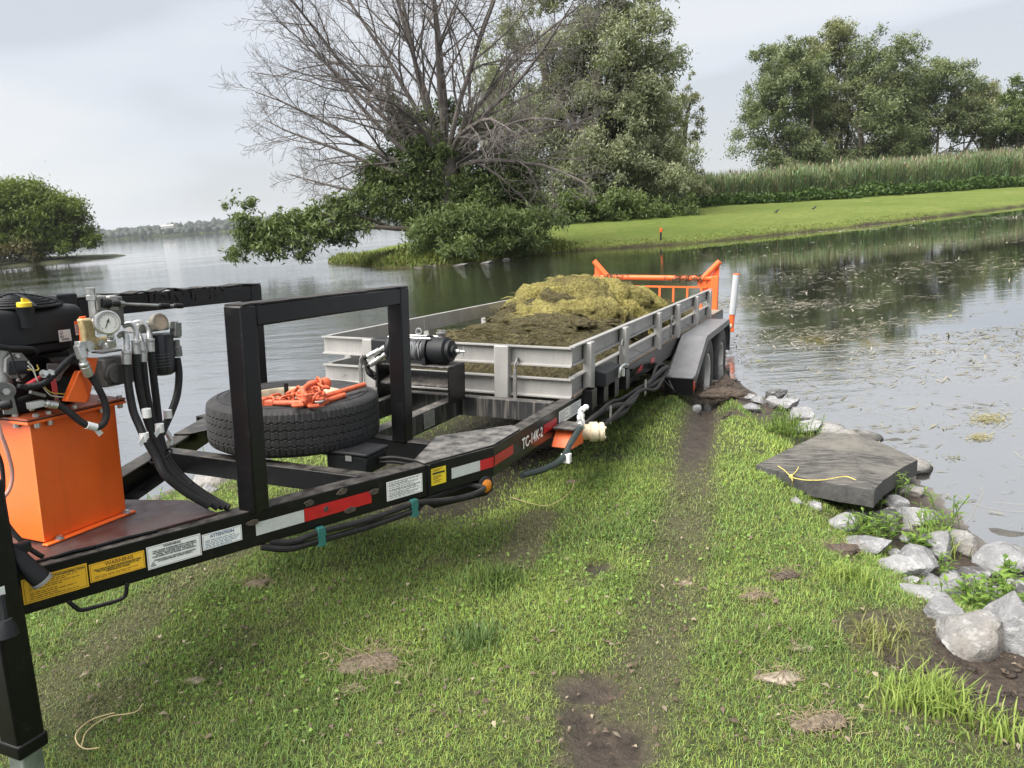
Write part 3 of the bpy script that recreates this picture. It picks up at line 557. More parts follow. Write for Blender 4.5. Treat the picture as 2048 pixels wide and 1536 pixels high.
# ---- row of trees beyond the reeds on the right
def at_far(x, y, d): p = atY(x, y, d); return (p[0], p[1], .9)
TR = 'trees beyond the reed bed'
def row_tree(name, label, px, dist, hpx_top, wpx, mat, n, seed, dense=1.0, stems=3):
    b = np.array(at_far(px, 390, dist)); top = atY(px, hpx_top, dist)[2] - b[2]; hw = wpx/2*dist*1.04/FPX; rr = np.random.default_rng(seed); bl = []
    for k in range(int(15*dense)):
        a = rr.random(); z = top*(.20 + .72*a); sp = hw*(1.0 - .55*max(0, a-.35)/.65); xx = (rr.random()*2-1)*sp*.75; rx = hw*(.32 + .20*rr.random())
        bl.append((xx, (rr.random()*2-1)*hw*.4, z, rx, rx*.9, top*(.13 + .08*rr.random())))
    bl.append((0, 0, top*.9, hw*.35, hw*.3, top*.09)); bl.append((-hw*.45, 0, top*.17, hw*.55, hw*.5, top*.12)); bl.append((hw*.5, 0, top*.17, hw*.6, hw*.5, top*.12)); bl.append((0, 0, top*.12, hw*.6, hw*.5, top*.10))
    tk = [((rr.normal()*hw*.25, 0, -.5), (rr.normal()*hw*.45, 0, top*(.6 + .25*rr.random()))) for _ in range(stems)]
    return leafy_tree(name, label, 'tree', b, .22, bl, 330, int(n*2.3), .36, .12, mat, group=TR, clump_r=.25, droop=.15, trunks=tk, nlimb=30)
row_tree('row_willow', 'leftmost tree of the row beyond the reeds, broad and tall', 1578, 88, 62, 165, MAT['roww'], 21000, 1, 1.2)
row_tree('row_willow', 'second tree of the row beyond the reeds, with the highest top', 1655, 92, 62, 160, MAT['roww2'], 17000, 2, 1.1, 4)
row_tree('row_willow', 'third tree of the row beyond the reeds, dark and forked', 1755, 88, 88, 180, MAT['roww'], 20000, 13, 1.2)
row_tree('row_willow', 'fourth tree of the row beyond the reeds, lower and rounded', 1868, 90, 135, 170, MAT['roww'], 17000, 4, 1.1)
row_tree('row_willow', 'fifth tree of the row beyond the reeds, pale and thin', 1960, 93, 165, 130, MAT['roww2'], 10000, 5, .8)
row_tree('row_maple', 'dark broadleaf tree at the right end of the row beyond the reeds', 2050, 88, 160, 120, MAT['darkleaf'], 12000, 6, .9)
# ---- leafy trees on the left bank
leafy_tree('bank_tree', 'rounded leafy tree on the left bank hanging over the lake', 'tree', (-45.5, 77, .3), .3,
    [(0,0,2.6,3.6,3,2.4),(1.8,0,4.4,2.8,2.6,2.2),(-1.6,0,5.4,3.2,2.8,2.2),(3.6,0,2.8,2.2,2,2.2),(4.6,-.4,1.4,1.9,1.4,1.5),(.6,0,6.2,1.6,1.4,1.2),(-4,0,4,2.6,2.4,3),(2.4,-.8,1.2,2.6,1.6,1.4),(-1,-1,1.2,3,1.6,1.4)], 380, 46000, .42, .12, MAT['limeleaf'], clump_r=.26, nlimb=20)
leafy_tree('bank_tree', 'taller leafy tree at the left edge on the left bank', 'tree', (-51, 78, .3), .3,
    [(0,0,3,4,3,3),(-1.0,0,6.3,2.8,2.4,1.9),(1.6,0,5.4,2.4,2.2,1.8),(-4,0,5,3,2.6,3)], 180, 18000, .42, .12, MAT['midleaf'], clump_r=.26, nlimb=16, tintbias=.15)
leafy_tree('bank_shrub', 'low brownish scrub at the water line under the left bank trees', 'shrub', (-49.5, 71.6, .2), .05,
    [(-2.5,0,1.0,2.2,1.2,1.3),(1.0,.6,.9,2.2,1.2,1.1),(4.2,2.4,.8,2.0,1.2,1.0)], 90, 8000, .34, .12, leaf_mat('brown_scrub_leaf', (0.05,.045,.022), (0.13,.12,.05), .2), clump_r=.3, nlimb=6)

# ---- reed bed along the far lawn (one dense mass)
def reeds():
    n = 26000; ctrl = np.array([on_bank(*q)[:2] for q in ((1130,446), (1290,424), (1400,413), (1600,401), (1800,389), (2060,372), (2250,358))])
    cum = np.concatenate([[0], np.cumsum(np.linalg.norm(np.diff(ctrl, axis=0), axis=1))]); s = rng.random(n)*cum[-1]
    cx, cy = np.interp(s, cum, ctrl[:,0]), np.interp(s, cum, ctrl[:,1]); dep = 5.5*rng.random(n)**1.5
    P = np.stack([cx - .25*dep, cy + dep], 1); hh, _ = bank_h(P); ht = (1.75 + 1.0*np.interp(s/cum[-1], [0, .3, 1], [.05, .5, 1.15]))*(.70 + .36*rng.random(n))*(.85 + .35*vnoise(P, .5, 2))
    g = np.stack([.14 + .08*rng.random(n), .20 + .08*rng.random(n), .09 + .045*rng.random(n)], 1)*(.65 + .7*rng.random((n, 1)))
    old = rng.random(n) < .10; g[old] = np.array([.20, .17, .10])
    parts = [blades(P, hh, ht, .022 + .03*rng.random(n), .04 + .42*rng.random(n)**2, g, .5)]
    k = rng.choice(n, 44000); P2 = P[k] + rng.normal(size=(44000, 2))*.08; z = hh[k] + ht[k]*(.25 + .6*rng.random(44000)); gl = g[k]*(.8 + .5*rng.random((44000, 1)))
    parts.append(blades(P2, z, .35 + .45*rng.random(44000), .035 + .03*rng.random(44000), .35 + .9*rng.random(44000), gl, .5))
    k = rng.choice(n, 5200); fr = s[k]/cum[-1]; k = k[rng.random(len(k)) < .08 + fr*.95]; m = len(k)
    parts.append(blades(P[k], hh[k] + ht[k]*.93, .22 + .22*rng.random(m), .05 + .05*rng.random(m), .2 + .6*rng.random(m), np.array([.27, .22, .155])*(.6 + .6*rng.random((m, 1))), .5))
    m = 9000; s2 = rng.random(m)*cum[-1]; P3 = np.stack([np.interp(s2, cum, ctrl[:,0]), np.interp(s2, cum, ctrl[:,1]) - 1.3 + 1.5*rng.random(m)], 1); h3, _ = bank_h(P3)
    C3 = np.column_stack([P3, h3 + (.15 + .75*rng.random(m)**1.3)*(.4 + vnoise(P3, .5, 2))]); V, F, t = leaf_quads(C3, .22 + .15*rng.random(m), .12 + .1*rng.random(m))
    parts.append((V, F, np.stack([.035 + .05*t, .07 + .07*t, .016 + .02*t], 1)))
    V, F, A = merge(parts); tag(link('reed_bed', np_mesh('reed_bed', V, F, MAT['reed'], False, dict(col=A))), 'tall green reed bed with tan plumes along the back of the far lawn', 'reeds', kind='stuff')
reeds()
# scrub and grass tufts fringing the spit and the far bank
def fringe():
    n = 16000; pts = np.array(BANK[0:13], float); cum = np.concatenate([[0], np.cumsum(np.linalg.norm(np.diff(pts, axis=0), axis=1))]); s = cum[-1]*rng.random(n)
    P = np.stack([np.interp(s, cum, pts[:,0]), np.interp(s, cum, pts[:,1])], 1) + rng.normal(size=(n, 2))*[.5, .5] + [0, .45]; h, d = bank_h(P); k = (d > .02) & (d < 2.2); P, h, d = P[k], h[k], d[k]; n = len(P)
    spit = 1 - sstep(2.0, 3.6, P[:,0]); ln = (.10 + .14*rng.random(n))*(.28 + 1.3*spit)
    g = np.stack([.17 + .08*rng.random(n), .215 + .08*rng.random(n), .05 + .03*rng.random(n)], 1)*(1 - .45*spit[:, None]*rng.random((n, 1)))
    V, F, A = blades(P, h-.02, ln, .03 + .03*rng.random(n), .4 + .9*rng.random(n), g)
    tag(link('bank_grass', np_mesh('bank_grass', V, F, MAT['reed'], False, dict(col=A))), 'rough grass fringing the water edge of the spit and far lawn', 'grass', kind='stuff')
fringe()
# ---- wooded shore across the lake: too far to tell one tree from the next
def far_wood():
    n = 2600; ico = bmesh.new(); bmesh.ops.create_icosphere(ico, subdivisions=1, radius=1); ico.verts.ensure_lookup_table()
    v0 = np.array([v.co[:] for v in ico.verts]); f0 = np.array([[q.index for q in f.verts] for f in ico.faces]); ico.free()
    x = -900 + 1350*rng.random(n); y = 1020 + 420*rng.random(n)**1.8; hb = hill_h(np.stack([x, y], 1)); r = 2.2 + 3.8*rng.random(n)**1.5
    V = []; F = []; T = []
    for i in range(n):
        j = v0*(1 + .3*rng.normal(size=(len(v0), 1))); V.append(j*[r[i]*1.2, r[i]*1.2, r[i]*1.15] + [x[i], y[i], hb[i] + r[i]*.8]); F.append(f0 + i*len(v0)); T.append(np.full(len(v0), rng.random()))
    tag(link('far_wood', np_mesh('far_wood', np.concatenate(V), np.concatenate(F), leaf_mat('far_wood_leaf', (.008, .016, .010), (.022, .034, .022), 0), False, dict(tint=np.concatenate(T)))), 'dark wooded shoreline on the other side of the lake', 'woods', kind='stuff')
    m = 5000; px = -900 + 1350*rng.random(m); P = np.stack([px, 1015.5 + 6*rng.random(m)], 1); g = np.stack([.09 + .05*rng.random(m), .12 + .05*rng.random(m), .04 + .02*rng.random(m)], 1)
    V, F, A = blades(P, np.full(m, -.3), 2.2 + 1.2*rng.random(m), .9 + .9*rng.random(m), .1 + .3*rng.random(m), g)
    tag(link('far_reeds', np_mesh('far_reeds', V, F, MAT['reed'], False, dict(col=A))), 'thin pale reed line at the foot of the far wooded shore', 'reeds', kind='stuff')
far_wood()
def farm(px, dist, L, D, Hh, label):
    b = atY(px, 458, dist); b[2] = 8.5; t = Rig('farm_building', label, 'building', b)
    t.part('wall', MB().box(b, b + [L, D, Hh]), paint('farm_wall', (.42, .42, .41), .8))
    t.part('roof', MB().prism([b + [-.6, -.6, Hh], b + [-.6, D/2, Hh+D*.28], b + [-.6, D+.6, Hh]], (L+1.2, 0, 0)), MAT['alu'])
    for k in range(3): t.part('door', MB().box(b + [L*(.15+.3*k), -.12, 0], b + [L*(.15+.3*k)+2.6, -.02, 2.8]), MAT['greyplastic'])
farm(322, 1110, 17, 9, 4.5, 'long white farm building among the trees on the far shore')
# ================================================================ the trailer (coordinates t rearward, s leftward, u up; deck top at u = -0.89)
DK = -0.89; CS = 2.165
def sr(t): return 1.325 - 0.0105*(t - 3.0)            # outer face of the right main rail
def sl(t): return 2*CS + .02 - sr(t)                    # and of the left one
tr = Rig('equipment_trailer', 'long black tandem axle trailer backed into the lake, grey rails along its deck', 'trailer', (4.0, CS, -1.6), True)
A0, A1 = np.array([1.28, 2.04]), np.array([2.63, 1.467])     # right tongue beam, outer top edge
dA = nrm(A1 - A0); nA = np.array([dA[1], -dA[0]])           # along the beam, and outward to the right
if nA[1] > 0: nA = -nA
def beam_pt(a, out=0.0, u=DK): p = A0 + dA*a + nA*out; return np.array([p[0], p[1], u])
def mirror_s(p): return np.array([p[0], 2*2.14 - p[1], p[2]])
def channel(mb, p, q, inward, w, h, th=.009):               # C-channel with flanges pointing inward; p, q = outer top edge
    p, q, i = np.asarray(p, float), np.asarray(q, float), nrm(inward); dn = np.array([0, 0, -1.0])
    prof = [(0, 0), (w, 0), (w, th), (th, th), (th, h-th), (w, h-th), (w, h), (0, h)]
    return mb.prism([p + i*a + dn*b for a, b in prof], q - p)
S3 = np.array
# frame
mb = MB(); inw = S3([-nA[0], -nA[1], 0]); channel(mb, beam_pt(-.55), beam_pt(1.47), inw, .075, .13); rt_beam = tr.part('tongue_beam', mb, MAT['black'], bevel=.004)
mb = MB(); channel(mb, mirror_s(beam_pt(-.55)), mirror_s(beam_pt(1.47)), S3([inw[0], -inw[1], 0]), .075, .13); tr.part('tongue_beam', mb, MAT['black'], bevel=.004)
c0 = S3([2.983, 1.322, DK]); e0 = beam_pt(1.47)
mb = MB(); mb.prism([e0 + S3([0, 0, .001]), c0 + S3([0, 0, .001]), c0 + S3([0, .012, .001]), e0 + S3([.004, .012, .001])], (0, 0, -.131)); elbow = tr.part('elbow_plate', mb, MAT['black'], bevel=.003)
mb = MB(); mb.prism([mirror_s(p) for p in (e0, c0, c0 + S3([0, .012, 0]), e0 + S3([.004, .012, 0]))], (0, 0, -.131)); tr.part('elbow_plate', mb, MAT['black'])
mb = MB(); channel(mb, S3([2.985, sr(2.985), DK]), S3([10.1, sr(10.1), DK]), (0, 1, 0), .075, .135); rail = tr.part('side_rail', mb, MAT['black'], bevel=.003)
mb = MB(); channel(mb, S3([2.985, sl(2.985), DK]), S3([10.1, sl(10.1), DK]), (0, -1, 0), .075, .135); tr.part('side_rail', mb, MAT['black'])
g = [onU(828, 923), onU(873, 875.7), onU(1023.7, 853), S3([3.30, sr(3.3)+.005, 0]), S3([2.99, 1.328, 0]), beam_pt(1.46, -.004)]
mb = MB(); mb.prism([S3([p[0], p[1], DK+.003]) for p in g], (0, 0, .006)); tr.part('gusset_plate', mb, paint('dusty_gusset_paint', (.02, .02, .021), .5, dust=.95, dustcol=(.20, .19, .175)), bevel=.002)
mb = MB(); mb.prism([mirror_s(S3([p[0], p[1], DK+.003])) for p in g], (0, 0, .006)); tr.part('gusset_plate', mb, MAT['black'])
mb = MB(); channel(mb, S3([3.945, 1.40, DK-.002]), S3([3.945, 2.95, DK-.002]), (1, 0, 0), .07, .112); tr.part('front_cross_beam', mb, MAT['blackdirty'], bevel=.003)
for t0, s0, s1, hh in ((2.94, 1.42, 2.9, .11), (2.41, 1.60, 2.70, .085)):
    mb = MB(); mb.bar((t0+.035, s0, DK-.004-hh/2), (t0+.035, s1, DK-.004-hh/2), .07, hh); tr.part('cross_member', mb, MAT['black'], bevel=.004)
for s0, s1 in ((1.955, 2.03), (2.335, 2.41)):
    mb = MB(); mb.bar((3.02, (s0+s1)/2, DK-.057), (3.94, (s0+s1)/2, DK-.057), .072, .107); tr.part('centre_beam', mb, MAT['blackdirty'], bevel=.004)
for k in range(9):
    mb = MB(); mb.bar((4.6+.62*k, sr(4)+.09, DK-.10), (4.6+.62*k, sl(4)-.1, DK-.10), .05, .1); tr.part('cross_member', mb, MAT['black'])
mb = MB(); mb.bar((10.07, sr(10)+.08, DK-.07), (10.07, sl(10)-.08, DK-.07), .06, .13); tr.part('rear_beam', mb, MAT['black'], bevel=.003)
# tongue plate the power pack stands on, coupler, jack
mb = MB(); pl = [beam_pt(-.10, -.03), beam_pt(.06, -.03), beam_pt(.42, -.032), beam_pt(.62, -.04), S3([1.93, 2.02, 0]), S3([1.74, 2.55, 0]), S3([1.2, 2.45, 0])]
mb.prism([S3([p[0], p[1], DK+.002]) for p in pl], (0, 0, .008)); tr.part('tongue_plate', mb, MAT['brownplate'], bevel=.002)
for a0, a1 in ((.02, .09), (.13, .24), (.245, .42)):
    mb = MB(); mb.tube([beam_pt(a0, -.028, DK+.006), beam_pt((a0+a1)/2, -.030, DK+.008), beam_pt(a1, -.028, DK+.006)], .0055, 6); tr.part('weld_bead', mb, MAT['black'])
mb = MB(); mb.bar((.95, 2.14, DK-.06), (.55, 2.14, DK-.06), .16, .12); mb.lathe([(.05, 0), (.07, .03), (.07, .09), (.03, .12)], (.52, 2.14, DK-.12), (0, 0, 1)); tr.part('coupler', mb, MAT['black'], bevel=.006)
jx, js = 1.12, 2.015
J0 = onS(3, 1180, 1.98); J1 = onS(48, 1490, 1.98); J2 = onS(62, 1560, 1.98)
J0 = S3([J1[0]-.012, J1[1]+.015, -.60])
def sq_tube(p, q, w): m = MB(); m.bar(p, q, w, w, (1, 0, 0)); return m
jk = tr.part('jack_tube', sq_tube(J0, J1 + S3([0, 0, .02]), .078), MAT['black'], bevel=.008)
tr.part('jack_collar', sq_tube(J1 + S3([0, 0, .03]), J1 - S3([0, 0, .012]), .086), MAT['black'], jk, bevel=.006)
tr.part('inner_tube', sq_tube(J1, J1 - S3([-.005, 0, .20]), .06), paint('galvanised_jack_leg', (.27, .31, .28), .5, .5, var=.3, scale=20, streak=.5, streakcol=(.16, .2, .17)), jk, bevel=.005)
f0 = J1 - S3([-.005, 0, .20]); tr.part('foot_plate', MB().box(f0 - [.09, .09, .02], f0 + [.10, .09, .004]), MAT['zinc'], jk, bevel=.006)
hk = onS(14, 1265, 1.92); tr.part('jack_handle', MB().tube([onS(2, 1190, 1.95), onS(10, 1245, 1.93)], .010, 8).lathe([(.018, 0), (.024, .02), (.026, .045), (.015, .05)], onS(9, 1240, 1.925), onS(22, 1295, 1.91) - onS(9, 1240, 1.925)), MAT['plastic'], jk)
mb = MB(); mb.box(onS(0, 1198, 1.945) - [.02, .001, .03], onS(0, 1198, 1.945) + [.015, .001, .03]); tr.part('sticker', mb, MAT['whitelabel'], jk)
# electrical plug parked beside the tongue
ap, bp = onS(5, 1085, 1.99), onS(62, 1140, 1.955)
pg = tr.part('plug', MB().lathe([(.012, 0), (.022, .02), (.024, .10), (.026, .105), (.026, nrm(1)*0+.135)], ap + (bp-ap)*.1, bp-ap, 20), MAT['plastic'])
L = float(np.linalg.norm(bp-ap)); tr.part('plug_face', MB().lathe([(.024, 0), (.0275, .001), (.0275, .010), (.02, .011)], ap + (bp-ap)*.1 + nrm(bp-ap)*.132, bp-ap, 24), MAT['greyplastic'], pg)
tr.part('plug_flap', MB().box(onS(45, 1095, 1.97) - [.02, .012, .016], onS(45, 1095, 1.97) + [.02, .012, .016]), MAT['plastic'], pg, bevel=.006)
tr.part('plug_cable', MB().tube(smooth_path([onS(-30, 1050, 2.0), onS(-5, 1072, 1.995), ap + (bp-ap)*.15]), .010, 8), MAT['zinc'], pg)
tr.part('plug_cord', MB().tube(smooth_path([onS(-20, 980, 2.09), onS(12, 1045, 2.06), onS(48, 1088, 2.02), onS(75, 1108, 2.0), onS(85, 1113, 2.0)]), .007, 7), MAT['hose'])
# guard hoops over the spare wheel
for s0 in (1.772, 2.59):
    w = .073; a, b = (1.935+w/2, s0), (2.965, s0); mb = MB(); th = DK if True else 0
    mb.bar((*a, DK-.01), (*a, -.2), w, w, (1, 0, 0)); mb.bar((*b, DK-.01), (*b, -.2), w, w, (1, 0, 0)); mb.bar((a[0]+w/2, s0, -.2-w/2), (b[0]-w/2, s0, -.2-w/2), w-.002, w-.002)
    hoop = tr.part('guard_hoop', mb, MAT['black'], bevel=.006)
    mb = MB()                                                        # crumpled rubber strip along the top
    pts = [(a[0]-.03 + (b[0]-a[0]+.06)*k/24, s0 + rng.normal()*.002, -.198 + abs(rng.normal())*(.0012 if s0 < 2 else .005)) for k in range(25)]
    for p, q in zip(pts[:-1], pts[1:]): mb.bar(p, q, .070 if s0 < 2 else .074, .005)
    tr.part('rubber_strip', mb, MAT['hose'], hoop)
mb = MB()
for k in range(30):
    t0 = 2.33 + .45*rng.random(); mb.bar((t0, 2.551, -.20), (t0 + rng.normal()*.01, 2.5515, -.20 - .05*rng.random()), .012 + .02*rng.random(), .003, (0, 1, 0))
tr.part('torn_strip', mb, MAT['hose'])
# ---- decals on the tongue beam
def beam_decal(a0, a1, u0, u1, mat, name='decal', out=.0016, par=rt_beam):
    p = [beam_pt(a0, out, u0), beam_pt(a1, out, u0), beam_pt(a1, out, u1), beam_pt(a0, out, u1)]; return tr.part(name, MB().prism(p, S3([nA[0], nA[1], 0])*.0008), mat, par)
bd = S3([dA[0], dA[1], 0]); UP = (0, 0, 1)
def beam_text(d, s, a, u, size, mat, sx=1.0): return tr.text('lettering', s, beam_pt(a, .003, u), bd, UP, size, mat, d, sx=sx)
def beam_lines(d, a0, a1, us, h, mat, frac=None, gaps=True):     # rows of print too fine to read
    mb = MB()
    for i, u in enumerate(us):
        a = a0; end = a0 + (a1-a0)*((frac or [1])[i % len(frac or [1])])
        while a < end - .003:
            w = min(.006 + .014*random.random(), end-a); p = [beam_pt(a, .0026, u-h/2), beam_pt(a+w, .0026, u-h/2), beam_pt(a+w, .0026, u+h/2), beam_pt(a, .0026, u+h/2)]; mb.add(p, [(0,1,2,3)]); a += w + .003
    tr.part('small_print', mb, mat, d)
def beam_border(d, a0, a1, u0, u1, mat, w=.0012):
    mb = MB()
    for p in ((a0, a1, u0, u0+w), (a0, a1, u1-w, u1), (a0, a0+w, u0+w, u1-w), (a1-w, a1, u0+w, u1-w)): mb.add([beam_pt(p[0], .0026, p[2]), beam_pt(p[1], .0026, p[2]), beam_pt(p[1], .0026, p[3]), beam_pt(p[0], .0026, p[3])], [(0,1,2,3)])
    tr.part('border', mb, mat, d)
d = beam_decal(.042, .208, -.989, -.916, MAT['yellowlabel']); d['label'] = 'yellow connection and inspection decal'; beam_border(d, .046, .204, -.985, -.920, MAT['brownink'])
beam_text(d, 'CONNECTION/INSPECTION', .143, -.9265, .0092, MAT['ink']); beam_lines(d, .058, .195, (-.9345, -.940, -.9465, -.952, -.961, -.9665, -.973, -.9785), .0024, MAT['brownink'], [.9, .7, .95, .6, .5, .85, .55])
d = beam_decal(.213, .368, -.980, -.924, MAT['yellowlabel']); d['label'] = 'yellow tire clearance warning decal'; beam_border(d, .2155, .3655, -.9775, -.9265, MAT['brownink'])
beam_text(d, 'WARNING', .296, -.9345, .015, MAT['brownink'], 1.1); beam_text(d, 'TIRE CLEARANCE MUST BE MAINTAINED BETWEEN\nTIRE AND NEAREST POINT OF CONTACT ON\nSUSPENSION OR TRAILER.', .291, -.9505, .0058, MAT['ink']); beam_lines(d, .225, .356, (-.966, -.9705), .002, MAT['brownink'], [.95, .8])
d = beam_decal(.375, .542, -.992, -.919, MAT['whitelabel']); d['label'] = 'white tongue weight warning decal'; beam_border(d, .3775, .5395, -.9895, -.9215, MAT['greyink'])
beam_text(d, 'WARNING', .452, -.9275, .0105, MAT['ink'], 1.05)
beam_text(d, 'THIS TRAILER IS DESIGNED WITH A MAXIMUM\n15% VERTICAL TONGUE WEIGHT LOAD (15% of\nGVWR).  MAKE SURE THAT THE LOAD IS\nPOSITIONED ON THE TRAILER ACCORDINGLY.', .459, -.9465, .0064, MAT['ink']); beam_text(d, '(PLEASE MOVE LOAD FORWARD OR BACKWARD\nTO ACHIEVE PROPER TONGUE WEIGHT.)', .459, -.969, .0058, MAT['ink'])
mb = MB(); o = beam_pt(.391, .0026, -.979)
for r0 in (.0105,):
    q = [o + bd*r0*math.cos(R(90+120*k)) + S3([0, 0, 1])*r0*math.sin(R(90+120*k)) for k in range(3)]; q2 = [o + (p-o)*.72 for p in q]
    mb.add(q + q2, [(0, 1, 4, 3), (1, 2, 5, 4), (2, 0, 3, 5)])
mb.add([o + bd*x + S3([0, 0, z]) for x, z in ((-.004, -.003), (-.0026, -.004), (.004, .003), (.0026, .004))], [(0,1,2,3)]); mb.add([o + bd*x + S3([0, 0, z]) for x, z in ((.004, -.003), (.0026, -.004), (-.004, .003), (-.0026, .004))], [(0,1,2,3)])
tr.part('warning_triangle', mb, MAT['ink'], d)
d = beam_decal(.547, .68, -.980, -.927, MAT['whitelabel']); d['label'] = 'white attention decal'; beam_border(d, .5495, .6775, -.9775, -.9295, MAT['blueink'])
beam_text(d, 'ATTENTION', .613, -.9385, .0145, MAT['blueink']); beam_lines(d, .556, .672, (-.951, -.9565, -.962, -.9675, -.973), .0022, MAT['blueink'], [.85, 1, .95, .9, .75])
tp = beam_decal(.730, .912, -.981, -.935, MAT['silvertape'], 'reflective_tape'); tp['label'] = 'silver reflective tape'
tp = beam_decal(.914, 1.198, -.981, -.933, MAT['redtape'], 'reflective_tape'); tp['label'] = 'red reflective tape'
d = beam_decal(1.269, 1.443, -.994, -.917, MAT['whitelabel'], 'data_decal'); beam_border(d, 1.273, 1.439, -.990, -.921, MAT['greyink'])
beam_lines(d, 1.28, 1.435, (-.925, -.931, -.938, -.945, -.952, -.958, -.965, -.971, -.978, -.984), .0028, MAT['greyink'], [.95, .6, .9, .75, 1, .85])
mb = MB()
for a in (1.33, 1.375, 1.40): mb.add([beam_pt(a, .0027, -.99), beam_pt(a+.0012, .0027, -.99), beam_pt(a+.0012, .0027, -.935), beam_pt(a, .0027, -.935)], [(0,1,2,3)])
for u in (-.9345, -.955, -.975): mb.add([beam_pt(1.274, .0028, u), beam_pt(1.438, .0028, u), beam_pt(1.438, .0028, u+.001), beam_pt(1.274, .0028, u+.001)], [(0,1,2,3)])
tr.part('table_rules', mb, MAT['greyink'], d)
for a, u, w in ((.935, -.915, .05), (1.07, -.905, .05), (1.21, -.94, .05), (1.10, -.985, .06), (.72, -.93, .05), (1.0, -.955, .02)):      # splashes of dried mud
    n = 9; p = [beam_pt(a + w*.5*math.cos(2*math.pi*k/n)*(.6+.6*random.random()), .003, u + .011*math.sin(2*math.pi*k/n)*(.6+.6*random.random())) for k in range(n)]
    tr.part('mud_splash', MB().prism(p, S3([nA[0], nA[1], 0])*.004), paint('dried_mud', (.07, .058, .045), .95, var=.4, scale=60, bump=.5, bscale=150) if 'dmud' not in MAT else MAT['dmud'], rt_beam); MAT.setdefault('dmud', bpy.data.materials['dried_mud'])
# elbow plate decals
def lerp_plate(a, u, out=.0018): p = e0 + (c0-e0)*a; n = S3([-(c0-e0)[1], (c0-e0)[0], 0]); n = nrm(n); n = -n if n[1] > 0 else n; return S3([p[0]+n[0]*out, p[1]+n[1]*out, u])
def plate_quad(a0, a1, u0, u1, out=.002): return [lerp_plate(a0, u0, out), lerp_plate(a1, u0, out), lerp_plate(a1, u1, out), lerp_plate(a0, u1, out)]
tr.part('weld_seam', MB().tube([lerp_plate(.02, DK-.002, .004), lerp_plate(.02, DK-.13, .004)], .006, 6), MAT['black'], elbow)
d = tr.part('decal', MB().add(plate_quad(.05, .26, -.984, -.912), [(0,1,2,3)]), MAT['lemon'], elbow, label='lemon yellow decal with black band')
tr.part('black_band', MB().add(plate_quad(.07, .24, -.938, -.930, .003), [(0,1,2,3)]), MAT['ink'], d)
mb = MB()
for u, f in ((-.918, .9), (-.9235, .6), (-.946, .7), (-.952, .8), (-.958, .5), (-.966, .75), (-.973, .6)): mb.add(plate_quad(.08, .08+.15*f, u-.0013, u+.0013, .003), [(0,1,2,3)])
tr.part('small_print', mb, MAT['brownink'], d)
tr.part('reflective_tape', MB().add(plate_quad(.34, .77, -.978, -.932), [(0,1,2,3)]), MAT['silvertape'], elbow, label='silver reflective tape')
tr.part('reflective_tape', MB().add(plate_quad(.77, .985, -.978, -.932, .0021), [(0,1,2,3)]), MAT['redtape'], elbow, label='red reflective tape')
def rail_quad(t0, t1, u0, u1, out=.002): return [S3([t0, sr(t0)-out, u0]), S3([t1, sr(t1)-out, u0]), S3([t1, sr(t1)-out, u1]), S3([t0, sr(t0)-out, u1])]
for t0, t1 in ((2.990, 3.20), (3.60, 3.80), (5.48, 5.74), (6.02, 6.16)):
    tr.part('reflective_tape', MB().add(rail_quad(t0, t1, -.978, -.932), [(0,1,2,3)]), MAT['redtape'], rail, label='red reflective tape')
tr.text('model_lettering', 'TC-14K-2', S3([3.445, sr(3.44)-.004, -.962]), (1, -.0105, 0), UP, .074, MAT['whiteink'], rail, sx=.92)
for t0, t1 in ((3.835, 4.02), (4.025, 4.22)):
    d = tr.part('decal', MB().add(rail_quad(t0, t1, -.985, -.912), [(0,1,2,3)]), MAT['whitelabel'], rail); mb = MB()
    for k in range(8): u = -.92 - k*.0075; mb.add(rail_quad(t0+.012, t0+.012+(t1-t0-.025)*(.5+.5*random.random()), u-.0014, u+.0014, .003), [(0,1,2,3)])
    tr.part('small_print', mb, MAT['greyink'], d)
mb = MB(); p0 = S3([3.49, 1.951, -.985]); mb.box(p0, p0 + [.12, .002, .085]); d = tr.part('data_plate', mb, MAT['steel'], label='small grey metal data plate'); mb = MB()
for k in range(7): mb.box(p0 + [.012, -.001, .012+.010*k], p0 + [.108, -.0002, .016+.010*k])
tr.part('small_print', mb, MAT['greyink'], d)
# marker lamp under the elbow
lp = onT(968, 970, 2.93); br = tr.part('lamp_bracket', MB().prism([lp + S3([-.30, .20, .03]), lp + S3([.045, -.022, .06]), lp + S3([.045, -.022, -.035]), lp + S3([.02, -.005, -.055]), lp + S3([-.20, .14, -.06])], (.006, .012, 0)), MAT['black'], bevel=.004)
ax = S3([-.45, -.9, .05]); tr.part('lamp_ring', MB().lathe([(.040, 0), (.040, .012), (.030, .016), (.030, .006)], lp + nrm(ax)*.004, ax, 28, cap=False), MAT['hose'], br)
tr.part('amber_lens', MB().lathe([(.031, 0), (.030, .014), (.022, .019), (.010, .021), (.001, .0215)], lp + nrm(ax)*.004, ax, 28), MAT['amber'], br)
# step handle below the tongue beam
tr.part('step_handle', MB().tube(smooth_path([beam_pt(.150, .004, -1.015), beam_pt(.165, .006, -1.038), beam_pt(.182, .008, -1.052), beam_pt(.235, .008, -1.055), beam_pt(.285, .008, -1.055), beam_pt(.302, .008, -1.045), beam_pt(.308, .006, -1.02), beam_pt(.312, .004, -1.012)], 5), .0065, 8), MAT['black'])
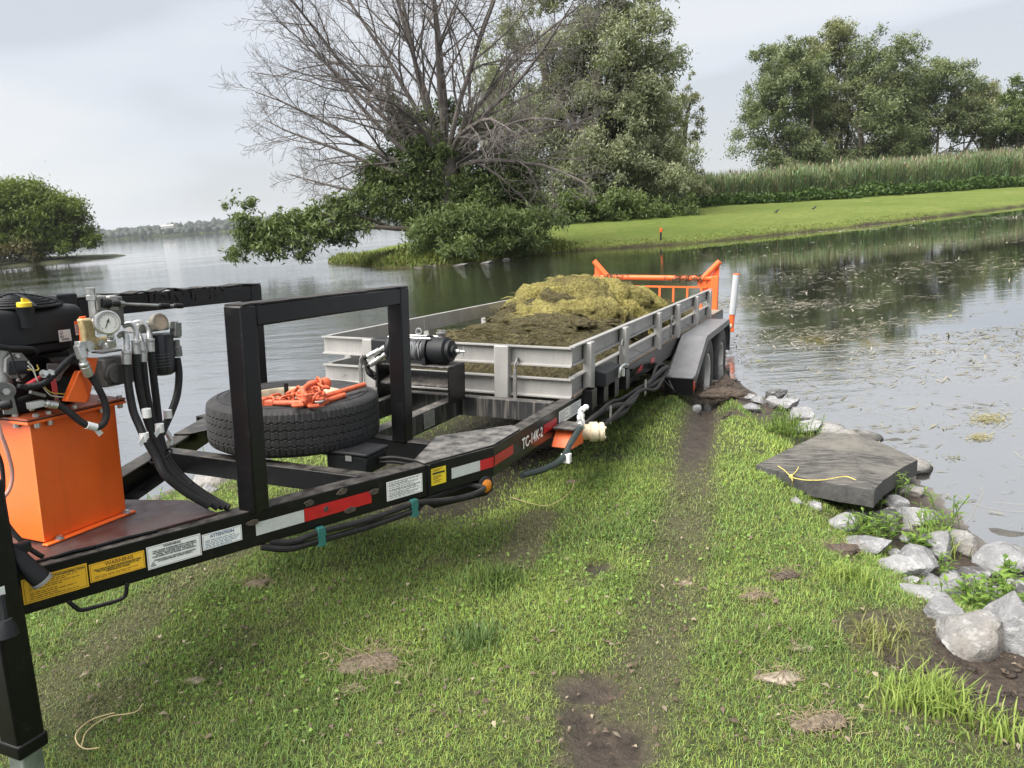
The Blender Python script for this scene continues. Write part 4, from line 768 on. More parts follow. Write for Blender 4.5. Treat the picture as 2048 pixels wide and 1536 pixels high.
# hoses strapped under the beam
def hose(name, pts, r, mat=None, n=9, par=None): return tr.part(name, MB().tube(smooth_path(pts, 7), r, n), mat or MAT['hose'], par)
hose('hydraulic_hose', [beam_pt(.78, -.01, -1.022), beam_pt(.86, .012, -1.036), beam_pt(.97, .014, -1.030), beam_pt(1.18, .012, -1.040), beam_pt(1.385, .014, -1.030), beam_pt(1.52, .02, -1.050), beam_pt(1.66, .03, -1.062), beam_pt(1.76, .02, -1.052), S3([2.86, 1.42, -1.035])], .0125)
hose('hydraulic_hose', [beam_pt(.75, -.01, -1.030), beam_pt(.84, .012, -1.057), beam_pt(.97, .014, -1.062), beam_pt(1.18, .012, -1.067), beam_pt(1.385, .014, -1.058), beam_pt(1.44, .0, -1.048)], .0125)
hose('hydraulic_hose', [beam_pt(1.40, .0, -1.036), beam_pt(1.52, -.02, -1.044), beam_pt(1.66, -.03, -1.040), beam_pt(1.78, -.04, -1.03)], .010)
for a in (.965, 1.385):
    cl = tr.part('strap_clamp', MB().prism([beam_pt(a-.014, .028, -1.010), beam_pt(a+.014, .028, -1.010), beam_pt(a+.017, .031, -1.043), beam_pt(a+.013, .028, -1.046), beam_pt(a+.016, .031, -1.080), beam_pt(a-.016, .031, -1.080), beam_pt(a-.013, .028, -1.046), beam_pt(a-.017, .031, -1.043)], S3([-nA[0], -nA[1], 0])*.022), MAT['greenstrap'], bevel=.004)
# battery box on the cross member
b0 = onU(712, 915, -.93); bx = tr.part('breakaway_box', MB().box((2.60, 1.73, -.955), (2.76, 1.93, -.878)), MAT['plastic'], bevel=.008)
tr.part('lid', MB().box((2.592, 1.722, -.878), (2.768, 1.938, -.862)), MAT['plastic'], bx, bevel=.006); tr.part('latch', MB().box((2.594, 1.80, -.90), (2.5995, 1.83, -.87)), MAT['greyplastic'], bx)
for k in (0, 1): hose('box_cable', [S3([2.69, 1.726, -.905-.016*k]), S3([2.71, 1.66, -.90-.02*k]), S3([2.74, 1.57, -.915-.02*k])], .007)

# ---------------------------------------------------------------- deck, stake rails
nb = 8; w = (sl(7)-.02 - (sr(7)+.015))/nb
for k in range(nb):
    mb = MB(); s0 = sr(7) + .0 + k*w; z = DK + .012 + .003*random.random()
    a, b = s0 + .003 + (.004 if k == 0 else 0), s0 + w - .003
    mb.prism([S3([4.14, a + .030, z-.035]), S3([4.14, b + .030, z-.035]), S3([4.14, b + .030, z]), S3([4.14, a + .030, z])], (5.94, -.060, 0)); tr.part('plank', mb, MAT['deckwood'], bevel=.003)
def stake_channel(p, q, inward, h=.114, lip=.028, th=.006):   # light channel with outward rolled lips, p, q = top edges
    p, q = np.asarray(p, float), np.asarray(q, float); i = nrm(inward)
    prof = [(-lip, 0), (-lip, -.008), (-.001, -.012), (0, -.015), (0, -h+.012), (-lip*.8, -h+.008), (-lip*.8, -h), (th, -h), (th, 0)]
    return MB().prism([p + i*a + S3([0, 0, b]) for a, b in prof], q - p)
ALU = MAT['alu']
FT = 4.11
endp = lambda s, u: S3([FT, s, u])
for nm, u0 in (('end_rail', -.597), ('end_rail', -.778)):
    tr.part(nm, stake_channel(endp(1.332, u0), endp(3.02, u0), (1, 0, 0)), ALU)
for s0, s1 in ((1.70, 1.79), (2.60, 2.69)):
    tr.part('stake', MB().box((FT-.062, s0, -.93), (FT-.006, s1, -.597)), ALU, bevel=.006)
RS = lambda t: 1.352 - .0072*(t-4.0); LS = lambda t: 2.985 - .0072*(t-4.0); URISE = lambda t: .004*(t-4)
cuts = [4.125, 5.36, 6.60, 7.85, 9.30]
for base, inward, off in ((RS, (0, 1, 0), 0), (LS, (0, -1, 0), 0)):
    for u0 in (-.594, -.773):
        for a, b in zip(cuts[:-1], cuts[1:]):
            tr.part('side_stake_rail', stake_channel(S3([a+.003, base(a), u0 + URISE(a)]), S3([b-.003, base(b), u0 + URISE(b)]), inward), ALU)
def gap_stake(t0, s0, out): tr.part('stake', MB().box((t0-.045, min(s0, s0+out), DK-.01), (t0+.045, max(s0, s0+out), -.60 + URISE(t0))), ALU, bevel=.006)
for t0 in (4.40, 5.22, 6.32, 7.15, 8.17, 9.06): gap_stake(t0, RS(t0)-.006, -.052)
for t0 in (4.40, 5.5, 6.6, 7.7, 8.8): gap_stake(t0, LS(t0)+.006, .052)
# hooked pins hanging in the rails
def hook_pin(p, u0, u1): tr.part('hook_pin', MB().tube(smooth_path([S3([p[0], p[1], u0]), S3([p[0], p[1], u1-.02]), S3([p[0]+.01, p[1], u1]), S3([p[0]+.04, p[1], u1+.03]), S3([p[0]+.06, p[1], u1+.01]), S3([p[0]+.05, p[1], u1-.01])], 5), .007, 6).bar((p[0], p[1], u0), (p[0], p[1], u1-.03), .02, .012, (1, 0, 0)), MAT['castgrey'])
hook_pin((4.045, 1.655), -.93, -.70); hook_pin((4.035, 2.70), -.95, -.72); hook_pin((4.98, 1.27), -.87, -.69); hook_pin((6.72, 1.27), -.87, -.69)
# ---- boxes and sockets on the right rail
ro = lambda t: sr(t) - .001
jb = tr.part('junction_box', MB().prism([S3([4.45, 1.30, -.880]), S3([4.45, 1.225, -.880]), S3([4.45, 1.225, -.795]), S3([4.45, 1.30, -.775])], (.36, 0, 0)), MAT['plastic'], bevel=.005)
tr.part('steel_lever', MB().tube(smooth_path([S3([4.70, 1.21, -.86]), S3([4.70, 1.20, -.80]), S3([4.76, 1.19, -.785]), S3([4.84, 1.185, -.80])], 4), .008, 7).tube([S3([4.76, 1.2, -.86]), S3([4.76, 1.2, -.81])], .014, 8), MAT['zinc'], jb)
for t0 in (4.245, 4.49, 4.74, 5.02):
    mb = MB(); w = .055; o = sr(t0)
    for x0, x1, y0, y1 in ((0, .10, o-.062, o-.057), (0, .10, o-.006, o-.002), (0, .005, o-.057, o-.006), (.095, .10, o-.057, o-.006)): mb.box((t0+x0, y0, -1.0), (t0+x1, y1, -.865))
    mb.box((t0+.005, o-.057, -.998), (t0+.095, o-.006, -.985)); tr.part('stake_pocket', mb, MAT['black'])
tr.part('angle_bracket', MB().prism([S3([5.15, sr(5.15)-.004, -.885]), S3([5.15, sr(5.15)-.075, -.875]), S3([5.42, sr(5.4)-.075, -.875]), S3([5.46, sr(5.4)-.004, -.985]), S3([5.15, sr(5.15)-.004, -.985])], (0, -.004, 0)), MAT['black'])
# hydraulic valve block on the rail: orange bracket, cream motor, white fittings, hoses
vb = S3([3.82, 1.245, -1.03]); vo = tr.part('valve_bracket', MB().prism([vb + S3([-.11, .07, -.045]), vb + S3([.085, .07, -.06]), vb + S3([.085, .07, .045]), vb + S3([-.03, .07, .045])], (0, -.12, 0)), MAT['orangeworn'], bevel=.005)
tr.part('bracket_cap', MB().box(vb + [-.09, -.052, .046], vb + [.075, .068, .058]), MAT['blackdirty'], vo, bevel=.003)
mo = vb + S3([.09, .0, -.005]); ma = S3([.45, -.9, 0]); tr.part('hydraulic_motor', MB().lathe([(.05, -.05), (.054, 0), (.054, .03), (.043, .035), (.043, .075), (.055, .08), (.055, .12), (.047, .124), (.047, .135), (.052, .138), (.052, .155), (.02, .158)], mo, ma, 22), MAT['cream'], vo)
mb = MB()
for k in range(4): a = R(45+90*k); mb.hexnut(mo + nrm(ma)*.155 + frame_of(ma)[0]*.037*math.cos(a) + frame_of(ma)[1]*.037*math.sin(a), ma, .010, .010)
tr.part('bolts', mb, MAT['cream'], vo)
for dt in (-.005, .05):
    f0 = vb + S3([.07+dt, -.03, .03]); mb = MB(); mb.lathe([(.015, 0), (.015, .03), (.011, .032), (.011, .048), (.013, .050), (.013, .065)], f0, (0, 0, 1), 6)
    mb.tube(smooth_path([f0 + S3([0, 0, .065]), f0 + S3([0, 0, .082]), f0 + S3([.012, -.003, .098]), f0 + S3([.03, -.006, .096])], 4), .008, 8); mb.lathe([(.009, 0), (.015, .006), (.015, .022), (.008, .026)], f0 + S3([.026, -.006, .097]), (1, -.2, -.2), 10); tr.part('fitting', mb, MAT['whiteink'], vo)
mb = MB(); e1 = vb + S3([.02, -.045, .075]); mb.lathe([(.012, 0), (.018, .01), (.018, .05), (.013, .055), (.015, .09)], e1, (-.8, -.4, -.12), 8); tr.part('fitting', mb, MAT['zinc'], vo)
hose('hydraulic_hose', [e1 + S3([-.06, -.03, -.01]), vb + S3([-.16, -.06, .01]), vb + S3([-.28, -.05, -.05]), vb + S3([-.40, 0, -.075]), vb + S3([-.55, .06, -.07])], .0165, paint('dark_green_hose', (.02, .032, .03), .5, var=.3, scale=20), 10)
tr.part('cable_tie_tag', MB().box(vb + [-.27, -.085, -.075], vb + [-.235, -.04, -.03]), MAT['whiteink'], vo)
hb = [[S3([4.02, 1.24, -1.06]), S3([4.30, 1.225, -1.045]), S3([4.62, 1.215, -1.04]), S3([4.95, 1.21, -1.06]), S3([5.30, 1.205, -1.035]), S3([5.62, 1.2, -1.06]), S3([5.95, 1.2, -1.03]), S3([6.25, 1.215, -1.04]), S3([6.5, 1.25, -1.08])]]
for k, (ds, du) in enumerate(((0, 0), (.004, -.035), (-.02, -.02), (.02, .02))): hose('hose_bundle', [p + S3([0, ds + .02*math.sin(i*1.7+k), du + .022*math.sin(i*1.3+k*2)]) for i, p in enumerate(hb[0])], .018 if k < 2 else .012)
for t0 in (4.42, 5.37): tr.part('hose_clip', MB().prism([S3([t0, 1.185, -.99]), S3([t0+.03, 1.185, -.99]), S3([t0+.03, 1.185, -1.09]), S3([t0, 1.185, -1.10])], (0, .006, 0)), MAT['zinc'])
tr.part('loop_handle', MB().tube(smooth_path([S3([5.98, 1.24, -1.02]), S3([6.0, 1.18, -1.10]), S3([6.12, 1.12, -1.20]), S3([6.22, 1.14, -1.22]), S3([6.3, 1.2, -1.15])], 5), .009, 7), MAT['black'])

# ---------------------------------------------------------------- fenders and wheels
MAT['diamond'] = MAT['tread']
def fender(side):
    si = 1.262 if side < 0 else 2*CS + .0 - 1.262 + .02; so_ = 1.03 if side < 0 else 2*CS - 1.03 + .02
    P2 = [(6.47, -1.157), (6.62, -1.157), (7.22, -.886), (8.85, -.886), (8.98, -1.0), (9.0, -1.25)]
    th = .006; mb = MB()
    for (a, b), (c, d) in zip(P2[:-1], P2[1:]):
        n = nrm([-(d-b), c-a]); mb.prism([S3([a, si, b]), S3([c, si, d]), S3([c, so_, d]), S3([a, so_, b])], S3([n[0]*th, 0, n[1]*th]))
    fd = tr.part('fender', mb, MAT['tread'])
    lipo = [(6.47, -1.157), (6.62, -1.157), (7.22, -.886), (8.85, -.886), (8.98, -1.0), (9.0, -1.25)]; off = [(6.47, -1.30), (6.56, -1.30), (6.66, -1.215), (7.26, -.935), (8.80, -.935), (8.93, -1.02), (8.95, -1.25)]
    tr.part('fender_lip', MB().prism([S3([a, so_ + side*.001, b]) for a, b in off + lipo[::-1]], (0, side*.006, 0)), MAT['black'], fd)
    tr.part('front_panel', MB().box((6.462, min(si, so_), -1.30), (6.47, max(si, so_), -1.158)), MAT['black'], fd)
    tr.part('step_support', MB().prism([S3([6.48, si, -1.16]), S3([6.48, si, -1.36]), S3([7.2, si, -1.1]), S3([7.2, si, -.9])], (0, -side*.006, 0)), MAT['black'], fd)
    if side < 0:
        tr.part('reflector', MB().box((6.485, so_-.012, -1.265), (6.56, so_-.006, -1.185)), MAT['redlens'], fd, bevel=.003)
        # raised tread pattern on the sloping panel and the top
        mb = MB(); sl_ = nrm([.60, .271]); nn = S3([-sl_[1], 0, sl_[0]]); L = math.hypot(.6, .271)
        for i in range(24):
            for j in range(11):
                c = S3([6.62, 0, -1.157]) + S3([sl_[0], 0, sl_[1]])*(.015 + L*.97*i/24) + nn*th + S3([0, so_ + .012 + (si-so_-.02)*j/11, 0]); a = R(45 if (i+j) % 2 else -45); e = S3([sl_[0]*math.cos(a), math.sin(a), sl_[1]*math.cos(a)])*.0105; f = np.cross(nn, nrm(e))*.0028
                mb.add([c-e, c+f+nn*.0018, c+e, c-f+nn*.0018], [(0,1,2,3)])
        tr.part('tread_pattern', mb, MAT['tread'], fd)
    return fd
fender(-1); fender(1)
def tyre_profile(Rr, Wd, rim):
    return [(rim, -Wd*.36), (rim+.012, -Wd*.42), (rim+.05, -Wd*.49), (Rr-.07, -Wd*.50), (Rr-.03, -Wd*.47), (Rr-.012, -Wd*.42)]
def tyre_mesh(o, axis, Rr, Wd, rim, seg=360, tread=True):
    """tyre of revolution with five ribs, zigzag grooves and cut shoulders"""
    o = np.asarray(o, float); a, b, d = frame_of(axis); side = tyre_profile(Rr, Wd, rim); hw = Wd*.42; g = .006; gp = [-.56, -.2, .2, .56]
    cols = [(r, h, 0, 0) for r, h in side]; cols.append((Rr-.006, -hw*.93, 0, 1))
    for q in gp: cols += [(Rr-.001, q*hw-.0045, 1, 0), (Rr-g, q*hw-.002, 1, 0), (Rr-g, q*hw+.002, 1, 0), (Rr-.001, q*hw+.0045, 1, 0)]
    cols.append((Rr-.006, hw*.93, 0, 1)); cols += [(r, -h, 0, 0) for r, h in side[::-1]]
    vs = []; n = seg; m = len(cols)
    for r, h, zig, sh in cols:
        for k in range(n):
            rr = r; hh = h
            if tread:
                if zig: hh += .0028*(1 if (k//3 + int(abs(h)*900)) % 2 else -1)
                if sh and k % 4 == 0: rr -= .004
                if not zig and not sh and r > Rr-.02 and k % 4 == 0: rr -= .0035
                if zig and k % 6 == 0: rr -= .0016
            vs.append(o + d*hh + rr*(a*math.cos(2*math.pi*k/n) + b*math.sin(2*math.pi*k/n)))
    fs = [(i*n + k, i*n + (k+1) % n, (i+1)*n + (k+1) % n, (i+1)*n + k) for i in range(m-1) for k in range(n)]
    return MB().add(vs, fs)
def rim_mesh(o, axis, rim, Wd, n=40):
    pr = [(rim+.008, Wd*.40), (rim+.010, Wd*.44), (rim-.004, Wd*.43), (rim-.014, Wd*.36), (rim-.02, Wd*.10), (rim-.04, Wd*.03), (rim*.72, Wd*.06), (rim*.55, Wd*.10), (rim*.36, Wd*.02), (rim*.30, Wd*.02), (rim*.28, Wd*-.05), (.002, Wd*-.05)]
    return MB().lathe([(r, h) for r, h in pr], o, axis, n, cap=False)
for i, (t0, s0, sg) in enumerate(((7.50, 1.150, -1), (8.42, 1.142, -1), (7.50, 2*CS-1.13, 1), (8.42, 2*CS-1.12, 1))):
    o = (t0, s0, -1.30); wh = tr.part('wheel', tyre_mesh(o, (0, sg, 0), .385, .215, .205, 120), MAT['rubberlow'])
    tr.part('rim', rim_mesh(o, (0, sg, 0), .205, .215), MAT['rimwhite'], wh); hb_ = MB(); hb_.lathe([(.055, -.03), (.055, .05), (.04, .07), (.005, .075)], o, (0, sg, 0), 20)
    for k in range(8): a = 2*math.pi*k/8; hb_.hexnut(S3(o) + S3([math.cos(a)*.083, sg*.012, math.sin(a)*.083]), (0, sg, 0), .011, .018)
    tr.part('hub', hb_, MAT['castgrey'], wh)
for t0 in (7.50, 8.42): tr.part('axle', MB().tube([S3([t0, 1.2, -1.28]), S3([t0, 2*CS-1.2, -1.28])], .045, 10), MAT['black'])
# ---------------------------------------------------------------- orange gantry at the rear, grille, guide post
OR = MAT['orangeworn']; TG = 10.03
for s0, sg in ((1.36, -1), (2.90, 1)):
    pst = tr.part('gantry_post', MB().box((TG-.045, s0-.045, DK-.05), (TG+.045, s0+.045, -.455)), OR, bevel=.008)
    tr.part('flare_pipe', MB().tube([S3([TG, s0-sg*.16, -.50]), S3([TG, s0+sg*.05, -.275])], .036, 16), OR, pst)
    tr.part('flare_gusset', MB().prism([S3([TG+.02, s0+sg*.045, -.46]), S3([TG+.02, s0+sg*.045, -.32]), S3([TG+.02, s0-sg*.06, -.46])], (.008, 0, 0)), OR, pst)
    tr.part('corner_gusset', MB().prism([S3([TG-.01, s0-sg*.045, -.50]), S3([TG-.01, s0-sg*.22, -.50]), S3([TG-.01, s0-sg*.22, -.56]), S3([TG-.01, s0-sg*.045, -.72])], (.008, 0, 0)), OR, pst)
roller = tr.part('cross_pipe', MB().tube([S3([TG, 1.33, -.487]), S3([TG, 2.93, -.487])], .033, 20), OR)
tr.part('grille_rail', MB().bar((TG-.02, 1.45, -.60), (TG-.02, 2.84, -.60), .022, .022), OR); tr.part('grille_rail', MB().bar((TG-.02, 1.45, -.865), (TG-.02, 2.84, -.865), .03, .03), OR)
for k in range(8): s0 = 1.52 + .178*k; tr.part('grille_bar', MB().bar((TG-.02, s0, -.60), (TG-.02, s0, -.865), .024, .024, (1, 0, 0)), OR)
mb = MB()
for k in range(150):
    s0 = random.choice([1.45 + abs(random.gauss(0, .16)), 2.62 + random.gauss(0, .04), 2.78 + random.gauss(0, .05), 1.8 + random.gauss(0, .06)]); z = -.46 + random.random()*.02; p = S3([TG + random.gauss(0, .03), s0, z])
    mb.tube([p, p + S3([random.gauss(0, .02), random.gauss(0, .04), -.01]), p + S3([-.035 + random.gauss(0, .01), random.gauss(0, .05), -.05 - .06*random.random()])], .0045, 4)
tr.part('snagged_weed', mb, paint('snagged_weed', (.05, .045, .025), .9, var=.4, scale=40), label='dark strands of weed caught on the pipe')
gp = onT(1463, 660, 9.75); arm = tr.part('guide_post_arm', MB().box((9.70, gp[1]-.03, gp[2]-.02), (9.78, 1.26, gp[2]+.02)), OR, bevel=.004)
gp = S3([9.745, gp[1]+.01, gp[2]]); gpt = gp + S3([.0, -.04, .68]); gm = gp + (gpt-gp)*.285
tr.part('guide_post_base', MB().tube([gp, gm], .034, 16), OR, arm); tr.part('guide_post_pipe', MB().tube([gm, gpt], .041, 18), MAT['pvc'], arm, label='grey plastic guide pipe'); tr.part('pipe_cap', MB().lathe([(.042, 0), (.042, .012), (.02, .016)], gpt - S3([0, 0, .004]), gpt-gp, 18), OR, arm)
tr.part('hose_end', MB().lathe([(.02, 0), (.03, .02), (.03, .06), (.02, .07)], (9.72, 1.16, gp[2]+.05), (0, -1, 0), 12), MAT['cream'], arm)
# ================================================================ things carried on the trailer
# ---- spare wheel lying between the hoops
sw = Rig('spare_wheel', 'spare tyre on a rusty steel rim lying flat between the black guard hoops', 'tyre', (2.50, 2.18, -.89), True)
SWC = S3([2.77, 2.215, -.775]); ty = sw.part('tyre', tyre_mesh(SWC, (0, 0, 1), .378, .215, .215, 420), MAT['rubber'], sharp=28)
sw.part('rim', rim_mesh(SWC, (0, 0, 1), .215, .215, 60), MAT['rimgold'])
for r0, r1 in ((.292, .299), (.325, .328)): sw.part('sidewall_ring', MB().lathe([(r0, .1062), (r0+.001, .1082), (r1-.001, .1082), (r1, .1062)], SWC, (0, 0, 1), 90, cap=False), MAT['rubber'], ty)
sw.part('stud', MB().bar(SWC + [-.05, -.0, -.05], SWC + [-.05, 0, .16], .016, .010, (1, 0, 0)), MAT['black'])
# ---- chain and load binders heaped in the rim
lc = Rig('load_chain', 'orange load chain with hooks heaped in the spare wheel rim', 'chain', SWC + [0, -.02, 0], True)
ST = SWC[2] + .115
def link_mesh(L=.060, Wd=.038, r=.0058):
    pts = []
    for k in range(20): a = 2*math.pi*k/20; pts.append(S3([math.cos(a)*Wd/2 + (0), math.sin(a)*Wd/2 + (L-Wd)/2*(1 if math.sin(a) >= 0 else -1), 0]))
    mb = MB(); mb.tube(pts, r, 7, closed=True); return mb
lm = link_mesh(); lme = bpy.data.meshes.new('link'); lme.from_pydata(lm.v, [], lm.f); lme.materials.append(MAT['chain']); lme.polygons.foreach_set('use_smooth', np.ones(len(lme.polygons), bool))
lme2 = lme.copy(); lme2.materials.clear(); lme2.materials.append(MAT['zinc'])
def put_link(p, d, roll, mesh=None):
    o = link('link', mesh or lme, lc.o); d = Vector(nrm(d)); q = d.to_track_quat('Y', 'Z'); o.matrix_local = Matrix.Translation(Vector(np.asarray(p) - lc.base)) @ q.to_matrix().to_4x4() @ Matrix.Rotation(roll, 4, 'Y')
def chain_path(pts, step=.046, mesh=None):
    P = smooth_path(pts, 30); acc = 0; k = 0
    for a, b in zip(P[:-1], P[1:]):
        acc += np.linalg.norm(b-a)
        if acc >= step: acc = 0; put_link(b, b-a, (k % 2)*math.pi/2 + random.gauss(0, .3), mesh); k += 1
f = lambda x, y, z=ST: onU(x, y, z)
chain_path([f(520, 800, ST-.02), f(548, 803, ST-.01), f(575, 800, ST), f(595, 790, ST), f(610, 800, ST+.01)]); chain_path([f(570, 792, ST+.0), f(590, 780, ST+.02), f(608, 788, ST+.02), f(625, 775, ST+.03), f(640, 785, ST+.03), f(628, 798, ST+.02), f(610, 790, ST+.01)])
chain_path([f(650, 757, ST+.06), f(636, 763, ST+.06), f(648, 772, ST+.05)]); chain_path([f(612, 803, ST+.01), f(626, 801, ST+.01), f(640, 802, ST+.01)], mesh=lme2)
chain_path([f(530, 806, ST-.03), f(555, 797, ST-.03), f(585, 804, ST-.03), f(610, 796, ST-.03), f(640, 795, ST-.03)]); chain_path([f(655, 778, ST), f(630, 770, ST+.01), f(612, 778, ST)])
lc.part('hook', MB().tube(smooth_path([f(652, 768, ST+.05), f(634, 765, ST+.06), f(614, 772, ST+.06), f(606, 781, ST+.055), f(612, 790, ST+.05), f(628, 788, ST+.05)], 6), [.012]*10 + [.0105]*10 + [.009]*6 + [.007]*5, 9), MAT['chain'])
lc.part('hook_eye', MB().lathe([(.006, -.02), (.022, -.012), (.026, 0), (.022, .012), (.006, .02)], f(651, 766, ST+.055), (1, .4, .2), 16), MAT['chain'])
def binder(a, b, label, r=.0115):
    t = Rig('load_binder', label, 'load binder', (a+b)/2, True, group='load binders on the spare wheel'); d = nrm(b-a)
    t.part('handle', MB().tube([a + (b-a)*.30, a + (b-a)*.55, b - d*.004, b], [r*.9, r*1.05, r*1.05, r*.7], 12), MAT['chain'])
    t.part('body', MB().bar(a, a + (b-a)*.34,   .026, .028), MAT['chain'], bevel=.006); t.part('pivot', MB().lathe([(.016, -.024), (.019, -.02), (.019, .02), (.016, .024)], a + (b-a)*.08, (0, 0, 1), 14), MAT['chain'])
    t.part('claw', MB().tube(smooth_path([a, a - d*.03 + S3([0, .015, .0]), a - d*.05 + S3([0, -.005, 0]), a - d*.03 + S3([0, -.03, 0])], 5), .009, 8), MAT['chain'])
binder(f(605, 806, ST+.01), f(730, 769, ST+.02), 'long orange load binder handle pointing right across the spare tyre')
binder(f(520, 806, ST+.0), f(607, 806, ST+.012), 'short orange load binder lying at the left of the chain heap')
binder(f(636, 807, ST+.0), f(690, 790, ST+.005), 'second orange load binder handle just below the long one')
# ---- winch on its stand
wn = Rig('winch', 'black hydraulic winch with grey rope on a black stand before the end rails', 'winch', (3.78, 2.16, -.89), True)
wt = 3.70; zt = -.678
mb = MB(); mb.box((wt, 1.905, zt-.012), (wt+.20, 2.372, zt)); stn = wn.part('stand_top', mb, MAT['blackdirty'], bevel=.004)
for s0 in (1.905, 2.362): wn.part('stand_leg', MB().box((wt, s0, DK+.001), (wt+.20, s0+.010, zt-.0125)), MAT['black'], bevel=.002)
wn.part('stand_shelf', MB().prism([S3([wt+.02, 1.916, zt-.115]), S3([wt+.02, 2.361, zt-.115]), S3([wt+.19, 2.361, zt-.065]), S3([wt+.19, 1.916, zt-.065])], (0, 0, -.008)), MAT['blackdirty'])
wa = S3([wt+.075, 0, zt+.078]); at_s = lambda s: S3([wa[0], s, wa[2]]); AX = (0, -1, 0)
wn.part('gear_housing', MB().lathe([(.062, 0), (.072, .005), (.076, .05), (.076, .10), (.070, .106), (.060, .110), (.060, .13), (.034, .134), (.034, .15), (.022, .153), (.022, .158)], at_s(2.052), AX, 36), MAT['plastic'])
wn.part('drum_rope', MB().lathe([(.050, 0)] + [(.050 + .006*math.sin(k*1.9) + .004*(k % 2), .004 + .0075*k) for k in range(25)] + [(.05, .195)], at_s(2.255), AX, 30), MAT['cable'])
mb = MB()
for k in range(16):
    s0 = 2.235 - .17*random.random(); r = .058 + .004*random.random(); tl = random.gauss(0, .25); pts = [at_s(s0 + tl*.05*math.sin(a)) + S3([math.cos(a)*r, 0, math.sin(a)*r]) for a in np.linspace(0, 2*math.pi, 22)[:-1]]; mb.tube(pts, .0048, 6, closed=True)
wn.part('rope_turns', mb, MAT['cable'])
for s0 in (2.052, 2.285):
    mb = MB(); mb.lathe([(.083, 0), (.083, .022)], at_s(s0), (0, 1, 0), 30); mb.box((wa[0]-.075, s0, zt+.001), (wa[0]+.085, s0+.022, zt+.05)); wn.part('drum_support', mb, MAT['plastic'], bevel=.003)
wn.part('motor', MB().box((wa[0]-.05, 2.308, wa[2]-.05), (wa[0]+.055, 2.42, wa[2]+.055)), MAT['plastic'], bevel=.012)
mb = MB()
for dz in (.07, ): mb.tube([S3([wa[0]-.045, 2.30, wa[2]+dz]), S3([wa[0]-.045, 2.03, wa[2]+dz])], .0065, 8)
mb.tube([S3([wa[0]+.05, 2.30, wa[2]+.07]), S3([wa[0]+.05, 2.03, wa[2]+.07])], .0065, 8); wn.part('tie_bar', mb, MAT['zinc'])
mb = MB(); mb.lathe([(.022, 0), (.022, .02), (.030, .022), (.030, .03), (.012, .034), (.012, .042)], at_s(1.985) + [0, 0, .072], (0, 0, 1), 16); mb.bar(at_s(2.01) + [0, 0, .112], at_s(1.955) + [0, 0, .112], .010, .008); wn.part('brake_cap', mb, MAT['castgrey'])
mb = MB(); mb.lathe([(.014, 0), (.014, .02), (.006, .022), (.006, .05)], at_s(1.894), AX, 12); mb.tube([at_s(1.85) + [0, 0, -.028], at_s(1.85) + [0, 0, .028]], .004, 7); wn.part('clutch_handle', mb, MAT['zinc'])
mb = MB(); mb.tube([S3([wa[0]+.02, 2.14, wa[2]+.075]), S3([wa[0]+.02, 2.14, wa[2]+.09])], .006, 6); mb.torus_path([S3([wa[0]+.02, 2.14 + .018*math.cos(a), wa[2]+.098 + .018*math.sin(a)]) for a in np.linspace(0, 2*math.pi, 15)[:-1]], .004, 6); wn.part('rope_clip', mb, MAT['zinc'])
for k, (p, q) in enumerate(((onT(771, 694, 3.70), onT(736, 713, 3.69)), (onT(772, 708, 3.70), onT(741, 729, 3.69)))):
    d = nrm(q-p); mb = MB(); mb.lathe([(.016, 0), (.016, .02), (.012, .024), (.012, .04), (.018, .042), (.018, .06), (.014, .065), (.017, .07), (.017, float(np.linalg.norm(q-p)))], p, d, 12); wn.part('hose_fitting', mb, MAT['zinc'])
    e = onT(752, 757 - 6*k, 3.72); wn.part('hose', MB().tube(smooth_path([q - d*.01, q + d*.03, q + S3([0, .005, -.06]), e + S3([0, .05, .03]), e], 6), .013, 9), MAT['hose'])

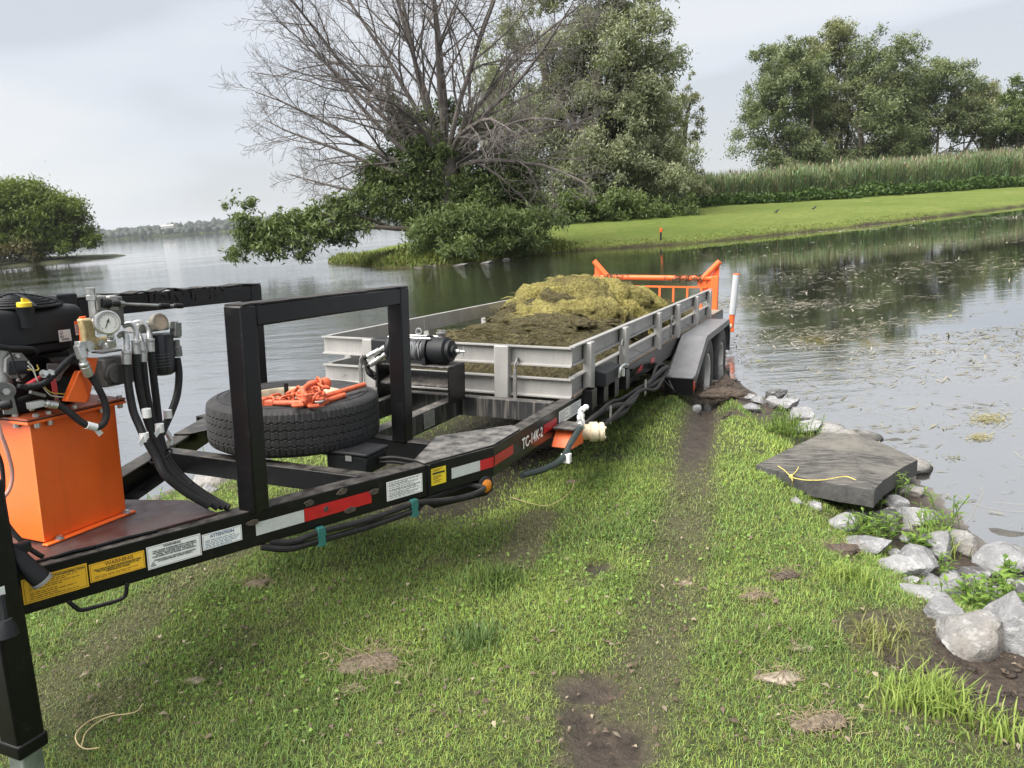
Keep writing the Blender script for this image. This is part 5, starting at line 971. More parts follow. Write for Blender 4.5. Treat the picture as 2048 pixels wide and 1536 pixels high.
# ---- heap of harvested weed
wl = Rig('weed_heap', 'big heap of yellow green water weed lying on the trailer deck', 'weed heap', (6.5, 2.16, -.87), True)
_r9 = np.random.default_rng(5)
FOLDS = []
for k in range(46):                                     # overlapping draped folds of weed, thickest in the heap
    big = k < 34; t0 = 6.85 + _r9.normal()*.42 if big else 4.4 + 2.0*_r9.random(); s0 = 2.13 + _r9.normal()*.34 if big else 1.5 + 1.3*_r9.random()
    a = R(_r9.normal()*38 + 60); FOLDS.append((t0, s0, .22 + .30*_r9.random(), .09 + .09*_r9.random(), math.cos(a), math.sin(a), (.10 if big else .06)*(.6 + .8*_r9.random()), _r9.random()))
def weed_h(T, S, full=False):
    s = (S - 2.165)/.80; edge = np.clip(1 - np.abs(s)**6, 0, 1); P = np.stack([T, S], 1)
    big = np.exp(-(np.abs((T-6.85)/.80)**2.8)) * np.exp(-(np.abs((S-2.10)/.60)**3.4)) * .16
    sh = np.exp(-(np.abs((T-6.0)/.5)**2.4)) * np.exp(-(np.abs((S-1.80)/.36)**2.6)) * .12
    low = .11 + .08*np.exp(-(((T-5.0)/.6)**2)) * np.exp(-(((S-2.2)/.6)**2)); low = low*sstep(4.15, 4.5, T)*(1 - .55*sstep(7.6, 8.5, T))
    b = low*edge + np.maximum(big, sh)*edge**.5
    warp = P + (np.stack([vnoise(P, 2.6, 3), vnoise(P+7, 2.6, 3)], 1)-.5)*.42; fo = np.zeros(len(T)); fid = np.zeros(len(T))
    for t0, s0, la, lb_, c_, s_, hh_, idn in FOLDS:
        x = (warp[:,0]-t0)*c_ + (warp[:,1]-s0)*s_; y = -(warp[:,0]-t0)*s_ + (warp[:,1]-s0)*c_; y = y + .25*x*x; q = np.clip(1 - (np.abs(x)/la)**2.5 - (np.abs(y)/lb_)**2.2, 0, 1)**.5*hh_
        k = q > fo; fo = np.where(k, q, fo); fid = np.where(k, idn, fid)
    r2_ = 1 - np.abs(2*vnoise(warp + 3, 6.5, 2) - 1); r3 = vnoise(warp, 16, 3)
    h = b + fo*edge**.5*(.55 + .6*np.clip(big*4, 0, 1)) + (r2_-.6)*.05*edge + (r3-.5)*.035*edge
    return (h, fid, big) if full else h
t1 = np.arange(4.17, 9.5, .016); s1 = np.arange(1.36, 2.975, .016); Tt, Ss = np.meshgrid(t1, s1); Tf, Sf = Tt.ravel(), Ss.ravel(); hh, fid, bigm = weed_h(Tf, Sf, True)
P3 = np.column_stack([Tf, Sf, DK + .02 + np.maximum(hh - .65*bigm, .0)]); P2 = np.stack([Tf, Sf], 1)
ov = (vnoise(P2*[1, 1.4], 3.0, 3)-.5); P3[:,0] += ov*.16*np.clip(hh*2, 0, 1); P3[:,1] += (vnoise(P2+11, 3.5, 3)-.5)*.16*np.clip(hh*1.5, 0, 1)*np.clip((.78-np.abs(Sf-2.165))*8, 0, 1)
weed_tone = np.clip(sstep(.20, .40, hh)*1.05 - .20 + (fid-.4)*.7*(hh > .2) + (vnoise(P2, 3.2, 3)-.5)*.9, 0, 1)*(.12 + .88*sstep(5.5, 6.3, Tf))  # random tone and brown front; shade put into the hollows, tops yellower
def weed_mat(name):
    m, n, o = nodes_of(name); b = N(n, 'BsdfPrincipled', Roughness=.85); n.links.new(b.outputs[0], o.inputs[0]); b.inputs['Specular IOR Level'].default_value = .15
    vec = n.nodes.new('ShaderNodeTexCoord').outputs['Object']; a = N(n, 'Attribute', attribute_name='weed_tone').outputs['Fac']
    mpn = n.nodes.new('ShaderNodeMapping'); mpn.inputs['Scale'].default_value = (10, 34, 34); mpn.inputs['Rotation'].default_value = (.3, .2, .5); n.links.new(vec, mpn.inputs['Vector'])
    fib = noise(n, mpn.outputs[0], 1.6, 6, .7)
    dk = mixc(n, ramp(n, fib, .35, .68), (.030, .026, .014), (.14, .12, .06)); yl = mixc(n, ramp(n, fib, .32, .66), (.08, .071, .02), (.37, .322, .11))
    c = mixc(n, ramp(n, a, .25, .75), dk, yl); n.links.new(c, b.inputs['Base Color'])
    bp = N(n, 'Bump', Strength=1.0, Distance=.035); n.links.new(fib, bp.inputs['Height']); n.links.new(bp.outputs[0], b.inputs['Normal']); return m
MAT['weedmat'] = weed_mat('harvested_weed')
WS, WD, WA = [], [], []
def weed_mats():
    r8 = np.random.default_rng(44); n = 0
    for k in range(50):
        big = k < 36
        if big: t0, s0 = 6.85 + r8.normal()*.38, 2.10 + r8.normal()*.30
        else: t0, s0 = 4.5 + 2.2*r8.random(), 1.5 + 1.25*r8.random()
        if abs(s0-2.15) > .62: continue
        la, lb_, lc_ = .18 + .22*r8.random(), .11 + .10*r8.random(), (.10 if big else .03) + (.06 if big else .03)*r8.random()
        V, F = rock_mesh(1, 1, 1, 700+k, cuts=2, sub=4); x = V[:,0]
        V = V*[la, lb_, lc_]; a = R(r8.normal()*30 + (75 if big else 30)); c_, s_ = math.cos(a), math.sin(a)
        wr = 1 - np.abs(2*vnoise(np.column_stack([V[:,0]*3.0, V[:,1]*11, V[:,2]*11]) + k, 1.6, 3) - 1); V *= (1 + .95*(wr-.55))[:, None]; V[:,1] += .10*np.sin(V[:,0]*7 + k)
        V = V @ np.array([[c_, s_, 0], [-s_, c_, 0], [0, 0, 1]]); T_, S__ = t0 + V[:,0], s0 + V[:,1]; gz = weed_h(T_, np.clip(S__, 1.4, 2.93)); g0 = float(weed_h(np.array([t0]), np.array([s0]))[0])
        Z_ = DK + .01 + .5*g0 + .5*gz - (.03 if big else 0) + V[:,2]*1.1; S__ = np.clip(S__, 1.375, 2.955); tone_ = np.clip((.68 if big else .08) + r8.normal()*.34 + (vnoise(np.column_stack([T_, S__]), 4, 2)-.5)*.8 + (wr-.5)*.5, 0, 1)*(.15 + .85*sstep(5.4, 6.2, T_))  # random weed tone, with crease shade put into the colour along the wrinkles
        q = r8.choice(len(T_), 60); up_ = V[q,2] > -.02; q = q[up_]; WS.append(np.column_stack([T_, S__, Z_])[q]); WD.append(np.tile([c_, s_, 0], (len(q), 1)) + r8.normal(size=(len(q), 3))*[.45, .45, .12]); WA.append(tone_[q])
        o = link('weed_mat', np_mesh('weed_mat', np.column_stack([T_, S__, Z_]) - wl.base, F, MAT['weedmat'], True, dict(weed_tone=tone_)), wl.o)
weed_mats()
me = np_mesh('weed_mass', P3 - wl.base, grid_faces(len(t1), len(s1)), MAT['weedmat'], True, dict(weed_tone=weed_tone)); link('weed_mass', me, wl.o)
# loose strands over the heap
k = rng.choice(len(P3), 3500, p=(hh.clip(.03)/hh.clip(.03).sum())); st = P3[k]; d = rng.normal(size=(len(k), 3)); d[:,2] *= .15; st = np.concatenate([st] + WS); d = np.concatenate([d] + WD); tone_k = np.concatenate([weed_tone[k]] + WA); V = []; F = []; n = len(st); d /= np.linalg.norm(d, axis=1, keepdims=True)
L = (.04 + .11*rng.random(n))[:, None]; w_ = (.0014 + .0024*rng.random(n))[:, None]; side = np.cross(d, [0, 0, 1.0]); side /= np.linalg.norm(side, axis=1, keepdims=True)+1e-9
z = S3([0, 0, 1.0]); cur = side*rng.normal(size=(n, 1))*L*.4
p0, p1, p2 = st + z*.001, st + d*L*.5 + z*(.003 + .010*rng.random((n, 1))) + cur*.5, st + d*L + cur*1.2 + z*(-.01 + .014*rng.normal(size=(n, 1)))
sv = side*.5 + z*.8
V = np.stack([p0 - sv*w_, p0 + sv*w_, p1 + sv*w_, p1 - sv*w_, p2 + sv*w_*.3, p2 - sv*w_*.3], 1).reshape(-1, 3); i = np.arange(n)[:, None]*6; F = np.concatenate([i + [0,1,2,3], i + [3,2,4,5]], 1).reshape(-1, 4)
tone_s = tone_k[:, None]*.8 + .2*rng.random((n, 1)); col = np.array([.075, .065, .030])*(1-tone_s) + np.array([.34, .30, .10])*tone_s; col *= .5 + .9*rng.random((n, 1))
tag(link('weed_strands', np_mesh('weed_strands', V - wl.base, F, MAT['blade'], False, dict(col=np.repeat(col, 6, 0))), wl.o), kind='stuff')
# ================================================================ hydraulic power pack on the tongue: orange tank, engine, valves, hoses
pp = Rig('hydraulic_power_pack', 'orange tank with black petrol engine, gauges and hydraulic hoses on the trailer tongue', 'power pack', (1.60, 2.28, DK+.01), True)
O = MAT['orange']; TB0, TB1 = DK + .011, -.505
tank = pp.part('tank', MB().box((1.462, 2.113, TB0+.004), (1.752, 2.50, TB1)), O, bevel=.004)
pp.part('tank_corner_seam', MB().tube([S3([1.4615, 2.1125, TB0+.01]), S3([1.4615, 2.1125, TB1-.01])], .0022, 6), paint('pale_orange_edge', (.85, .22, .05), .4, var=.05), tank)
pp.part('tank_foot', MB().box((1.452, 2.088, TB0), (1.770, 2.112, TB0+.006)), O, tank, bevel=.002)
for t0 in (1.50, 1.742): pp.part('foot_bolt', MB().lathe([(.013, 0), (.013, .003)], (t0, 2.100, TB0+.006), (0, 0, 1), 16).hexnut((t0, 2.100, TB0+.009), (0, 0, 1), .009, .006), MAT['zinc'], tank)
pp.part('tank_flange', MB().box((1.440, 2.090, TB1-.004), (1.775, 2.52, TB1+.004)), O, tank, bevel=.001); pp.part('gasket', MB().box((1.443, 2.093, TB1+.0042), (1.772, 2.52, TB1+.008)), MAT['hose'], tank)
lid = pp.part('tank_lid', MB().box((1.440, 2.090, TB1+.0082), (1.775, 2.52, TB1+.014)), paint('greasy_orange_lid', (.30, .06, .02), .45, var=.5, scale=14, wear=.5, wearcol=(.05, .04, .035)), tank, bevel=.001)
for t0 in (1.455, 1.475, 1.515, 1.60, 1.69, 1.76):
    for zz, dd in ((TB1+.014, 1), (TB1-.004, -1)): pp.part('lid_bolt', MB().hexnut((t0, 2.101 if t0 > 1.47 else 2.16, zz), (0, 0, dd), .0085, .009 if dd > 0 else .014), MAT['zinc'], tank)
# engine
EZ = onS(100, 700, 2.15)[2]
x0 = onS(-40, 650, 2.14); x1 = onS(182, 650, 2.14); topz = onS(60, 617, 2.14)[2]; botz = onS(60, 688, 2.14)[2]
def rbox(lo, hi, r, n=5):                                # box with rounded vertical edges and a softened top
    lo, hi = S3(lo), S3(hi); pts = []
    for cx, cy, a0 in ((hi[0]-r, hi[1]-r, 0), (lo[0]+r, hi[1]-r, 90), (lo[0]+r, lo[1]+r, 180), (hi[0]-r, lo[1]+r, 270)):
        for k in range(n+1): a = R(a0 + 90*k/n); pts.append((cx + r*math.cos(a), cy + r*math.sin(a), math.cos(a), math.sin(a)))
    vs = []; m = len(pts); rt_ = .028; lay = [(0, lo[2])] + [(0, hi[2]-rt_)] + [(rt_*(1-math.cos(R(30*k))), hi[2]-rt_ + rt_*math.sin(R(30*k))) for k in (1, 2, 3)]
    for ins, z in lay: vs += [(x - cx*ins, y - cy*ins, z) for x, y, cx, cy in pts]
    fs = [(i*m + k, i*m + (k+1) % m, (i+1)*m + (k+1) % m, (i+1)*m + k) for i in range(len(lay)-1) for k in range(m)] + [tuple((len(lay)-1)*m + k for k in range(m)), tuple(range(m))[::-1]]
    return MB().add(vs, fs)
PL = MAT['plastic']
shroud = pp.part('engine_shroud', rbox((x0[0]-.01, 2.135, botz), (x1[0], 2.50, topz), .06), PL)
pp.part('shroud_skirt', MB().box((x0[0]+.02, 2.150, botz-.035), (x1[0]-.06, 2.45, botz-.001)), PL, shroud, bevel=.01)
pp.part('engine_block', MB().box((1.40, 2.17, TB1+.015), (1.66, 2.46, botz-.036)), MAT['black'], bevel=.006)
# fan guard dome with slats
gc = S3([onS(30, 610, 2.24)[0], 2.25, topz]); gr = .125
for k in range(7):
    rr = gr*(1 - k*.125); zz = topz + .004 + .030*(1 - (rr/gr)**2); pp.part('guard_slat', MB().torus_path([gc*[1, 1, 0] + S3([rr*math.cos(a), rr*math.sin(a), zz]) for a in np.linspace(0, 2*math.pi, 49)[:-1]], .0045, 6), PL, shroud)
for k in range(6):
    a = R(60*k+20); pts = [gc*[1, 1, 0] + S3([rr*math.cos(a), rr*math.sin(a), topz + .008 + .030*(1-(rr/gr)**2)]) for rr in np.linspace(.02, gr+.006, 8)]; mb = MB()
    for p, q in zip(pts[:-1], pts[1:]): mb.bar(p, q, .011, .006)
    pp.part('guard_rib', mb, PL, shroud)
pp.part('guard_disc', MB().lathe([(gr*.97, 0), (gr*.97, .002), (.03, .026), (.001, .027)], gc, (0, 0, 1), 40), MAT['black'], shroud); pp.part('guard_hub', MB().lathe([(.024, .028), (.022, .042), (.001, .044)], gc, (0, 0, 1), 20), PL, shroud)
ng = onS(57, 640, 2.125); pp.part('filler_neck', MB().lathe([(.022, -.055), (.021, -.02), (.025, 0), (.026, .004), (.021, .004), (.020, -.01)], S3([ng[0], 2.135, topz+.002]), (0, 0, 1), 26, cap=False), PL, shroud)
cz = topz + .006; cap_ = pp.part('filler_cap', MB().lathe([(.014, -.012), (.014, 0), (.0195, .001), (.0195, .012), (.017, .014), (.001, .0145)], S3([ng[0], 2.135, cz]), (0, 0, 1), 24), MAT['yellowcap']); pp.part('cap_grip', MB().prism([S3([ng[0]-.006, 2.132, cz+.0145]), S3([ng[0]+.016, 2.132, cz+.0145]), S3([ng[0]+.011, 2.132, cz+.022]), S3([ng[0]-.001, 2.132, cz+.026]), S3([ng[0]-.006, 2.132, cz+.026])], (0, .006, 0)), MAT['yellowcap'], cap_)
bx_ = onS(130, 600, 2.40); pp.part('air_filter_box', MB().box(bx_ + [-.03, 0, -.04], bx_ + [.05, .05, .02]), PL, bevel=.006)
lb = [onS(116, 661, 2.134), onS(140, 658, 2.134), onS(143.5, 681, 2.134), onS(119, 684, 2.134)]; sticker = pp.part('sticker', MB().add([p - S3([0, .0005, 0]) for p in lb], [(3,2,1,0)]), MAT['whitelabel'], shroud)
mb = MB(); q = lambda a, b: lb[0] + (lb[1]-lb[0])*a + (lb[3]-lb[0])*b - S3([0, .0012, 0])
for b0, a1 in ((.12, .35), (.25, .4), (.38, .30), (.5, .42), (.6, .4)): mb.add([q(.08, b0+.05), q(a1, b0+.05), q(a1, b0), q(.08, b0)], [(0,1,2,3)])
for k in range(14): a = .18 + .045*k; mb.add([q(a, .92), q(a+.018+.014*(k % 3 == 0), .92), q(a+.018+.014*(k % 3 == 0), .74), q(a, .74)], [(0,1,2,3)])
pp.part('small_print', mb, MAT['ink'], sticker)
lb2 = [onS(148, 643, 2.11), onS(158, 641, 2.11), onS(160, 669, 2.11), onS(152, 671, 2.11)]; st2 = pp.part('sticker', MB().add(lb2, [(3,2,1,0)]), MAT['whitelabel'], shroud); mb = MB(); q2 = lambda a, b: lb2[0] + (lb2[1]-lb2[0])*a + (lb2[3]-lb2[0])*b - S3([0, .001, 0])
for k in range(6): mb.add([q2(.1, .3+.11*k), q2(.9, .3+.11*k), q2(.9, .25+.11*k), q2(.1, .25+.11*k)], [(0,1,2,3)])
pp.part('small_print', mb, MAT['greyink'], st2); pp.part('orange_header', MB().add([q2(0, .2), q2(1, .2), q2(1, 0), q2(0, 0)], [(0,1,2,3)]), MAT['orange'], st2)
# regulator, oil filter side, throttle bracket at the picture's left edge
rg = [onS(12, 738, 2.13), onS(58, 738, 2.13)]; c = (onS(36, 735, 2.13))
pp.part('regulator_plate', MB().prism([onS(x, y, 2.128) for x, y in ((12, 718), (26, 706), (45, 706), (61, 724), (61, 742), (46, 757), (26, 757), (12, 745))], (0, .012, 0)), MAT['greyplastic'], bevel=.002)
pp.part('regulator', MB().prism([onS(x, y, 2.124) for x, y in ((17, 723), (58, 721), (59, 748), (18, 750))], (0, .010, 0)), MAT['filter'], bevel=.004)
for x, y in ((34, 712), (36, 760)): pp.part('regulator_bolt', MB().hexnut(onS(x, y, 2.126), (0, -1, 0), .006, .006), MAT['zinc'])
pp.part('cylinder_cover', MB().tube([onS(2, 700, 2.17), onS(4, 770, 2.17)], .026, 20), MAT['steel'], bevel=.0)
pp.part('throttle_bracket', MB().prism([onS(x, y, 2.105) for x, y in ((-12, 764), (12, 764), (22, 770), (30, 800), (37, 829), (8, 829), (4, 800), (-12, 795))], (0, .004, 0)), MAT['greyplastic'], bevel=.001)
pp.part('key_switch', MB().lathe([(.020, -.03), (.022, -.028), (.022, -.006), (.020, -.004), (.020, .0), (.009, .001), (.009, .008), (.004, .009)], onS(16, 782, 2.112), (-.35, -1, .1), 24), MAT['greyplastic'])
pp.part('switch_nut', MB().hexnut(onS(11, 783, 2.100), (-.2, -1, 0), .0095, .006), MAT['zinc'])
pp.part('knob', MB().lathe([(.008, 0), (.013, .004), (.015, .02), (.012, .03), (.001, .032)], onS(-2, 812, 2.09), (.6, -.6, .1), 16), PL)
def phose(name, pts, r, mat='hose', n=10, par=None): return pp.part(name, MB().tube(smooth_path(pts, 7), r, n), MAT[mat], par)
s_ = lambda x, y, s: onS(x, y, s)
phose('fuel_hose', [s_(-6, 838, 2.085), s_(3, 870, 2.08), s_(14, 900, 2.08), s_(24, 940, 2.08), s_(22, 970, 2.08), s_(10, 992, 2.085), s_(-10, 1005, 2.09)], .0055, 'pinkcable')
phose('cable', [s_(-5, 905, 2.095), s_(4, 935, 2.095), s_(6, 980, 2.095), s_(-6, 1010, 2.10)], .006, 'hose')
phose('breather_hose', [s_(-5, 693, 2.10), s_(20, 697, 2.10), s_(60, 698, 2.11), s_(72, 706, 2.13)], .0085, 'plastic'); phose('thin_cable', [s_(2, 690, 2.10), s_(20, 705, 2.095), s_(30, 735, 2.095), s_(45, 765, 2.10)], .0026, 'plastic')
# conduit with ribs
cp = smooth_path([s_(52, 774, 2.07), s_(70, 772, 2.07), s_(90, 765, 2.07), s_(115, 742, 2.07), s_(135, 722, 2.075), s_(156, 708, 2.09)], 12); pp.part('corrugated_conduit', MB().tube(cp, [.0085 + .0016*(k % 2) for k in range(len(cp))], 12), PL)
pp.part('conduit_plug', MB().bar(s_(36, 772, 2.075), s_(56, 775, 2.07), .016, .012), PL, bevel=.002)
phose('red_battery_cable', [s_(52, 772, 2.085), s_(68, 762, 2.085), s_(80, 755, 2.09)], .0062, 'redcable'); phose('red_battery_cable', [s_(106, 760, 2.085), s_(109, 775, 2.085), s_(110, 786, 2.09)], .0075, 'redcable'); phose('red_battery_cable', [s_(110, 784, 2.09), s_(113, 798, 2.10), s_(118, 806, 2.12)], .0055, 'pinkcable')
for k, (x, y) in enumerate(((86, 748), (100, 747))): pp.part('terminal_bolt', MB().hexnut(s_(x, y, 2.075), (0, -1, .3), .0085, .012).lathe([(.012, 0), (.012, .003)], s_(x, y, 2.078), (0, -1, .3), 16), MAT['zinc'])
for k, (m_, pts) in enumerate((('whitecable', [(56, 724), (66, 736), (74, 762)]), ('whitecable', [(56, 732), (68, 745), (76, 764)]), ('yellowcable', [(56, 739), (70, 741), (77, 738), (74, 730)]), ('yellowcable', [(86, 770), (100, 784), (118, 787), (132, 788)]), ('whitecable', [(84, 772), (98, 788), (110, 793), (128, 794)]))):
    phose('wire', [s_(x, y, 2.08) for x, y in pts], .0016, m_, 6)
pp.part('starter', MB().tube([s_(92, 735, 2.15), s_(150, 732, 2.15)], .030, 18), MAT['black']); pp.part('starter_bracket', MB().prism([s_(x, y, 2.115) for x, y in ((95, 727), (142, 728), (128, 745), (120, 762), (108, 764), (96, 745))], (0, .006, 0)), MAT['castgrey'], bevel=.001)
pp.part('inline_connector', MB().bar(s_(60, 784, 2.09), s_(90, 792, 2.09), .012, .010), MAT['greyplastic'], bevel=.002); phose('thin_cable', [s_(88, 791, 2.09), s_(105, 794, 2.095), s_(125, 795, 2.10)], .003, 'plastic')
phose('thin_cable', [s_(36, 800, 2.10), s_(60, 792, 2.10), s_(90, 795, 2.11), s_(128, 800, 2.12)], .005, 'plastic')
# return elbow low on the lid, and the short looped hose with its paper tag
mb = MB(); mb.bar(s_(57, 812, 2.085), s_(84, 806, 2.085), .020, .020); mb.tube([s_(62, 808, 2.085), s_(64, 820, 2.09)], .008, 8); mb.tube([s_(84, 806, 2.085), s_(94, 807, 2.08)], .0075, 10); mb.lathe([(.010, 0), (.012, .004), (.012, .010), (.0095, .012), (.0125, .014), (.0125, .034)], s_(90, 807, 2.081), s_(113, 811, 2.076) - s_(90, 807, 2.081), 14); pp.part('elbow_fitting', mb, MAT['zinc'], bevel=.002)
phose('looped_hose', [s_(110, 810, 2.077), s_(122, 813, 2.072), s_(138, 824, 2.06), s_(160, 842, 2.045), s_(178, 852, 2.035), s_(196, 854, 2.03), s_(208, 845, 2.03), s_(213, 825, 2.032), s_(208, 800, 2.036), s_(196, 775, 2.04), s_(182, 752, 2.05), s_(176, 742, 2.055)], .0105)
mb = MB(); a, b = s_(173, 850, 2.036), s_(192, 855, 2.031); mb.tube([a, (a+b)/2, b], .0118, 12); tg = pp.part('paper_tag', mb, MAT['whitelabel']); pp.part('tag_end', MB().prism([s_(187, 860, 2.03), s_(200, 858, 2.03), s_(207, 866, 2.03), s_(198, 873, 2.03)], (0, .001, 0)), MAT['whitelabel'], tg)
# orange brackets
pp.part('orange_bracket', MB().prism([s_(x, y, 2.085) for x, y in ((160, 634), (172, 632), (176, 715), (196, 716), (178, 803), (164, 806), (164, 760))], (0, .006, 0)), O, bevel=.001)
pp.part('bracket_gusset', MB().prism([s_(x, y, 2.062) for x, y in ((133, 803), (158, 744), (163, 741), (178, 796), (172, 806))], (0, .022, 0)), O, bevel=.002)
# corroded manifold with ports
mf = pp.part('pump_manifold', MB().prism([s_(x, y, 2.060) for x, y in ((161, 638), (184, 637), (192, 647), (192, 672), (203, 676), (216, 672), (219, 690), (207, 700), (178, 701), (171, 695), (168, 660))], (0, .022, 0)), MAT['corroded'], bevel=.006)
for x, y, r_ in ((175, 692, .016), (203, 690, .014)): pp.part('port', MB().hexnut(s_(x, y, 2.062), (0, -1, 0), r_, .014).lathe([(r_*1.15, 0), (r_*1.15, .003)], s_(x, y, 2.0605), (0, -1, 0), 20), MAT['zinc'], mf)
pp.part('manifold_bolt', MB().hexnut(s_(187, 643, 2.058), (.5, -1, 0), .0085, .010).lathe([(.011, 0), (.011, .003)], s_(187, 643, 2.061), (.5, -1, 0), 16), MAT['zinc'], mf)
for x in (195, 199): pp.part('stripe_tag', MB().prism([s_(x, y_, 2.056) for x, y_ in ((x-1, 657), (x+1, 657), (x+1, 670), (x-1, 670))], (0, .001, 0)), MAT['whitelabel'], mf)
mb = MB(); mb.bar(s_(154, 690, 2.045), s_(170, 690, 2.047), .022, .022); mb.bar(s_(157, 690, 2.046), s_(165, 717, 2.043), .022, .022); mb.tube([s_(165, 716, 2.043), s_(168, 728, 2.042)], .010, 10); mb.lathe([(.0105, 0), (.014, .004), (.014, .012), (.012, .014), (.0145, .016), (.0145, .048), (.012, .05)], s_(166, 724, 2.043), s_(178, 752, 2.05) - s_(166, 724, 2.043), 16); pp.part('elbow_fitting', mb, MAT['zinc'], bevel=.003)
# pressure gauge
go = s_(215, 645, 1.995); gx = S3([-.38, -.92, .12]); gg = pp.part('pressure_gauge', MB().lathe([(.030, -.030), (.0345, -.026), (.0345, -.004), (.037, -.003), (.037, .003), (.032, .005), (.0315, .001)], go, gx, 40, cap=False), paint('brushed_bezel', (.55, .55, .53), .3, .85, var=.1, scale=80))
pp.part('gauge_back', MB().lathe([(.03, -.031), (.001, -.031)], go, gx, 30, cap=False), MAT['steel'], gg); pp.part('gauge_face', MB().lathe([(.0318, .0012), (.001, .0012)], go, gx, 40, cap=False), MAT['glassy'], gg)
ga, gb, gd = frame_of(gx); ga = -ga if ga[0] < 0 else ga; gp_ = lambda x, y, z=.0022: go + ga*x + np.cross(gd, ga)*y*(1 if np.cross(gd, ga)[2] > 0 else -1) + gd*z
mb = MB(); mb.add([gp_(-.010, -.017), gp_(-.0075, -.017), gp_(.006, .010), gp_(.003, .0115)], [(0,1,2,3)]); mb.lathe([(.0035, .002), (.0035, .0035), (.001, .0036)], go + (gp_(.0015, .004, 0)-go), gx, 12); pp.part('needle', mb, MAT['ink'], gg); mb = MB()
for k in range(28):
    a = R(225 - 270*k/27); r0, r1 = (.021, .026) if k % 3 == 0 else (.0235, .026); w = .0006; c_, s__ = math.cos(a), math.sin(a); mb.add([gp_(r0*c_ - w*s__, r0*s__ + w*c_, .0018), gp_(r1*c_ - w*s__, r1*s__ + w*c_, .0018), gp_(r1*c_ + w*s__, r1*s__ - w*c_, .0018), gp_(r0*c_ + w*s__, r0*s__ - w*c_, .0018)], [(0,1,2,3)])
pp.part('scale_ticks', mb, MAT['ink'], gg)
mb = MB(); mb.hexnut(s_(221, 668, 2.005), (0, 0, -1), .011, .012); mb.bar(s_(222, 678, 2.01), s_(226, 694, 2.015), .020, .020); mb.bar(s_(210, 692, 2.03), s_(224, 690, 2.02), .018, .018); pp.part('gauge_fitting', mb, MAT['zinc'], bevel=.003)
# control valve: grey block, tall zinc fitting, two levers with black grips
vb_ = pp.part('control_valve', MB().box(s_(196, 655, 2.11) + [0, -.02, 0], s_(236, 592, 2.11) + [0, .03, 0]), MAT['castgrey'], bevel=.004)
for x in (199, 221): pp.part('spool_cap', MB().box(s_(x, 622, 2.075) + [0, 0, 0], s_(x+14, 591, 2.075) + [0, .03, 0]), MAT['alu'], vb_, bevel=.003)
pp.part('relief_fitting', MB().lathe([(.011, 0), (.011, .05), (.015, .052), (.015, .065), (.012, .067), (.012, .085), (.0145, .087), (.0145, .089)], s_(187, 634, 2.08), (0, 0, 1), 6), MAT['zinc'])
for k, (e, dz) in enumerate((((336, 612), 0), ((363, 612), .004))):
    a = s_(210, 606, 2.065 + .03*k); b = s_(*e, 2.02 + .05*k); lv = pp.part('lever', MB().tube([a, a + (b-a)*.22, a + (b-a)*.25, b], [.011, .009, .0045, .0045], 10), MAT['steel'])
    pp.part('lever_boot', MB().lathe([(.014, -.008), (.0155, 0), (.0155, .014), (.010, .018), (.010, .045)], a, b-a, 16), MAT['hose'], lv)
    pp.part('lever_grip', MB().lathe([(.005, -.034), (.0085, -.030), (.0095, -.010), (.0085, .004), (.003, .008)], b, b-a, 14), PL, lv)
# pump body behind the hoses
pp.part('pump_body', MB().box(s_(203, 775, 2.12) + [0, -.02, 0], s_(280, 705, 2.12) + [0, .04, 0]), MAT['castgrey'], bevel=.006)
pp.part('pump_cover', MB().lathe([(.036, 0), (.036, .012), (.030, .016), (.030, .024), (.001, .025)], s_(228, 747, 2.10), (-.15, -1, 0), 28), paint('pump_cover_metal', (.10, .095, .09), .5, .5, var=.3, scale=30))
for k in range(5): a = R(200 + 35*k); pp.part('cover_bolt', MB().lathe([(.004, 0), (.004, .003)], s_(228, 747, 2.10) + S3([math.cos(a)*.033, -.013, math.sin(a)*.033]), (-.15, -1, 0), 8), MAT['ink'])
pp.part('pump_fins', MB().box(s_(205, 708, 2.10) + [0, 0, 0], s_(245, 698, 2.10) + [0, .05, 0]), MAT['castgrey'], bevel=.002)
# return filter: white head, black canister, indicator dial
fh = s_(306, 662, 2.10); pp.part('filter_head', MB().box(s_(279, 668, 2.12) + [0, 0, 0], s_(338, 640, 2.12) + [0, .06, 0]), MAT['alu'], bevel=.006)
fc = (s_(312, 668, 2.14)); fb = s_(322, 784, 2.14); pp.part('filter_canister', MB().lathe([(.041, 0), (.043, .006), (.043, .115), (.040, .135), (.030, .142), (.001, .144)], s_(319, 668, 2.14), (0, 0, -1), 36), MAT['filter'])
cA = s_(319, 722, 2.14); mb = MB()
for k in range(5): mb.lathe([(.0434, -.001+.011*k), (.0434, .0+.011*k)], cA + S3([0, 0, .028]), (0, 0, -1), 36, cap=False)
pp.part('canister_lines', mb, MAT['greyplastic'])
dlo = s_(320, 644, 2.065); dlx = S3([-.15, -.97, .12]); dl = pp.part('indicator_dial', MB().lathe([(.025, -.028), (.028, -.02), (.028, -.002), (.0295, -.001), (.0295, .003), (.025, .004), (.0248, .001)], dlo, dlx, 32, cap=False), paint('brass_bezel', (.38, .34, .28), .35, .7, var=.15, scale=60)); pp.part('dial_face', MB().lathe([(.0249, .001), (.001, .001)], dlo, dlx, 32, cap=False), MAT['pinkface'], dl)
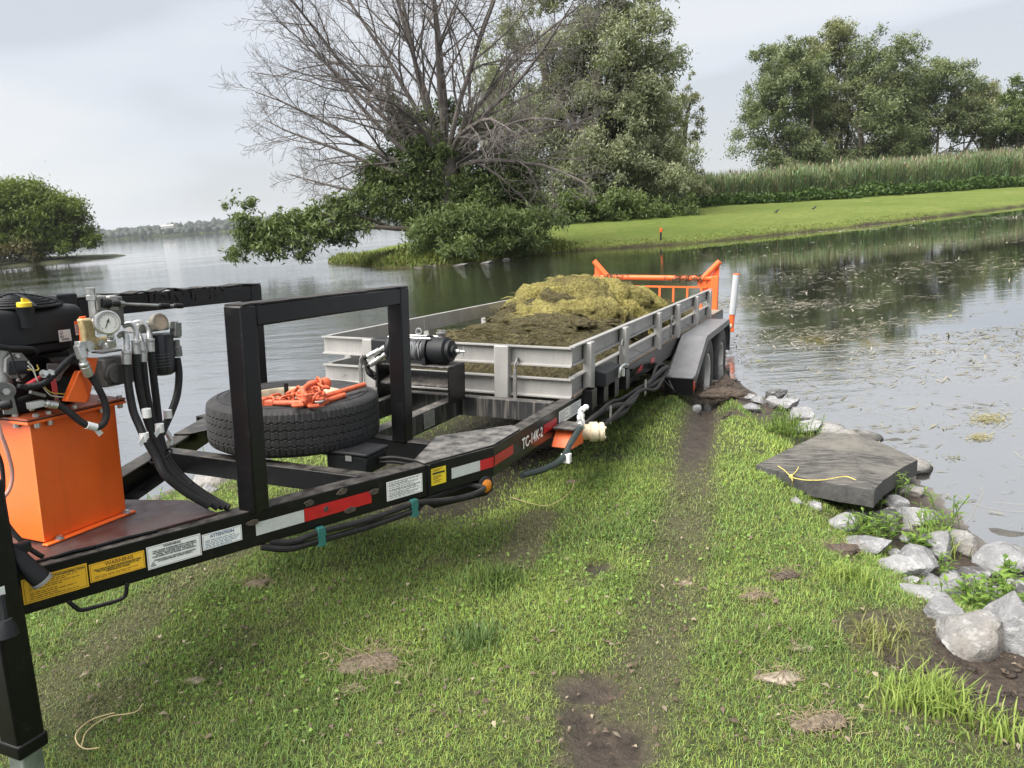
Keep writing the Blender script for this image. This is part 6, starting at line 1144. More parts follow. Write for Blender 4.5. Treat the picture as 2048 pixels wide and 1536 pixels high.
mb = MB(); mb.bar(s_(336, 650, 2.12), s_(352, 650, 2.115), .026, .026); mb.bar(s_(351, 645, 2.115), s_(352, 672, 2.115), .028, .028); mb.hexnut(s_(352, 664, 2.115), (0, 0, -1), .0165, .02); mb.lathe([(.010, 0), (.010, .02), (.0145, .022), (.0145, .03), (.013, .032), (.015, .034), (.015, .058)], s_(353, 680, 2.115), (.02, 0, -1), 14); pp.part('elbow_fitting', mb, MAT['greyplastic'], bevel=.003)
# four hoses falling in a bundle to the frame, with bent steel ends and paper tags
ends = [((236, 672), (250, 668), (253, 690), (253, 726)), ((246, 652), (262, 648), (272, 662), (272, 706)), ((268, 660), (278, 672), (284, 690), (285, 722)), ((264, 648), (284, 645), (298, 662), (300, 702))]
falls = [[(254, 730), (257, 770), (266, 820), (278, 850), (290, 876), (312, 915), (330, 950), (372, 985), (418, 1012)], [(272, 708), (276, 760), (286, 810), (298, 850), (312, 885), (330, 930), (356, 962), (395, 990), (436, 1015)], [(286, 724), (292, 780), (302, 830), (312, 865), (322, 900), (340, 935), (372, 968), (408, 992), (448, 1015)], [(301, 704), (310, 780), (316, 830), (320, 868), (330, 905), (352, 940), (386, 972), (425, 998), (458, 1016)]]
for k in range(4):
    sd_ = 2.055 + .012*k; mb = MB(); mb.tube(smooth_path([s_(x, y, sd_ + .02*(3-i)) for i, (x, y) in enumerate(ends[k])], 6), .0095, 10); e1 = s_(*ends[k][3], sd_); e0_ = s_(ends[k][3][0], ends[k][3][1]-26, sd_); mb.lathe([(.011, 0), (.0155, .003), (.0155, .010), (.0125, .012), (.0150, .014), (.0150, .045)], e0_, e1-e0_, 16); pp.part('hose_end', mb, MAT['zinc'])
    n = len(falls[k]); phose('hydraulic_hose', [s_(x, y, sd_ - .02*math.sin(math.pi*i/(n-1)) - (.20 + .02*k)*(i/(n-1))**2) for i, (x, y) in enumerate(falls[k])], .0125)
phose('hydraulic_hose', [s_(354, 716, 2.112), s_(358, 750, 2.10), s_(354, 790, 2.09), s_(342, 825, 2.075), s_(326, 860, 2.06), s_(316, 885, 2.045), s_(320, 905, 2.02), s_(345, 940, 1.98), s_(380, 972, 1.92)], .0125)
for k, (a, b, sd_) in enumerate((((280, 820), (306, 832), 2.00), ((277, 868), (300, 880), 1.985), ((310, 850), (328, 862), 1.99), ((326, 820), (345, 836), 2.065))):
    p, q_ = s_(*a, sd_), s_(*b, sd_); d_ = q_-p; ctr = (p+q_)/2; axh = nrm(S3([d_[2]*-.2, 0, -1])); pp.part('paper_tag', MB().tube([ctr - axh*.014, ctr + axh*.014], .0142, 12), MAT['whitelabel'])
    if k in (1, 2): pp.part('tag_end', MB().prism([ctr + S3([-.012, -.012, .010]), ctr + S3([-.035, -.014, -.008]), ctr + S3([-.028, -.014, -.024]), ctr + S3([-.010, -.012, -.012])], (0, .001, 0)), MAT['whitelabel'])
pp.part('bundle_tie', MB().torus_path([s_(322, 912, 1.985) + S3([.040*math.cos(a), .025*math.sin(a), .012*math.cos(a)]) for a in np.linspace(0, 2*math.pi, 21)[:-1]], .0035, 6), PL)
mb = MB(); mb.tube(smooth_path([s_(330, 860, 2.10), s_(338, 872, 2.09), s_(343, 884, 2.085), s_(338, 890, 2.085)], 5), .009, 10); mb.hexnut(s_(334, 886, 2.085), (-.3, -.5, 0), .010, .012); pp.part('spare_fitting', mb, MAT['zinc'])
# ================================================================ shore rocks, slab, plants, litter, floating weed
def rock_mat(name, c0, c1, brown=0.0, wetline=True):
    m, n, o = nodes_of(name); b = N(n, 'BsdfPrincipled', Roughness=.85); n.links.new(b.outputs[0], o.inputs[0]); vec = n.nodes.new('ShaderNodeTexCoord').outputs['Object']
    f = noise(n, vec, 7, 8, .7); c = mixc(n, ramp(n, f, .32, .68), c0, c1)
    mpn = n.nodes.new('ShaderNodeMapping'); mpn.inputs['Scale'].default_value = (5, 5, 14); mpn.inputs['Rotation'].default_value = (.5, .4, .2); n.links.new(vec, mpn.inputs['Vector'])
    v = noise(n, mpn.outputs[0], 3, 6, .75); c = mixc(n, math_(n, 'MULTIPLY', ramp(n, v, .54, .62), .7), c, (.47, .47, .465)); c = mixc(n, math_(n, 'MULTIPLY', ramp(n, noise(n, vec, 26, 6, .75), .54, .66), .75), c, (.085, .085, .082))
    if brown: c = mixc(n, math_(n, 'MULTIPLY', ramp(n, noise(n, vec, 4, 4), .42, .62), brown), c, (.19, .145, .10))
    gp = n.nodes.new('ShaderNodeNewGeometry'); gs = n.nodes.new('ShaderNodeSeparateXYZ'); n.links.new(gp.outputs['Position'], gs.inputs[0]); wet = ramp(n, math_(n, 'ADD', gs.outputs['Z'], math_(n, 'MULTIPLY', noise(n, vec, 8, 3), .06)), .05, .075, (.8,)*3, (0,)*3); c = mixc(n, wet, c, (.045, .042, .034))
    n.links.new(c, b.inputs['Base Color']); bp = N(n, 'Bump', Strength=1.0, Distance=.03); n.links.new(noise(n, vec, 16, 8, .72), bp.inputs['Height']); n.links.new(bp.outputs[0], b.inputs['Normal']); return m
RM = [rock_mat('grey_limestone', (.15, .15, .155), (.36, .36, .365)), rock_mat('pale_limestone', (.19, .19, .192), (.43, .43, .43)), rock_mat('brown_stained_limestone', (.17, .167, .162), (.40, .39, .375), .4), rock_mat('dark_shore_stone', (.06, .06, .06), (.16, .155, .15))]
def rock(px, py, hw, hh, label, m=0, z=.06, group='shore rocks', name='boulder', sub=4, seed=None, tall=1.0):
    """px, py: centre; hw, hh: half width and half height in pixels of the full photograph"""
    seed = seed or int(px*7 + py*3); g = ground(px, py + hh*.75, z); dist = np.linalg.norm(g - [0, 0, CAM_H]); rx = 1.04*hw*dist/FPX; rz = hh*dist/FPX*1.12*tall; ry = (rx*.55 + rz*.55)
    V, F = rock_mesh(rx, ry, rz, seed, cuts=15, sub=sub); a = R((seed*37) % 50 - 25); c, s = math.cos(a), math.sin(a); tl = R((seed*13) % 24 - 12)
    V = V @ np.array([[math.cos(tl), 0, -math.sin(tl)], [0, 1, 0], [math.sin(tl), 0, math.cos(tl)]]); V = V @ np.array([[c, s, 0], [-s, c, 0], [0, 0, 1]])
    hgt = float(land(np.array([g[:2]]))[0][0]); me = np_mesh(name, V, F, RM[m], True); me.set_sharp_from_angle(angle=R(24)); o = link(name, me)
    ctr = ground(px, py, z + rz*.55); zc = max(z, min(hgt, .22)) + rz*.42; ctr = ground(px, py, zc); hgt = float(land(np.array([ctr[:2]]))[0][0]); ctr = ground(px, py, max(z, min(hgt, .26)) + rz*.42); o.location = ctr; return tag(o, label, 'rock', group)
Z7 = lambda x, y, hw, hh: (1300 + x*.36523, 740 + y*.36523, hw*.36523, hh*.36523)
RK = [((1045,845,80,50), 'pale boulder at the grass edge in front of the dark slab', 1, .12), ((1190,960,135,52), 'long flat grey boulder left of the rounded one by the grass', 0, .12), ((1345,1082,112,55), 'pale wedge shaped boulder set in the grass edge', 1, .13), ((1462,1042,135,68), 'long rounded grey boulder behind the pale wedge boulder', 0, .08),
      ((1588,972,85,70), 'round grey boulder at the water with white streaks', 0, .03), ((1742,962,52,66), 'upright brownish boulder standing at the water edge', 2, -.02), ((1682,912,55,42), 'brown topped stone tucked behind the upright boulder', 2, .02), ((1925,1045,122,58), 'angular boulder standing alone in the water at the right edge', 0, -.06),
      ((1482,1245,110,60), 'pale broad boulder above the standing grey one', 1, .12), ((1560,1198,100,42), 'low grey boulder behind the pale broad one', 0, .08), ((1612,1352,92,104), 'tall grey boulder standing on edge among the weeds', 0, .12), ((1742,1455,165,112), 'big brown stained boulder over the bare soil', 2, .12),
      ((1985,1440,135,150), 'largest grey boulder at the right edge of the picture', 0, .12), ((1950,1212,92,50), 'flat white boulder at the right edge by the water', 1, .03), ((2040,1245,55,62), 'dark boulder right of the flat white one', 3, .03), ((1652,1150,62,42), 'small pale boulder beside the dark wet stone', 1, .04),
      ((1752,1132,92,42), 'dark wet stone half in the water', 3, -.02), ((1832,1262,82,42), 'pale stone hidden by leafy weeds', 1, .06), ((1462,805,105,50), 'pale boulder at the water right of the dark slab', 1, .0), ((1345,738,62,46), 'grey stone close below the right end of the slab', 0, .03),
      ((1292,812,62,62), 'dark grey stone under the front corner of the slab', 3, .08), ((1132,800,62,28), 'flat dark stone under the front of the slab', 3, .10), ((1440,665,75,32), 'wet stone behind the right end of the slab', 2, -.03), ((742,190,90,42), 'pale boulder at the water behind the slab', 1, .02),
      ((590,165,42,28), 'small grey stone nearest the trailer wheel', 0, .0), ((690,142,62,34), 'dark stone behind the pale boulder near the wheel', 3, .0), ((850,255,78,52), 'pale rounded boulder behind the slab by the water', 1, .02), ((862,322,82,38), 'angular white boulder touching the back of the slab', 1, .04),
      ((548,205,62,26), 'flat grey stone in the mud by the rut', 0, .02), ((940,330,42,22), 'dark stone at the back corner of the slab', 3, .0), ((255,215,26,34), 'pale stone lying in the muddy rut', 1, .03), ((800,722,32,20), 'small stone under the left front of the slab', 0, .12), ((905,742,42,22), 'small stone under the middle of the slab', 0, .10),
      ((1425,1165,42,20), 'small white stone in the grass by the pale wedge boulder', 1, .12), ((1390,920,32,24), 'small pale stone between the weeds', 1, .05), ((1420,868,40,22), 'small brown stone at the foot of the tall weeds', 2, .03), ((2030,1330,40,40), 'grey stone between the weeds at the right edge', 0, .08), ((1490,1472,20,16), 'small pale stone lying at the foot of the tall grey boulder', 1, .15)]
for (b, lab, m, z) in RK:
    x, y, hw, hh = Z7(*b); rock(x, y, hw, hh, lab, m, z, name='boulder' if hw > 17 else 'stone', sub=4 if hw > 18 else 3)
for i, (x, y, hw, hh, m, z) in enumerate(((440,962,46,20,2,.03), (330,1022,22,16,1,.05), (420,985,24,14,0,.02), (300,1030,14,9,1,.04), (520,935,30,14,3,.0), (110,1240,14,10,1,.08), (225,1245,16,6,0,.1))):
    rock(x, y, hw, hh, ('brownish boulder at the left water edge seen under the tongue', 'pale stone among the weeds left of the guard post', 'grey stone at the left water edge under the hoses', 'small white stone below the orange tank', 'dark stone at the water beneath the spare wheel', 'pale stone under the tongue near the jack', 'small grey stone under the tongue handle')[i], m, z, 'shore rocks under the trailer', 'stone', 3)
for i, (x, y, hw, hh) in enumerate(((862,533,20,5), (920,531,24,5), (975,527,16,5), (1012,520,11,4), (835,537,10,4))):
    rock(x, y, hw, hh, ('second from the left of the brown stones at the foot of the spit', 'widest of the brown stones at the foot of the spit', 'fourth from the left of the stones at the foot of the spit', 'rightmost of the stones at the foot of the spit', 'leftmost small stone at the foot of the spit')[i], 3, -.05, 'stones at the foot of the spit', 'stone', 3)
for i, (x, y, hw) in enumerate(((1500,795,10), (1545,800,12), (1575,812,14), (1610,822,12), (1628,842,11), (1655,862,9), (1700,1030,11), (1760,1042,12), (1800,1025,13), (1725,1065,9), (1790,1105,12), (1835,1125,11), (1865,1160,13), (1815,1165,9), (1890,1185,10), (1850,1195,12), (1905,1235,12), (1960,1165,13), (1990,1140,12), (1880,1255,9), (2020,1185,14), (2035,1290,12), (1700,1075,8))):
    rock(x, y, hw, hw*.72, 'small grey stone wedged among the larger boulders of the right shore', i % 2, .04, 'small shore stones', 'stone', 3)
for i in range(26):                                       # stones lying under the shallow water
    x, y = 2.35 + 1.3*rng.random()**1.5, 2.6 + 4.0*rng.random(); r = .05 + .09*rng.random(); V, F = rock_mesh(r*1.5, r*1.2, r*.5, 900+i, sub=2); me = np_mesh('sunken_stone', V, F, RM[2], True); o = link('sunken_stone', me)
    o.location = (x, y, float(land(np.array([[x, y]]))[0][0]) + .01); o.rotation_euler = (0, 0, rng.random()*6); tag(o, 'brownish stone lying under the shallow water off the right shore', 'stone', 'sunken stones')
# ---- weathered slab with the yellow rope
def slab():
    z0 = .30; pts = [(1512,930), (1640,868), (1672,867), (1712,868), (1760,884), (1835,920), (1800,938), (1772,956), (1752,975), (1748,982), (1612,957)]; zz = [.29, .24, .24, .23, .20, .17, .20, .25, .29, .31, .315]
    top = [ground(x, y, z) for (x, y), z in zip(pts, zz)]; cen = np.mean(top, 0); t = Rig('weathered_slab', 'curved dark weathered slab tied with yellow rope on the shore rocks', 'slab', cen - [0, 0, .12])
    bm = bmesh.new(); n = len(top); vs = []
    def dense(a, b, k): return [a + (b-a)*i/k for i in range(k)]
    ring = [p for a, b in zip(top, top[1:] + top[:1]) for p in dense(a, b, 4)]; ring = [p + S3([0, 0, rng.normal()*.002]) for p in ring]; th = .095; m = len(ring)
    V = []; lay = [(.0, 0), (.985, 1)]
    rows = 9
    for k in range(rows): f_ = k/(rows-1); V += [cen + (p-cen)*f_ + S3([0, 0, .012*(vnoise((p[None, :2]+k*.1)*1.0, 6, 2)[0]-.5)]) for p in ring]
    V += [p + S3([0, 0, -.008]) + (p-cen)*.004 for p in ring] + [p + S3([0, 0, -th]) for p in ring] + [cen + (p-cen)*.02 + S3([0, 0, -th]) for p in ring]
    R_ = rows + 3; F = [(i*m + k, i*m + (k+1) % m, (i+1)*m + (k+1) % m, (i+1)*m + k) for i in range(R_-1) for k in range(m)]
    mt, nn, o = nodes_of('weathered_slab'); b = N(nn, 'BsdfPrincipled', Roughness=.9); nn.links.new(b.outputs[0], o.inputs[0]); vec = nn.nodes.new('ShaderNodeTexCoord').outputs['Object']
    mp_ = nn.nodes.new('ShaderNodeMapping'); mp_.inputs['Rotation'].default_value = (0, 0, -.5); mp_.inputs['Scale'].default_value = (7, 34, 20); nn.links.new(vec, mp_.inputs['Vector']); gr_ = noise(nn, mp_.outputs[0], 1, 7, .7)
    c = mixc(nn, ramp(nn, gr_, .36, .64), (.02, .02, .019), (.15, .14, .125)); c = mixc(nn, ramp(nn, noise(nn, vec, 3.0, 5), .46, .66), c, (.15, .14, .122)); c = mixc(nn, math_(nn, 'MULTIPLY', ramp(nn, noise(nn, vec, 40, 6, .7), .55, .66), .6), c, (.04, .04, .038))
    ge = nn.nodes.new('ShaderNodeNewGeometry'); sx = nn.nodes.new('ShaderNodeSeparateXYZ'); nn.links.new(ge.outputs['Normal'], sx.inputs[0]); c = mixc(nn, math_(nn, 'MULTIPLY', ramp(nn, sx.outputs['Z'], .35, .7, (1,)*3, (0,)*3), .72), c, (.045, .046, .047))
    nn.links.new(c, b.inputs['Base Color']); bp = N(nn, 'Bump', Strength=.7, Distance=.012); nn.links.new(gr_, bp.inputs['Height']); nn.links.new(bp.outputs[0], b.inputs['Normal'])
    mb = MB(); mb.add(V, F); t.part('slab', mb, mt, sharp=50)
    kz = lambda x, y, z: ground(x, y, z)
    rp = [kz(1556, 932, .312), kz(1568, 940, .312), kz(1581, 951, .316), kz(1592, 943, .314), kz(1597, 934, .312)]; t.part('rope', MB().tube(smooth_path(rp, 6), .0028, 7), MAT['rope'])
    t.part('rope', MB().tube(smooth_path([kz(1583, 955, .317), kz(1610, 960, .318), kz(1645, 960, .322), kz(1670, 956, .32), kz(1692, 953, .318), kz(1712, 960, .318)], 6), .0028, 7), MAT['rope']); t.part('rope', MB().tube(smooth_path([kz(1583, 955, .317), kz(1585, 963, .305), kz(1585, 980, .22), kz(1586, 993, .17)], 6), .0027, 7), MAT['rope'])
    t.part('rope', MB().tube(smooth_path([kz(1555, 962, .15), kz(1580, 982, .13), kz(1625, 992, .12), kz(1690, 996, .11), kz(1730, 990, .12)], 6), .0027, 7), MAT['rope']); t.part('knot', MB().lathe([(.003, -.012), (.010, -.006), (.012, 0), (.010, .006), (.003, .012)], kz(1582, 953, .317), (.3, .2, 1), 12), MAT['rope'])
slab()
# old boards lying at the left water edge
def board(p, q, w, h, lab):
    t = Rig('old_board', lab, 'board', (S3(p)+S3(q))/2, group='old boards at the left water edge'); t.part('plank', MB().bar(p, q, w, h), paint('grey_driftwood', (.17, .155, .135), .9, var=.35, scale=14, bump=.4, bscale=40), bevel=.01)
board(ground(395, 990, .16), ground(520, 925, .14), .16, .05, 'grey weathered board lying behind the guard post at the left water edge'); board(ground(520, 985, .17), ground(600, 945, .15), .12, .04, 'shorter dark board lying on the grass under the spare wheel')
# ---- leafy weeds among the rocks
def weed_plant(px, py, z, hpx, ns, label, mat='weedleaf', leaf=.05, wide=.3, spread=.5, group='leafy weeds on the shore', name='leafy_weed', seed=None):
    b = ground(px, py, z); dist = np.linalg.norm(b - [0, 0, CAM_H]); H_ = hpx*dist/FPX; t = Rig(name, label, 'plant', b, group=group); rr = np.random.default_rng(seed or int(px+py)); mb = MB(); C, D, L_ = [], [], []
    for i in range(ns):
        a = rr.random()*2*math.pi; sp = spread*rr.random(); hh = H_*(.55 + .5*rr.random()); p0 = b + S3([rr.normal()*H_*.25, rr.normal()*H_*.2, -.02]); tp = p0 + S3([math.cos(a)*sp*hh, math.sin(a)*sp*hh, hh]); md = (p0+tp)/2 + S3([0, 0, hh*.12]); pts = smooth_path([p0, md, tp], 4); mb.tube(pts, .0022, 4)
        nl = max(5, int(hh/leaf*2.6))
        for j in range(nl):
            f_ = .25 + .75*(j+rr.random()*.5)/nl; q = pts[min(int(f_*(len(pts)-1)), len(pts)-1)]; aa = j*2.4 + rr.random(); dl_ = S3([math.cos(aa), math.sin(aa), .25 + .4*rr.random()]); l = leaf*(.6 + .7*rr.random())*(1.1 - .35*f_); C.append(q + nrm(dl_)*l*.5); D.append(dl_); L_.append(l)
    t.part('stems', mb, MAT['stem'])['kind'] = 'stuff'; C, D, L_ = np.array(C) - b, np.array(D), np.array(L_); n = len(C); Dn = D/np.linalg.norm(D, axis=1, keepdims=True); S_ = np.cross(Dn, [0, 0, 1.0]); S_ /= np.linalg.norm(S_, axis=1, keepdims=True)+1e-9; up = np.cross(S_, Dn); Lc = L_[:, None]; Wd = Lc*wide
    V = np.stack([C - Dn*Lc*.5, C - S_*Wd*.5 - Dn*Lc*.08 + up*Lc*.06, C + Dn*Lc*.5 - [0, 0, 1]*Lc*.15, C + S_*Wd*.5 - Dn*Lc*.08 + up*Lc*.06, C + up*Lc*.0], 1).reshape(-1, 3); i = np.arange(n)[:, None]*5
    F = np.concatenate([i + [0, 1, 4], i + [1, 2, 4], i + [2, 3, 4], i + [3, 0, 4]], 1).reshape(-1, 3); o = link('leaves', np_mesh('leaves', V, F, MAT[mat], True, dict(tint=np.repeat(rr.random(n), 5))), t.o); o['kind'] = 'stuff'
MAT['stem'] = paint('green_stem', (.10, .16, .04), .6, var=.2)
for px, py, z, hp, ns, lf, wd, lab in ((1728,1088,.10,60,9,.055,.32,'leafy weed between the boulder at the grass edge and the slab'), (1768,1072,.08,55,9,.05,.3,'leafy weed under the front corner of the slab'), (1862,1080,.04,60,9,.07,.2,'narrow leaved weed reaching over the water'), (1900,1052,.03,62,4,.06,.25,'tall thin weed with a leafy tip standing over the water'),
        (1828,1100,.06,40,4,.07,.55,'broad leaved weed behind the round grey boulder'), (1792,985,.08,42,6,.06,.22,'grassy weed beside the right end of the slab'), (1560,868,.10,55,16,.05,.2,'bright clump of weeds behind the slab by the rut'), (1600,880,.08,48,10,.05,.22,'bright weed right of the clump behind the slab'), (1935,1222,.10,64,10,.065,.34,'leafy weed above the big brown stained boulder'),
        (1975,1210,.08,62,9,.065,.34,'leafy weed left of the large right hand boulder'), (2015,1165,.05,40,6,.06,.5,'broad weed at the right edge by the flat white boulder'), (1900,1150,.06,40,6,.045,.3,'small weed by the dark wet stone'), (1660,1085,.14,26,6,.035,.4,'low weed in the grass before the slab'), (2046,1215,.08,34,3,.06,.6,'round leaved weed cut by the right edge'), (1545,905,.12,24,6,.035,.35,'small weed at the left end of the slab'),
        (1750,1008,.08,30,7,.04,.4,'dark weed in the shade under the slab')): weed_plant(px, py, z, hp*1.15, int(ns*1.7), lab, leaf=lf, wide=wd)
for px, py, z, hp, ns, lf, wd, lab in ((305,1032,.10,42,7,.05,.3,'leafy weed at the left water edge near the tank'), (345,1020,.10,52,7,.05,.28,'taller leafy weed beside the hose bundle'), (430,980,.10,36,5,.045,.3,'leafy weed on the boulder behind the hoses'), (475,965,.12,34,6,.04,.4,'low weed just left of the guard post'), (405,930,.05,40,2,.03,.2,'thin weed stalk at the water left of the guard post'),
        (70,1262,.16,40,14,.045,.5,'low leafy patch under the tongue beside the jack'), (150,1258,.18,36,14,.045,.5,'low leafy patch under the yellow decals'), (215,1235,.18,34,10,.04,.35,'grassy weed under the tongue handle'), (560,985,.16,30,10,.04,.5,'low leafy weed under the spare wheel')): weed_plant(px, py, z, hp, ns, lab, leaf=lf, wide=wd, group='leafy weeds under the trailer')
# tall grass tufts
def tuft(px, py, z, r, n, ln, label, cols):
    b = ground(px, py, z); P = b[:2] + rng.normal(size=(n, 2))*r*.5; hz = land(P)[0]; g = np.array(cols[0])*(1-(t := rng.random((n, 1)))) + np.array(cols[1])*t
    V, F, A = blades(P, hz-.005, ln*(.45 + .6*rng.random(n)), .0035 + .003*rng.random(n), .15 + .75*rng.random(n), g, .7); t_ = Rig('grass_tuft', label, 'grass tuft', b, group='tall grass tufts'); o = link('blades', np_mesh('blades', V - b, F, MAT['blade'], False, dict(col=A)), t_.o); o['kind'] = 'stuff'
GR = ((.17, .26, .05), (.32, .39, .10))
tuft(1870, 1470, .22, .10, 300, .13, 'tall bright grass tuft at the edge of the bare soil', GR); tuft(1800, 1450, .24, .08, 120, .08, 'smaller grass tuft left of the tall one by the bare soil', GR); tuft(1985, 1535, .2, .12, 200, .09, 'grass tuft at the bottom right corner', GR); tuft(1575, 850, .1, .16, 420, .12, 'long grass between the rut and the slab', GR); tuft(1700, 1210, .2, .10, 240, .09, 'long grass beside the pale broad boulder', GR)
tuft(1870, 1095, .05, .10, 160, .15, 'long arching grass over the round grey boulder', GR); tuft(1000, 1180, .27, .12, 300, .09, 'dark tuft of longer grass in the lawn', ((.09, .15, .035), (.16, .22, .06))); tuft(1745, 1345, .2, .10, 160, .10, 'sparse dry grass beside the soil hole', ((.20, .19, .08), (.24, .28, .08)))
tuft(1240, 790, .1, .22, 420, .09, 'long grass under the trailer rail near the fender', GR); tuft(950, 1310, .28, .12, 260, .085, 'blue green grass clump beside the root tangle', ((.08, .14, .04), (.14, .21, .07)))
# ---- clumps of dried weed and roots lying on the lawn
def clump(px, py, w, label, kind='root', n=60, flat=.35, seed=1):
    b = ground(px, py, .27); hz = float(land(np.array([b[:2]]))[0][0]); b = ground(px, py, hz); dist = np.linalg.norm(b - [0, 0, CAM_H]); r = w*dist/FPX; t = Rig('dried_weed_clump', label, 'weed clump', b, group='dried weed clumps on the lawn'); rr = np.random.default_rng(seed)
    V, F = rock_mesh(r*.85, r*.42, r*flat*.6, seed+50, cuts=3, sub=4); V *= (1 + .9*(vnoise(V*26 + seed, 1, 3)-.5))[:, None]; V[:,2] += r*flat*.3; dark = dict(root=(.155, .122, .088), dark=(.085, .065, .05), pale=(.28, .235, .18))[kind]
    link('mat', np_mesh('mat', V, F, paint('clump_'+kind, dark, .95, var=.5, scale=70, bump=.9, bscale=130) if 'c'+kind not in MAT else MAT['c'+kind], True), t.o); MAT.setdefault('c'+kind, bpy.data.materials['clump_'+kind]); mb = MB()
    for i in range(int(n*1.0)):
        p = b + S3([rr.normal()*r*.5, rr.normal()*r*.32, .006 + rr.random()*r*flat*.8]); a = rr.random()*6.3; pts = [p]; dd = S3([math.cos(a), math.sin(a)*.8, .3*rr.normal()])
        for k in range(6): dd = nrm(dd + rr.normal(size=3)*[.45, .45, .25]); p = p + dd*r*(.04 + .11*rr.random()); p[2] = max(p[2], hz + .006); pts.append(p)
        mb.tube(smooth_path(pts, 2), .0005 + .0007*rr.random(), 4)
    o = t.part('fibres', mb, MAT['fibre' if kind != 'dark' else 'fibredark']); o['kind'] = 'stuff'
MAT['fibre'] = paint('dry_root_fibre', (.24, .185, .12), .9, var=.35, scale=50); MAT['fibredark'] = paint('dark_root_fibre', (.16, .12, .085), .9, var=.4, scale=50)
clump(745, 1335, 74, 'largest tangle of dried roots in the middle of the lawn', 'root', 150, .3, 3); clump(705, 1382, 28, 'grey root piece just below the largest tangle', 'root', 40, .35, 4); clump(830, 1345, 40, 'loose strands right of the largest root tangle', 'root', 50, .12, 5); clump(1572, 1158, 32, 'dark hairy sod lump before the slab', 'dark', 110, .55, 6); clump(1512, 1196, 32, 'dry brown sod lump left of the dark hairy one', 'root', 90, .4, 7)
clump(1672, 1105, 42, 'brown root mat at the grass edge near the boulders', 'dark', 100, .4, 8); clump(1555, 1360, 48, 'pale dried strips lying in the lawn', 'pale', 50, .3, 9); clump(1640, 1452, 54, 'brown fibrous lump at the lower right of the lawn', 'root', 120, .5, 10); clump(510, 1172, 36, 'grey dried weed under the tongue', 'root', 60, .35, 11); clump(1600, 1300, 30, 'pale flakes of dried weed in the lawn', 'pale', 30, .25, 12); clump(1150, 966, 22, 'brown bark piece on the grass below the valve', 'root', 20, .4, 13); clump(390, 1364, 24, 'flat tan piece of bark on the lawn', 'pale', 8, .3, 14)
clump(1370, 1170, 24, 'pale dried strands beside the wheel track', 'pale', 40, .25, 15); clump(1080, 895, 60, 'dark torn up root mass under the valve bracket', 'dark', 140, .35, 16); clump(1735, 1290, 40, 'torn dark roots in the soil hole', 'dark', 70, .2, 17); clump(1440, 792, 55, 'churned mud and roots beside the trailer wheel', 'dark', 90, .3, 18); clump(1350, 778, 42, 'torn sod by the fender', 'dark', 90, .5, 19)
# ---- scattered bits: dead leaves and flakes, loose straw stems
def litter():
    n = 1300; px = rng.random(n)*2048; py = 980 + 560*rng.random(n); C = []; col = []
    for x, y in zip(px, py):
        g = ground(x, y, .26); h, br, dr, d = land(np.array([g[:2]]))
        if d[0] > .15: C.append([g[0], g[1], h[0] + .014]); k = rng.random(); col.append(np.array([.38, .32, .23])*(.5+.6*k) if rng.random() < .3 else np.array([.16, .12, .09])*(.6+.7*k))
    C, col = np.array(C), np.array(col); n = len(C); s = (.005 + .011*rng.random(n)**2)[:, None]; D = unit(n); D[:,2] *= .25; D /= np.linalg.norm(D, axis=1, keepdims=True); S_ = np.cross(D, [0, 0, 1.0]); up = S3([0, 0, 1.0]); j = lambda: (.7 + .6*rng.random((n, 1)))
    V = np.stack([C - D*s*j(), C - S_*s*.6*j() + up*s*.4*j(), C + D*s*j() + up*s*.2*rng.normal(size=(n, 1)), C + S_*s*.6*j() + up*s*.35*j(), C + up*s*.5], 1).reshape(-1, 3); i = np.arange(n)[:, None]*5; F = np.concatenate([i + [0, 1, 4], i + [1, 2, 4], i + [2, 3, 4], i + [3, 0, 4]], 1).reshape(-1, 3)
    tag(link('leaf_litter', np_mesh('leaf_litter', V, F, MAT['blade'], False, dict(col=np.repeat(col, 5, 0)))), 'small pale and brown flakes of dead leaf scattered over the lawn', 'leaf litter', kind='stuff')
litter()
def straw(pts, label, r=.0016):
    P = [ground(x, y, .30) for x, y in pts]; P = [S3([p[0], p[1], float(land(np.array([p[:2]]))[0][0]) + .022]) for p in P]; o = Rig('straw_stem', label, 'straw', P[0], group='straw stems on the lawn'); o.part('stem', MB().tube(smooth_path(P, 6), r, 5), MAT['strawm'])
MAT['strawm'] = paint('straw', (.46, .37, .20), .8, var=.2)
straw([(235,1450), (190,1462), (160,1485), (158,1505), (175,1520), (205,1522)], 'bent straw stem near the jack foot', .0022); straw([(290,1430), (275,1448), (220,1460), (180,1485), (168,1515)], 'long straw stem beside the jack foot', .0022); straw([(640,1330), (655,1325), (660,1335), (648,1342)], 'small loop of straw in the lawn'); straw([(1020,985), (1060,1005), (1100,1010), (1140,980), (1150,950)], 'pale curved strand on the grass below the rail', .0018)
def clods():
    V, F = [], []; n0 = 0
    for c, r in MUDS[4:12]:
        for i in range(int(20 + 300*r)):
            q = c + rng.normal(size=2)*r*.55; h, br, dr, d = land(np.array([q]))
            if br[0] < .5: continue
            s = .003 + .011*rng.random()**2.5; v, f = rock_mesh(s*1.5, s, s*.55, int(rng.integers(9999)), cuts=4, sub=1); V.append(v + [q[0], q[1], h[0] + s*.2]); F.append(f + n0); n0 += len(v)
    m = paint('damp_soil_clod', (.045, .033, .025), .85, var=.5, scale=30, bump=.6, bscale=90); tag(link('soil_clods', np_mesh('soil_clods', np.concatenate(V), np.concatenate(F), m, False)), 'crumbs of damp brown soil on the bare and rutted patches', 'soil', kind='stuff')
clods()
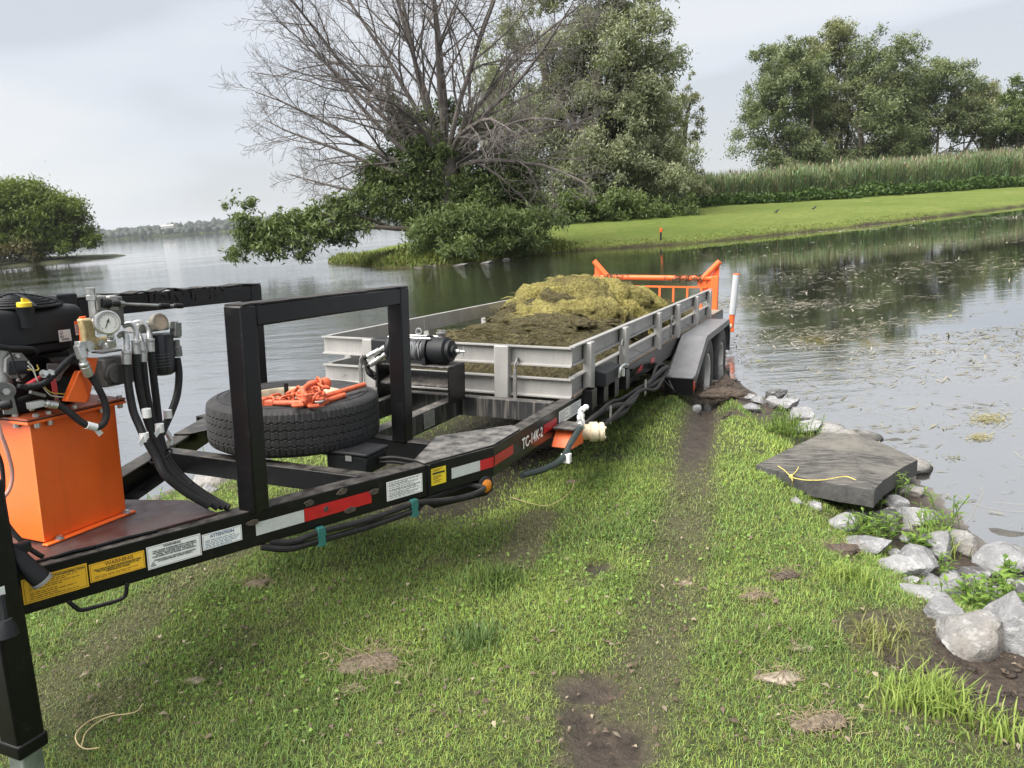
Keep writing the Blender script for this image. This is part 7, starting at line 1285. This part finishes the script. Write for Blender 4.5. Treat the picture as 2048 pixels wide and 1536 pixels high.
# ---- weed and scum floating on the bay: uncountable scraps
def floating():
    n = 70000; X = 2.2 + 34*rng.random(n)**1.35; Yv = 3.0 + 33*rng.random(n)**1.1; P = np.stack([X, Yv], 1)
    extra = np.stack([4 + 22*rng.random(18000), 12 + 22*rng.random(18000)], 1); P = np.concatenate([P, extra, np.stack([2.4 + 11*rng.random(60000), 5.5 + 13*rng.random(60000)], 1)]); Pn = P.copy(); Pn[:,1] *= 2.2
    d1 = vnoise(Pn, .16, 3); d2 = vnoise(Pn + 40, .9, 3); px, py, dz = to_px(np.column_stack([P, np.zeros(len(P))]))
    band = np.maximum.reduce([np.exp(-((py - np.interp(px, [1480, 1700, 1900, 2048], [612, 622, 600, 590]))/14)**2)*(px < 1760), np.exp(-((py - np.interp(px, [1480, 1750, 2048], [700, 690, 680]))/48)**2), .5*np.exp(-((py - np.interp(px, [1500, 1750, 2048], [478, 445, 425]))/13)**2), .42*np.exp(-((py-860)/110)**2)*(px > 1600), .34*sstep(600, 660, py) + .05])
    land_d = sdist(P, SHORE); bank_d = sdist(P, BANK); keep = (rng.random(len(P)) < band*sstep(.42, .62, d1*.6 + d2*.4)*1.9) & (land_d < -.15) & (bank_d < -.25) & (px > 1380)
    P = P[keep]; n = len(P); dist = np.linalg.norm(P, axis=1)
    sz = (.008 + .026*rng.random(n)**3)*(.7 + dist*.12); C = np.column_stack([P, .003 + .006*rng.random(n)]); D = unit(n); D[:,2] *= .06; D[:,1] *= .6; D /= np.linalg.norm(D, axis=1, keepdims=True); S_ = np.cross(D, [0, 0, 1.0]); L_ = sz[:, None]*(.7 + 1.3*rng.random((n, 1))); Wd = sz[:, None]*(.08 + .22*rng.random((n, 1)))
    V = np.stack([C - D*L_, C - S_*Wd, C + D*L_, C + S_*Wd], 1).reshape(-1, 3); F = np.arange(4*n).reshape(n, 4); k = rng.random((n, 1)); warm = sstep(.45, .7, vnoise(P + 70, .35, 2))[:, None]
    col = (np.array([.12, .11, .085])*(1-k) + np.array([.46, .44, .37])*k)*(1 - .5*warm*k) + np.array([.17, .145, .05])*warm*k*.6
    # long pale stems in the near shallows
    m = 45; Q = np.stack([2.5 + 3.6*rng.random(m), 3.4 + 6.5*rng.random(m)], 1); Vs, Fs, Cs = [V], [F], [np.repeat(col, 4, 0)]; o = len(V); a = rng.random(m)*6.28; st_ = .05 + .09*rng.random(m); cur = rng.normal(size=m)*.35
    prev = np.column_stack([Q, np.full(m, .004)]); w = (.0008 + .0009*rng.random(m))[:, None]; rows = []
    for s in range(9): dx = np.column_stack([np.cos(a), np.sin(a), np.zeros(m)]); sd_ = np.column_stack([-np.sin(a), np.cos(a), np.zeros(m)]); rows.append(np.stack([prev - sd_*w, prev + sd_*w], 1)); prev = prev + dx*st_[:, None]; a = a + cur + rng.normal(size=m)*.15
    Rw = np.stack(rows, 1).reshape(-1, 3); b0 = np.arange(m)[:, None, None]*18 + (np.arange(8)*2)[None, :, None]; Fq = (b0 + np.array([0, 1, 3, 2])).reshape(-1, 4); Vs.append(Rw); Fs.append(Fq + o); Cs.append(np.repeat(np.array([.50, .47, .36])*(.5 + .7*rng.random((m, 1))), 18, 0)); o += len(Rw)
    for cx, cy, rr_, k2, c in ((1975, 838, 34, 600, (.34, .31, .16)), (1960, 875, 22, 260, (.34, .31, .16)), (1630, 683, 40, 500, (.24, .18, .03)), (1745, 687, 40, 380, (.24, .18, .03)), (1900, 632, 5, 20, (.6, .6, .05)), (1520, 722, 10, 30, (.5, .5, .1)), (1905, 915, 20, 40, (.24, .24, .12))):
        g = np.array([ground(cx + rr_*rng.normal()*.55, cy + rr_*.28*rng.normal()*.6, 0) for _ in range(k2)]); g[:,2] = .006 + .006*rng.random(k2); D2 = unit(k2); D2[:,2] *= .1; s2 = .008 + .014*rng.random((k2, 1)); S2 = np.cross(D2, [0, 0, 1.0]); Vs.append(np.stack([g - D2*s2, g - S2*s2*.3, g + D2*s2, g + S2*s2*.3], 1).reshape(-1, 3)); Fs.append(np.arange(4*k2).reshape(k2, 4) + o); o += 4*k2; Cs.append(np.repeat(np.array(c)*(.6 + .7*rng.random((k2, 1))), 4, 0))
    tag(link('floating_weed', np_mesh('floating_weed', np.concatenate(Vs), np.concatenate(Fs), MAT['blade'], False, dict(col=np.concatenate(Cs)))), 'scraps and mats of weed floating on the bay right of the trailer', 'floating weed', kind='stuff')
floating()
# ---- small things on the far lawn
def marker():
    b = on_bank(1321, 481); t = Rig('lawn_marker', 'small orange topped marker stake near the edge of the far lawn', 'marker', b); t.part('stake', MB().tube([b, b + [.03, 0, .34]], .035, 8), MAT['plastic']); t.part('cap', MB().lathe([(.05, 0), (.06, .04), (.06, .14), (.03, .16)], b + [.03, 0, .33], (0.05, 0, 1), 12), MAT['orangeworn'])
marker()
def bird(px, py, label):
    b = on_bank(px, py); K = .55; t = Rig('crow', label, 'bird', b, group='birds on the far lawn'); mt = MAT['ink']
    t.part('body', MB().tube(smooth_path([b + K*S3([-.30, 0, .14]), b + K*S3([-.16, 0, .20]), b + K*S3([0, 0, .26]), b + K*S3([.11, 0, .33]), b + K*S3([.16, 0, .40]), b + K*S3([.20, 0, .42]), b + K*S3([.27, 0, .41])], 3), [K*q for q in [.015, .025, .035, .05, .065, .075, .085, .09, .09, .08, .07, .06, .055, .055, .05, .04, .03, .02, .008][:19]], 8), mt)
    for dy in (-.035, .035): t.part('leg', MB().tube([b + K*S3([.0, dy, -.02]), b + K*S3([-.01, dy, .10]), b + K*S3([.0, dy, .22])], K*.012, 5), mt)
bird(1553, 428, 'left of the two black birds on the far lawn'); bird(1628, 421, 'right of the two black birds on the far lawn')
# ---- the damp summer air between here and the far shore
hz, hn, ho = nodes_of('humid_air'); pv = N(hn, 'VolumePrincipled', Density=0.00017, Anisotropy=0.2); pv.inputs['Color'].default_value = (.86, .90, .94, 1); hn.links.new(pv.outputs[0], ho.inputs['Volume'])
hb_ = MB().box((-1700, -260, -3.0), (900, 3300, 60)); hme = bpy.data.meshes.new('haze'); hme.from_pydata(hb_.v, [], hb_.f); hme.materials.append(hz); tag(link('haze', hme), 'thin humid haze over the lake', 'haze', kind='stuff')
# lettering as plain meshes
dg = bpy.context.evaluated_depsgraph_get()
for o in [o for o in SC.objects if o.type == 'FONT']:
    me = bpy.data.meshes.new_from_object(o.evaluated_get(dg)); n = link(o.name, me, o.parent); n.matrix_local = o.matrix_local.copy(); nm = o.name; bpy.data.objects.remove(o); n.name = nm
for nm in ('torn_strip', 'snagged_weed', 'tread_pattern', 'small_print'):
    for o in SC.objects:
        if o.name.split('.')[0] == nm: o['kind'] = 'stuff'
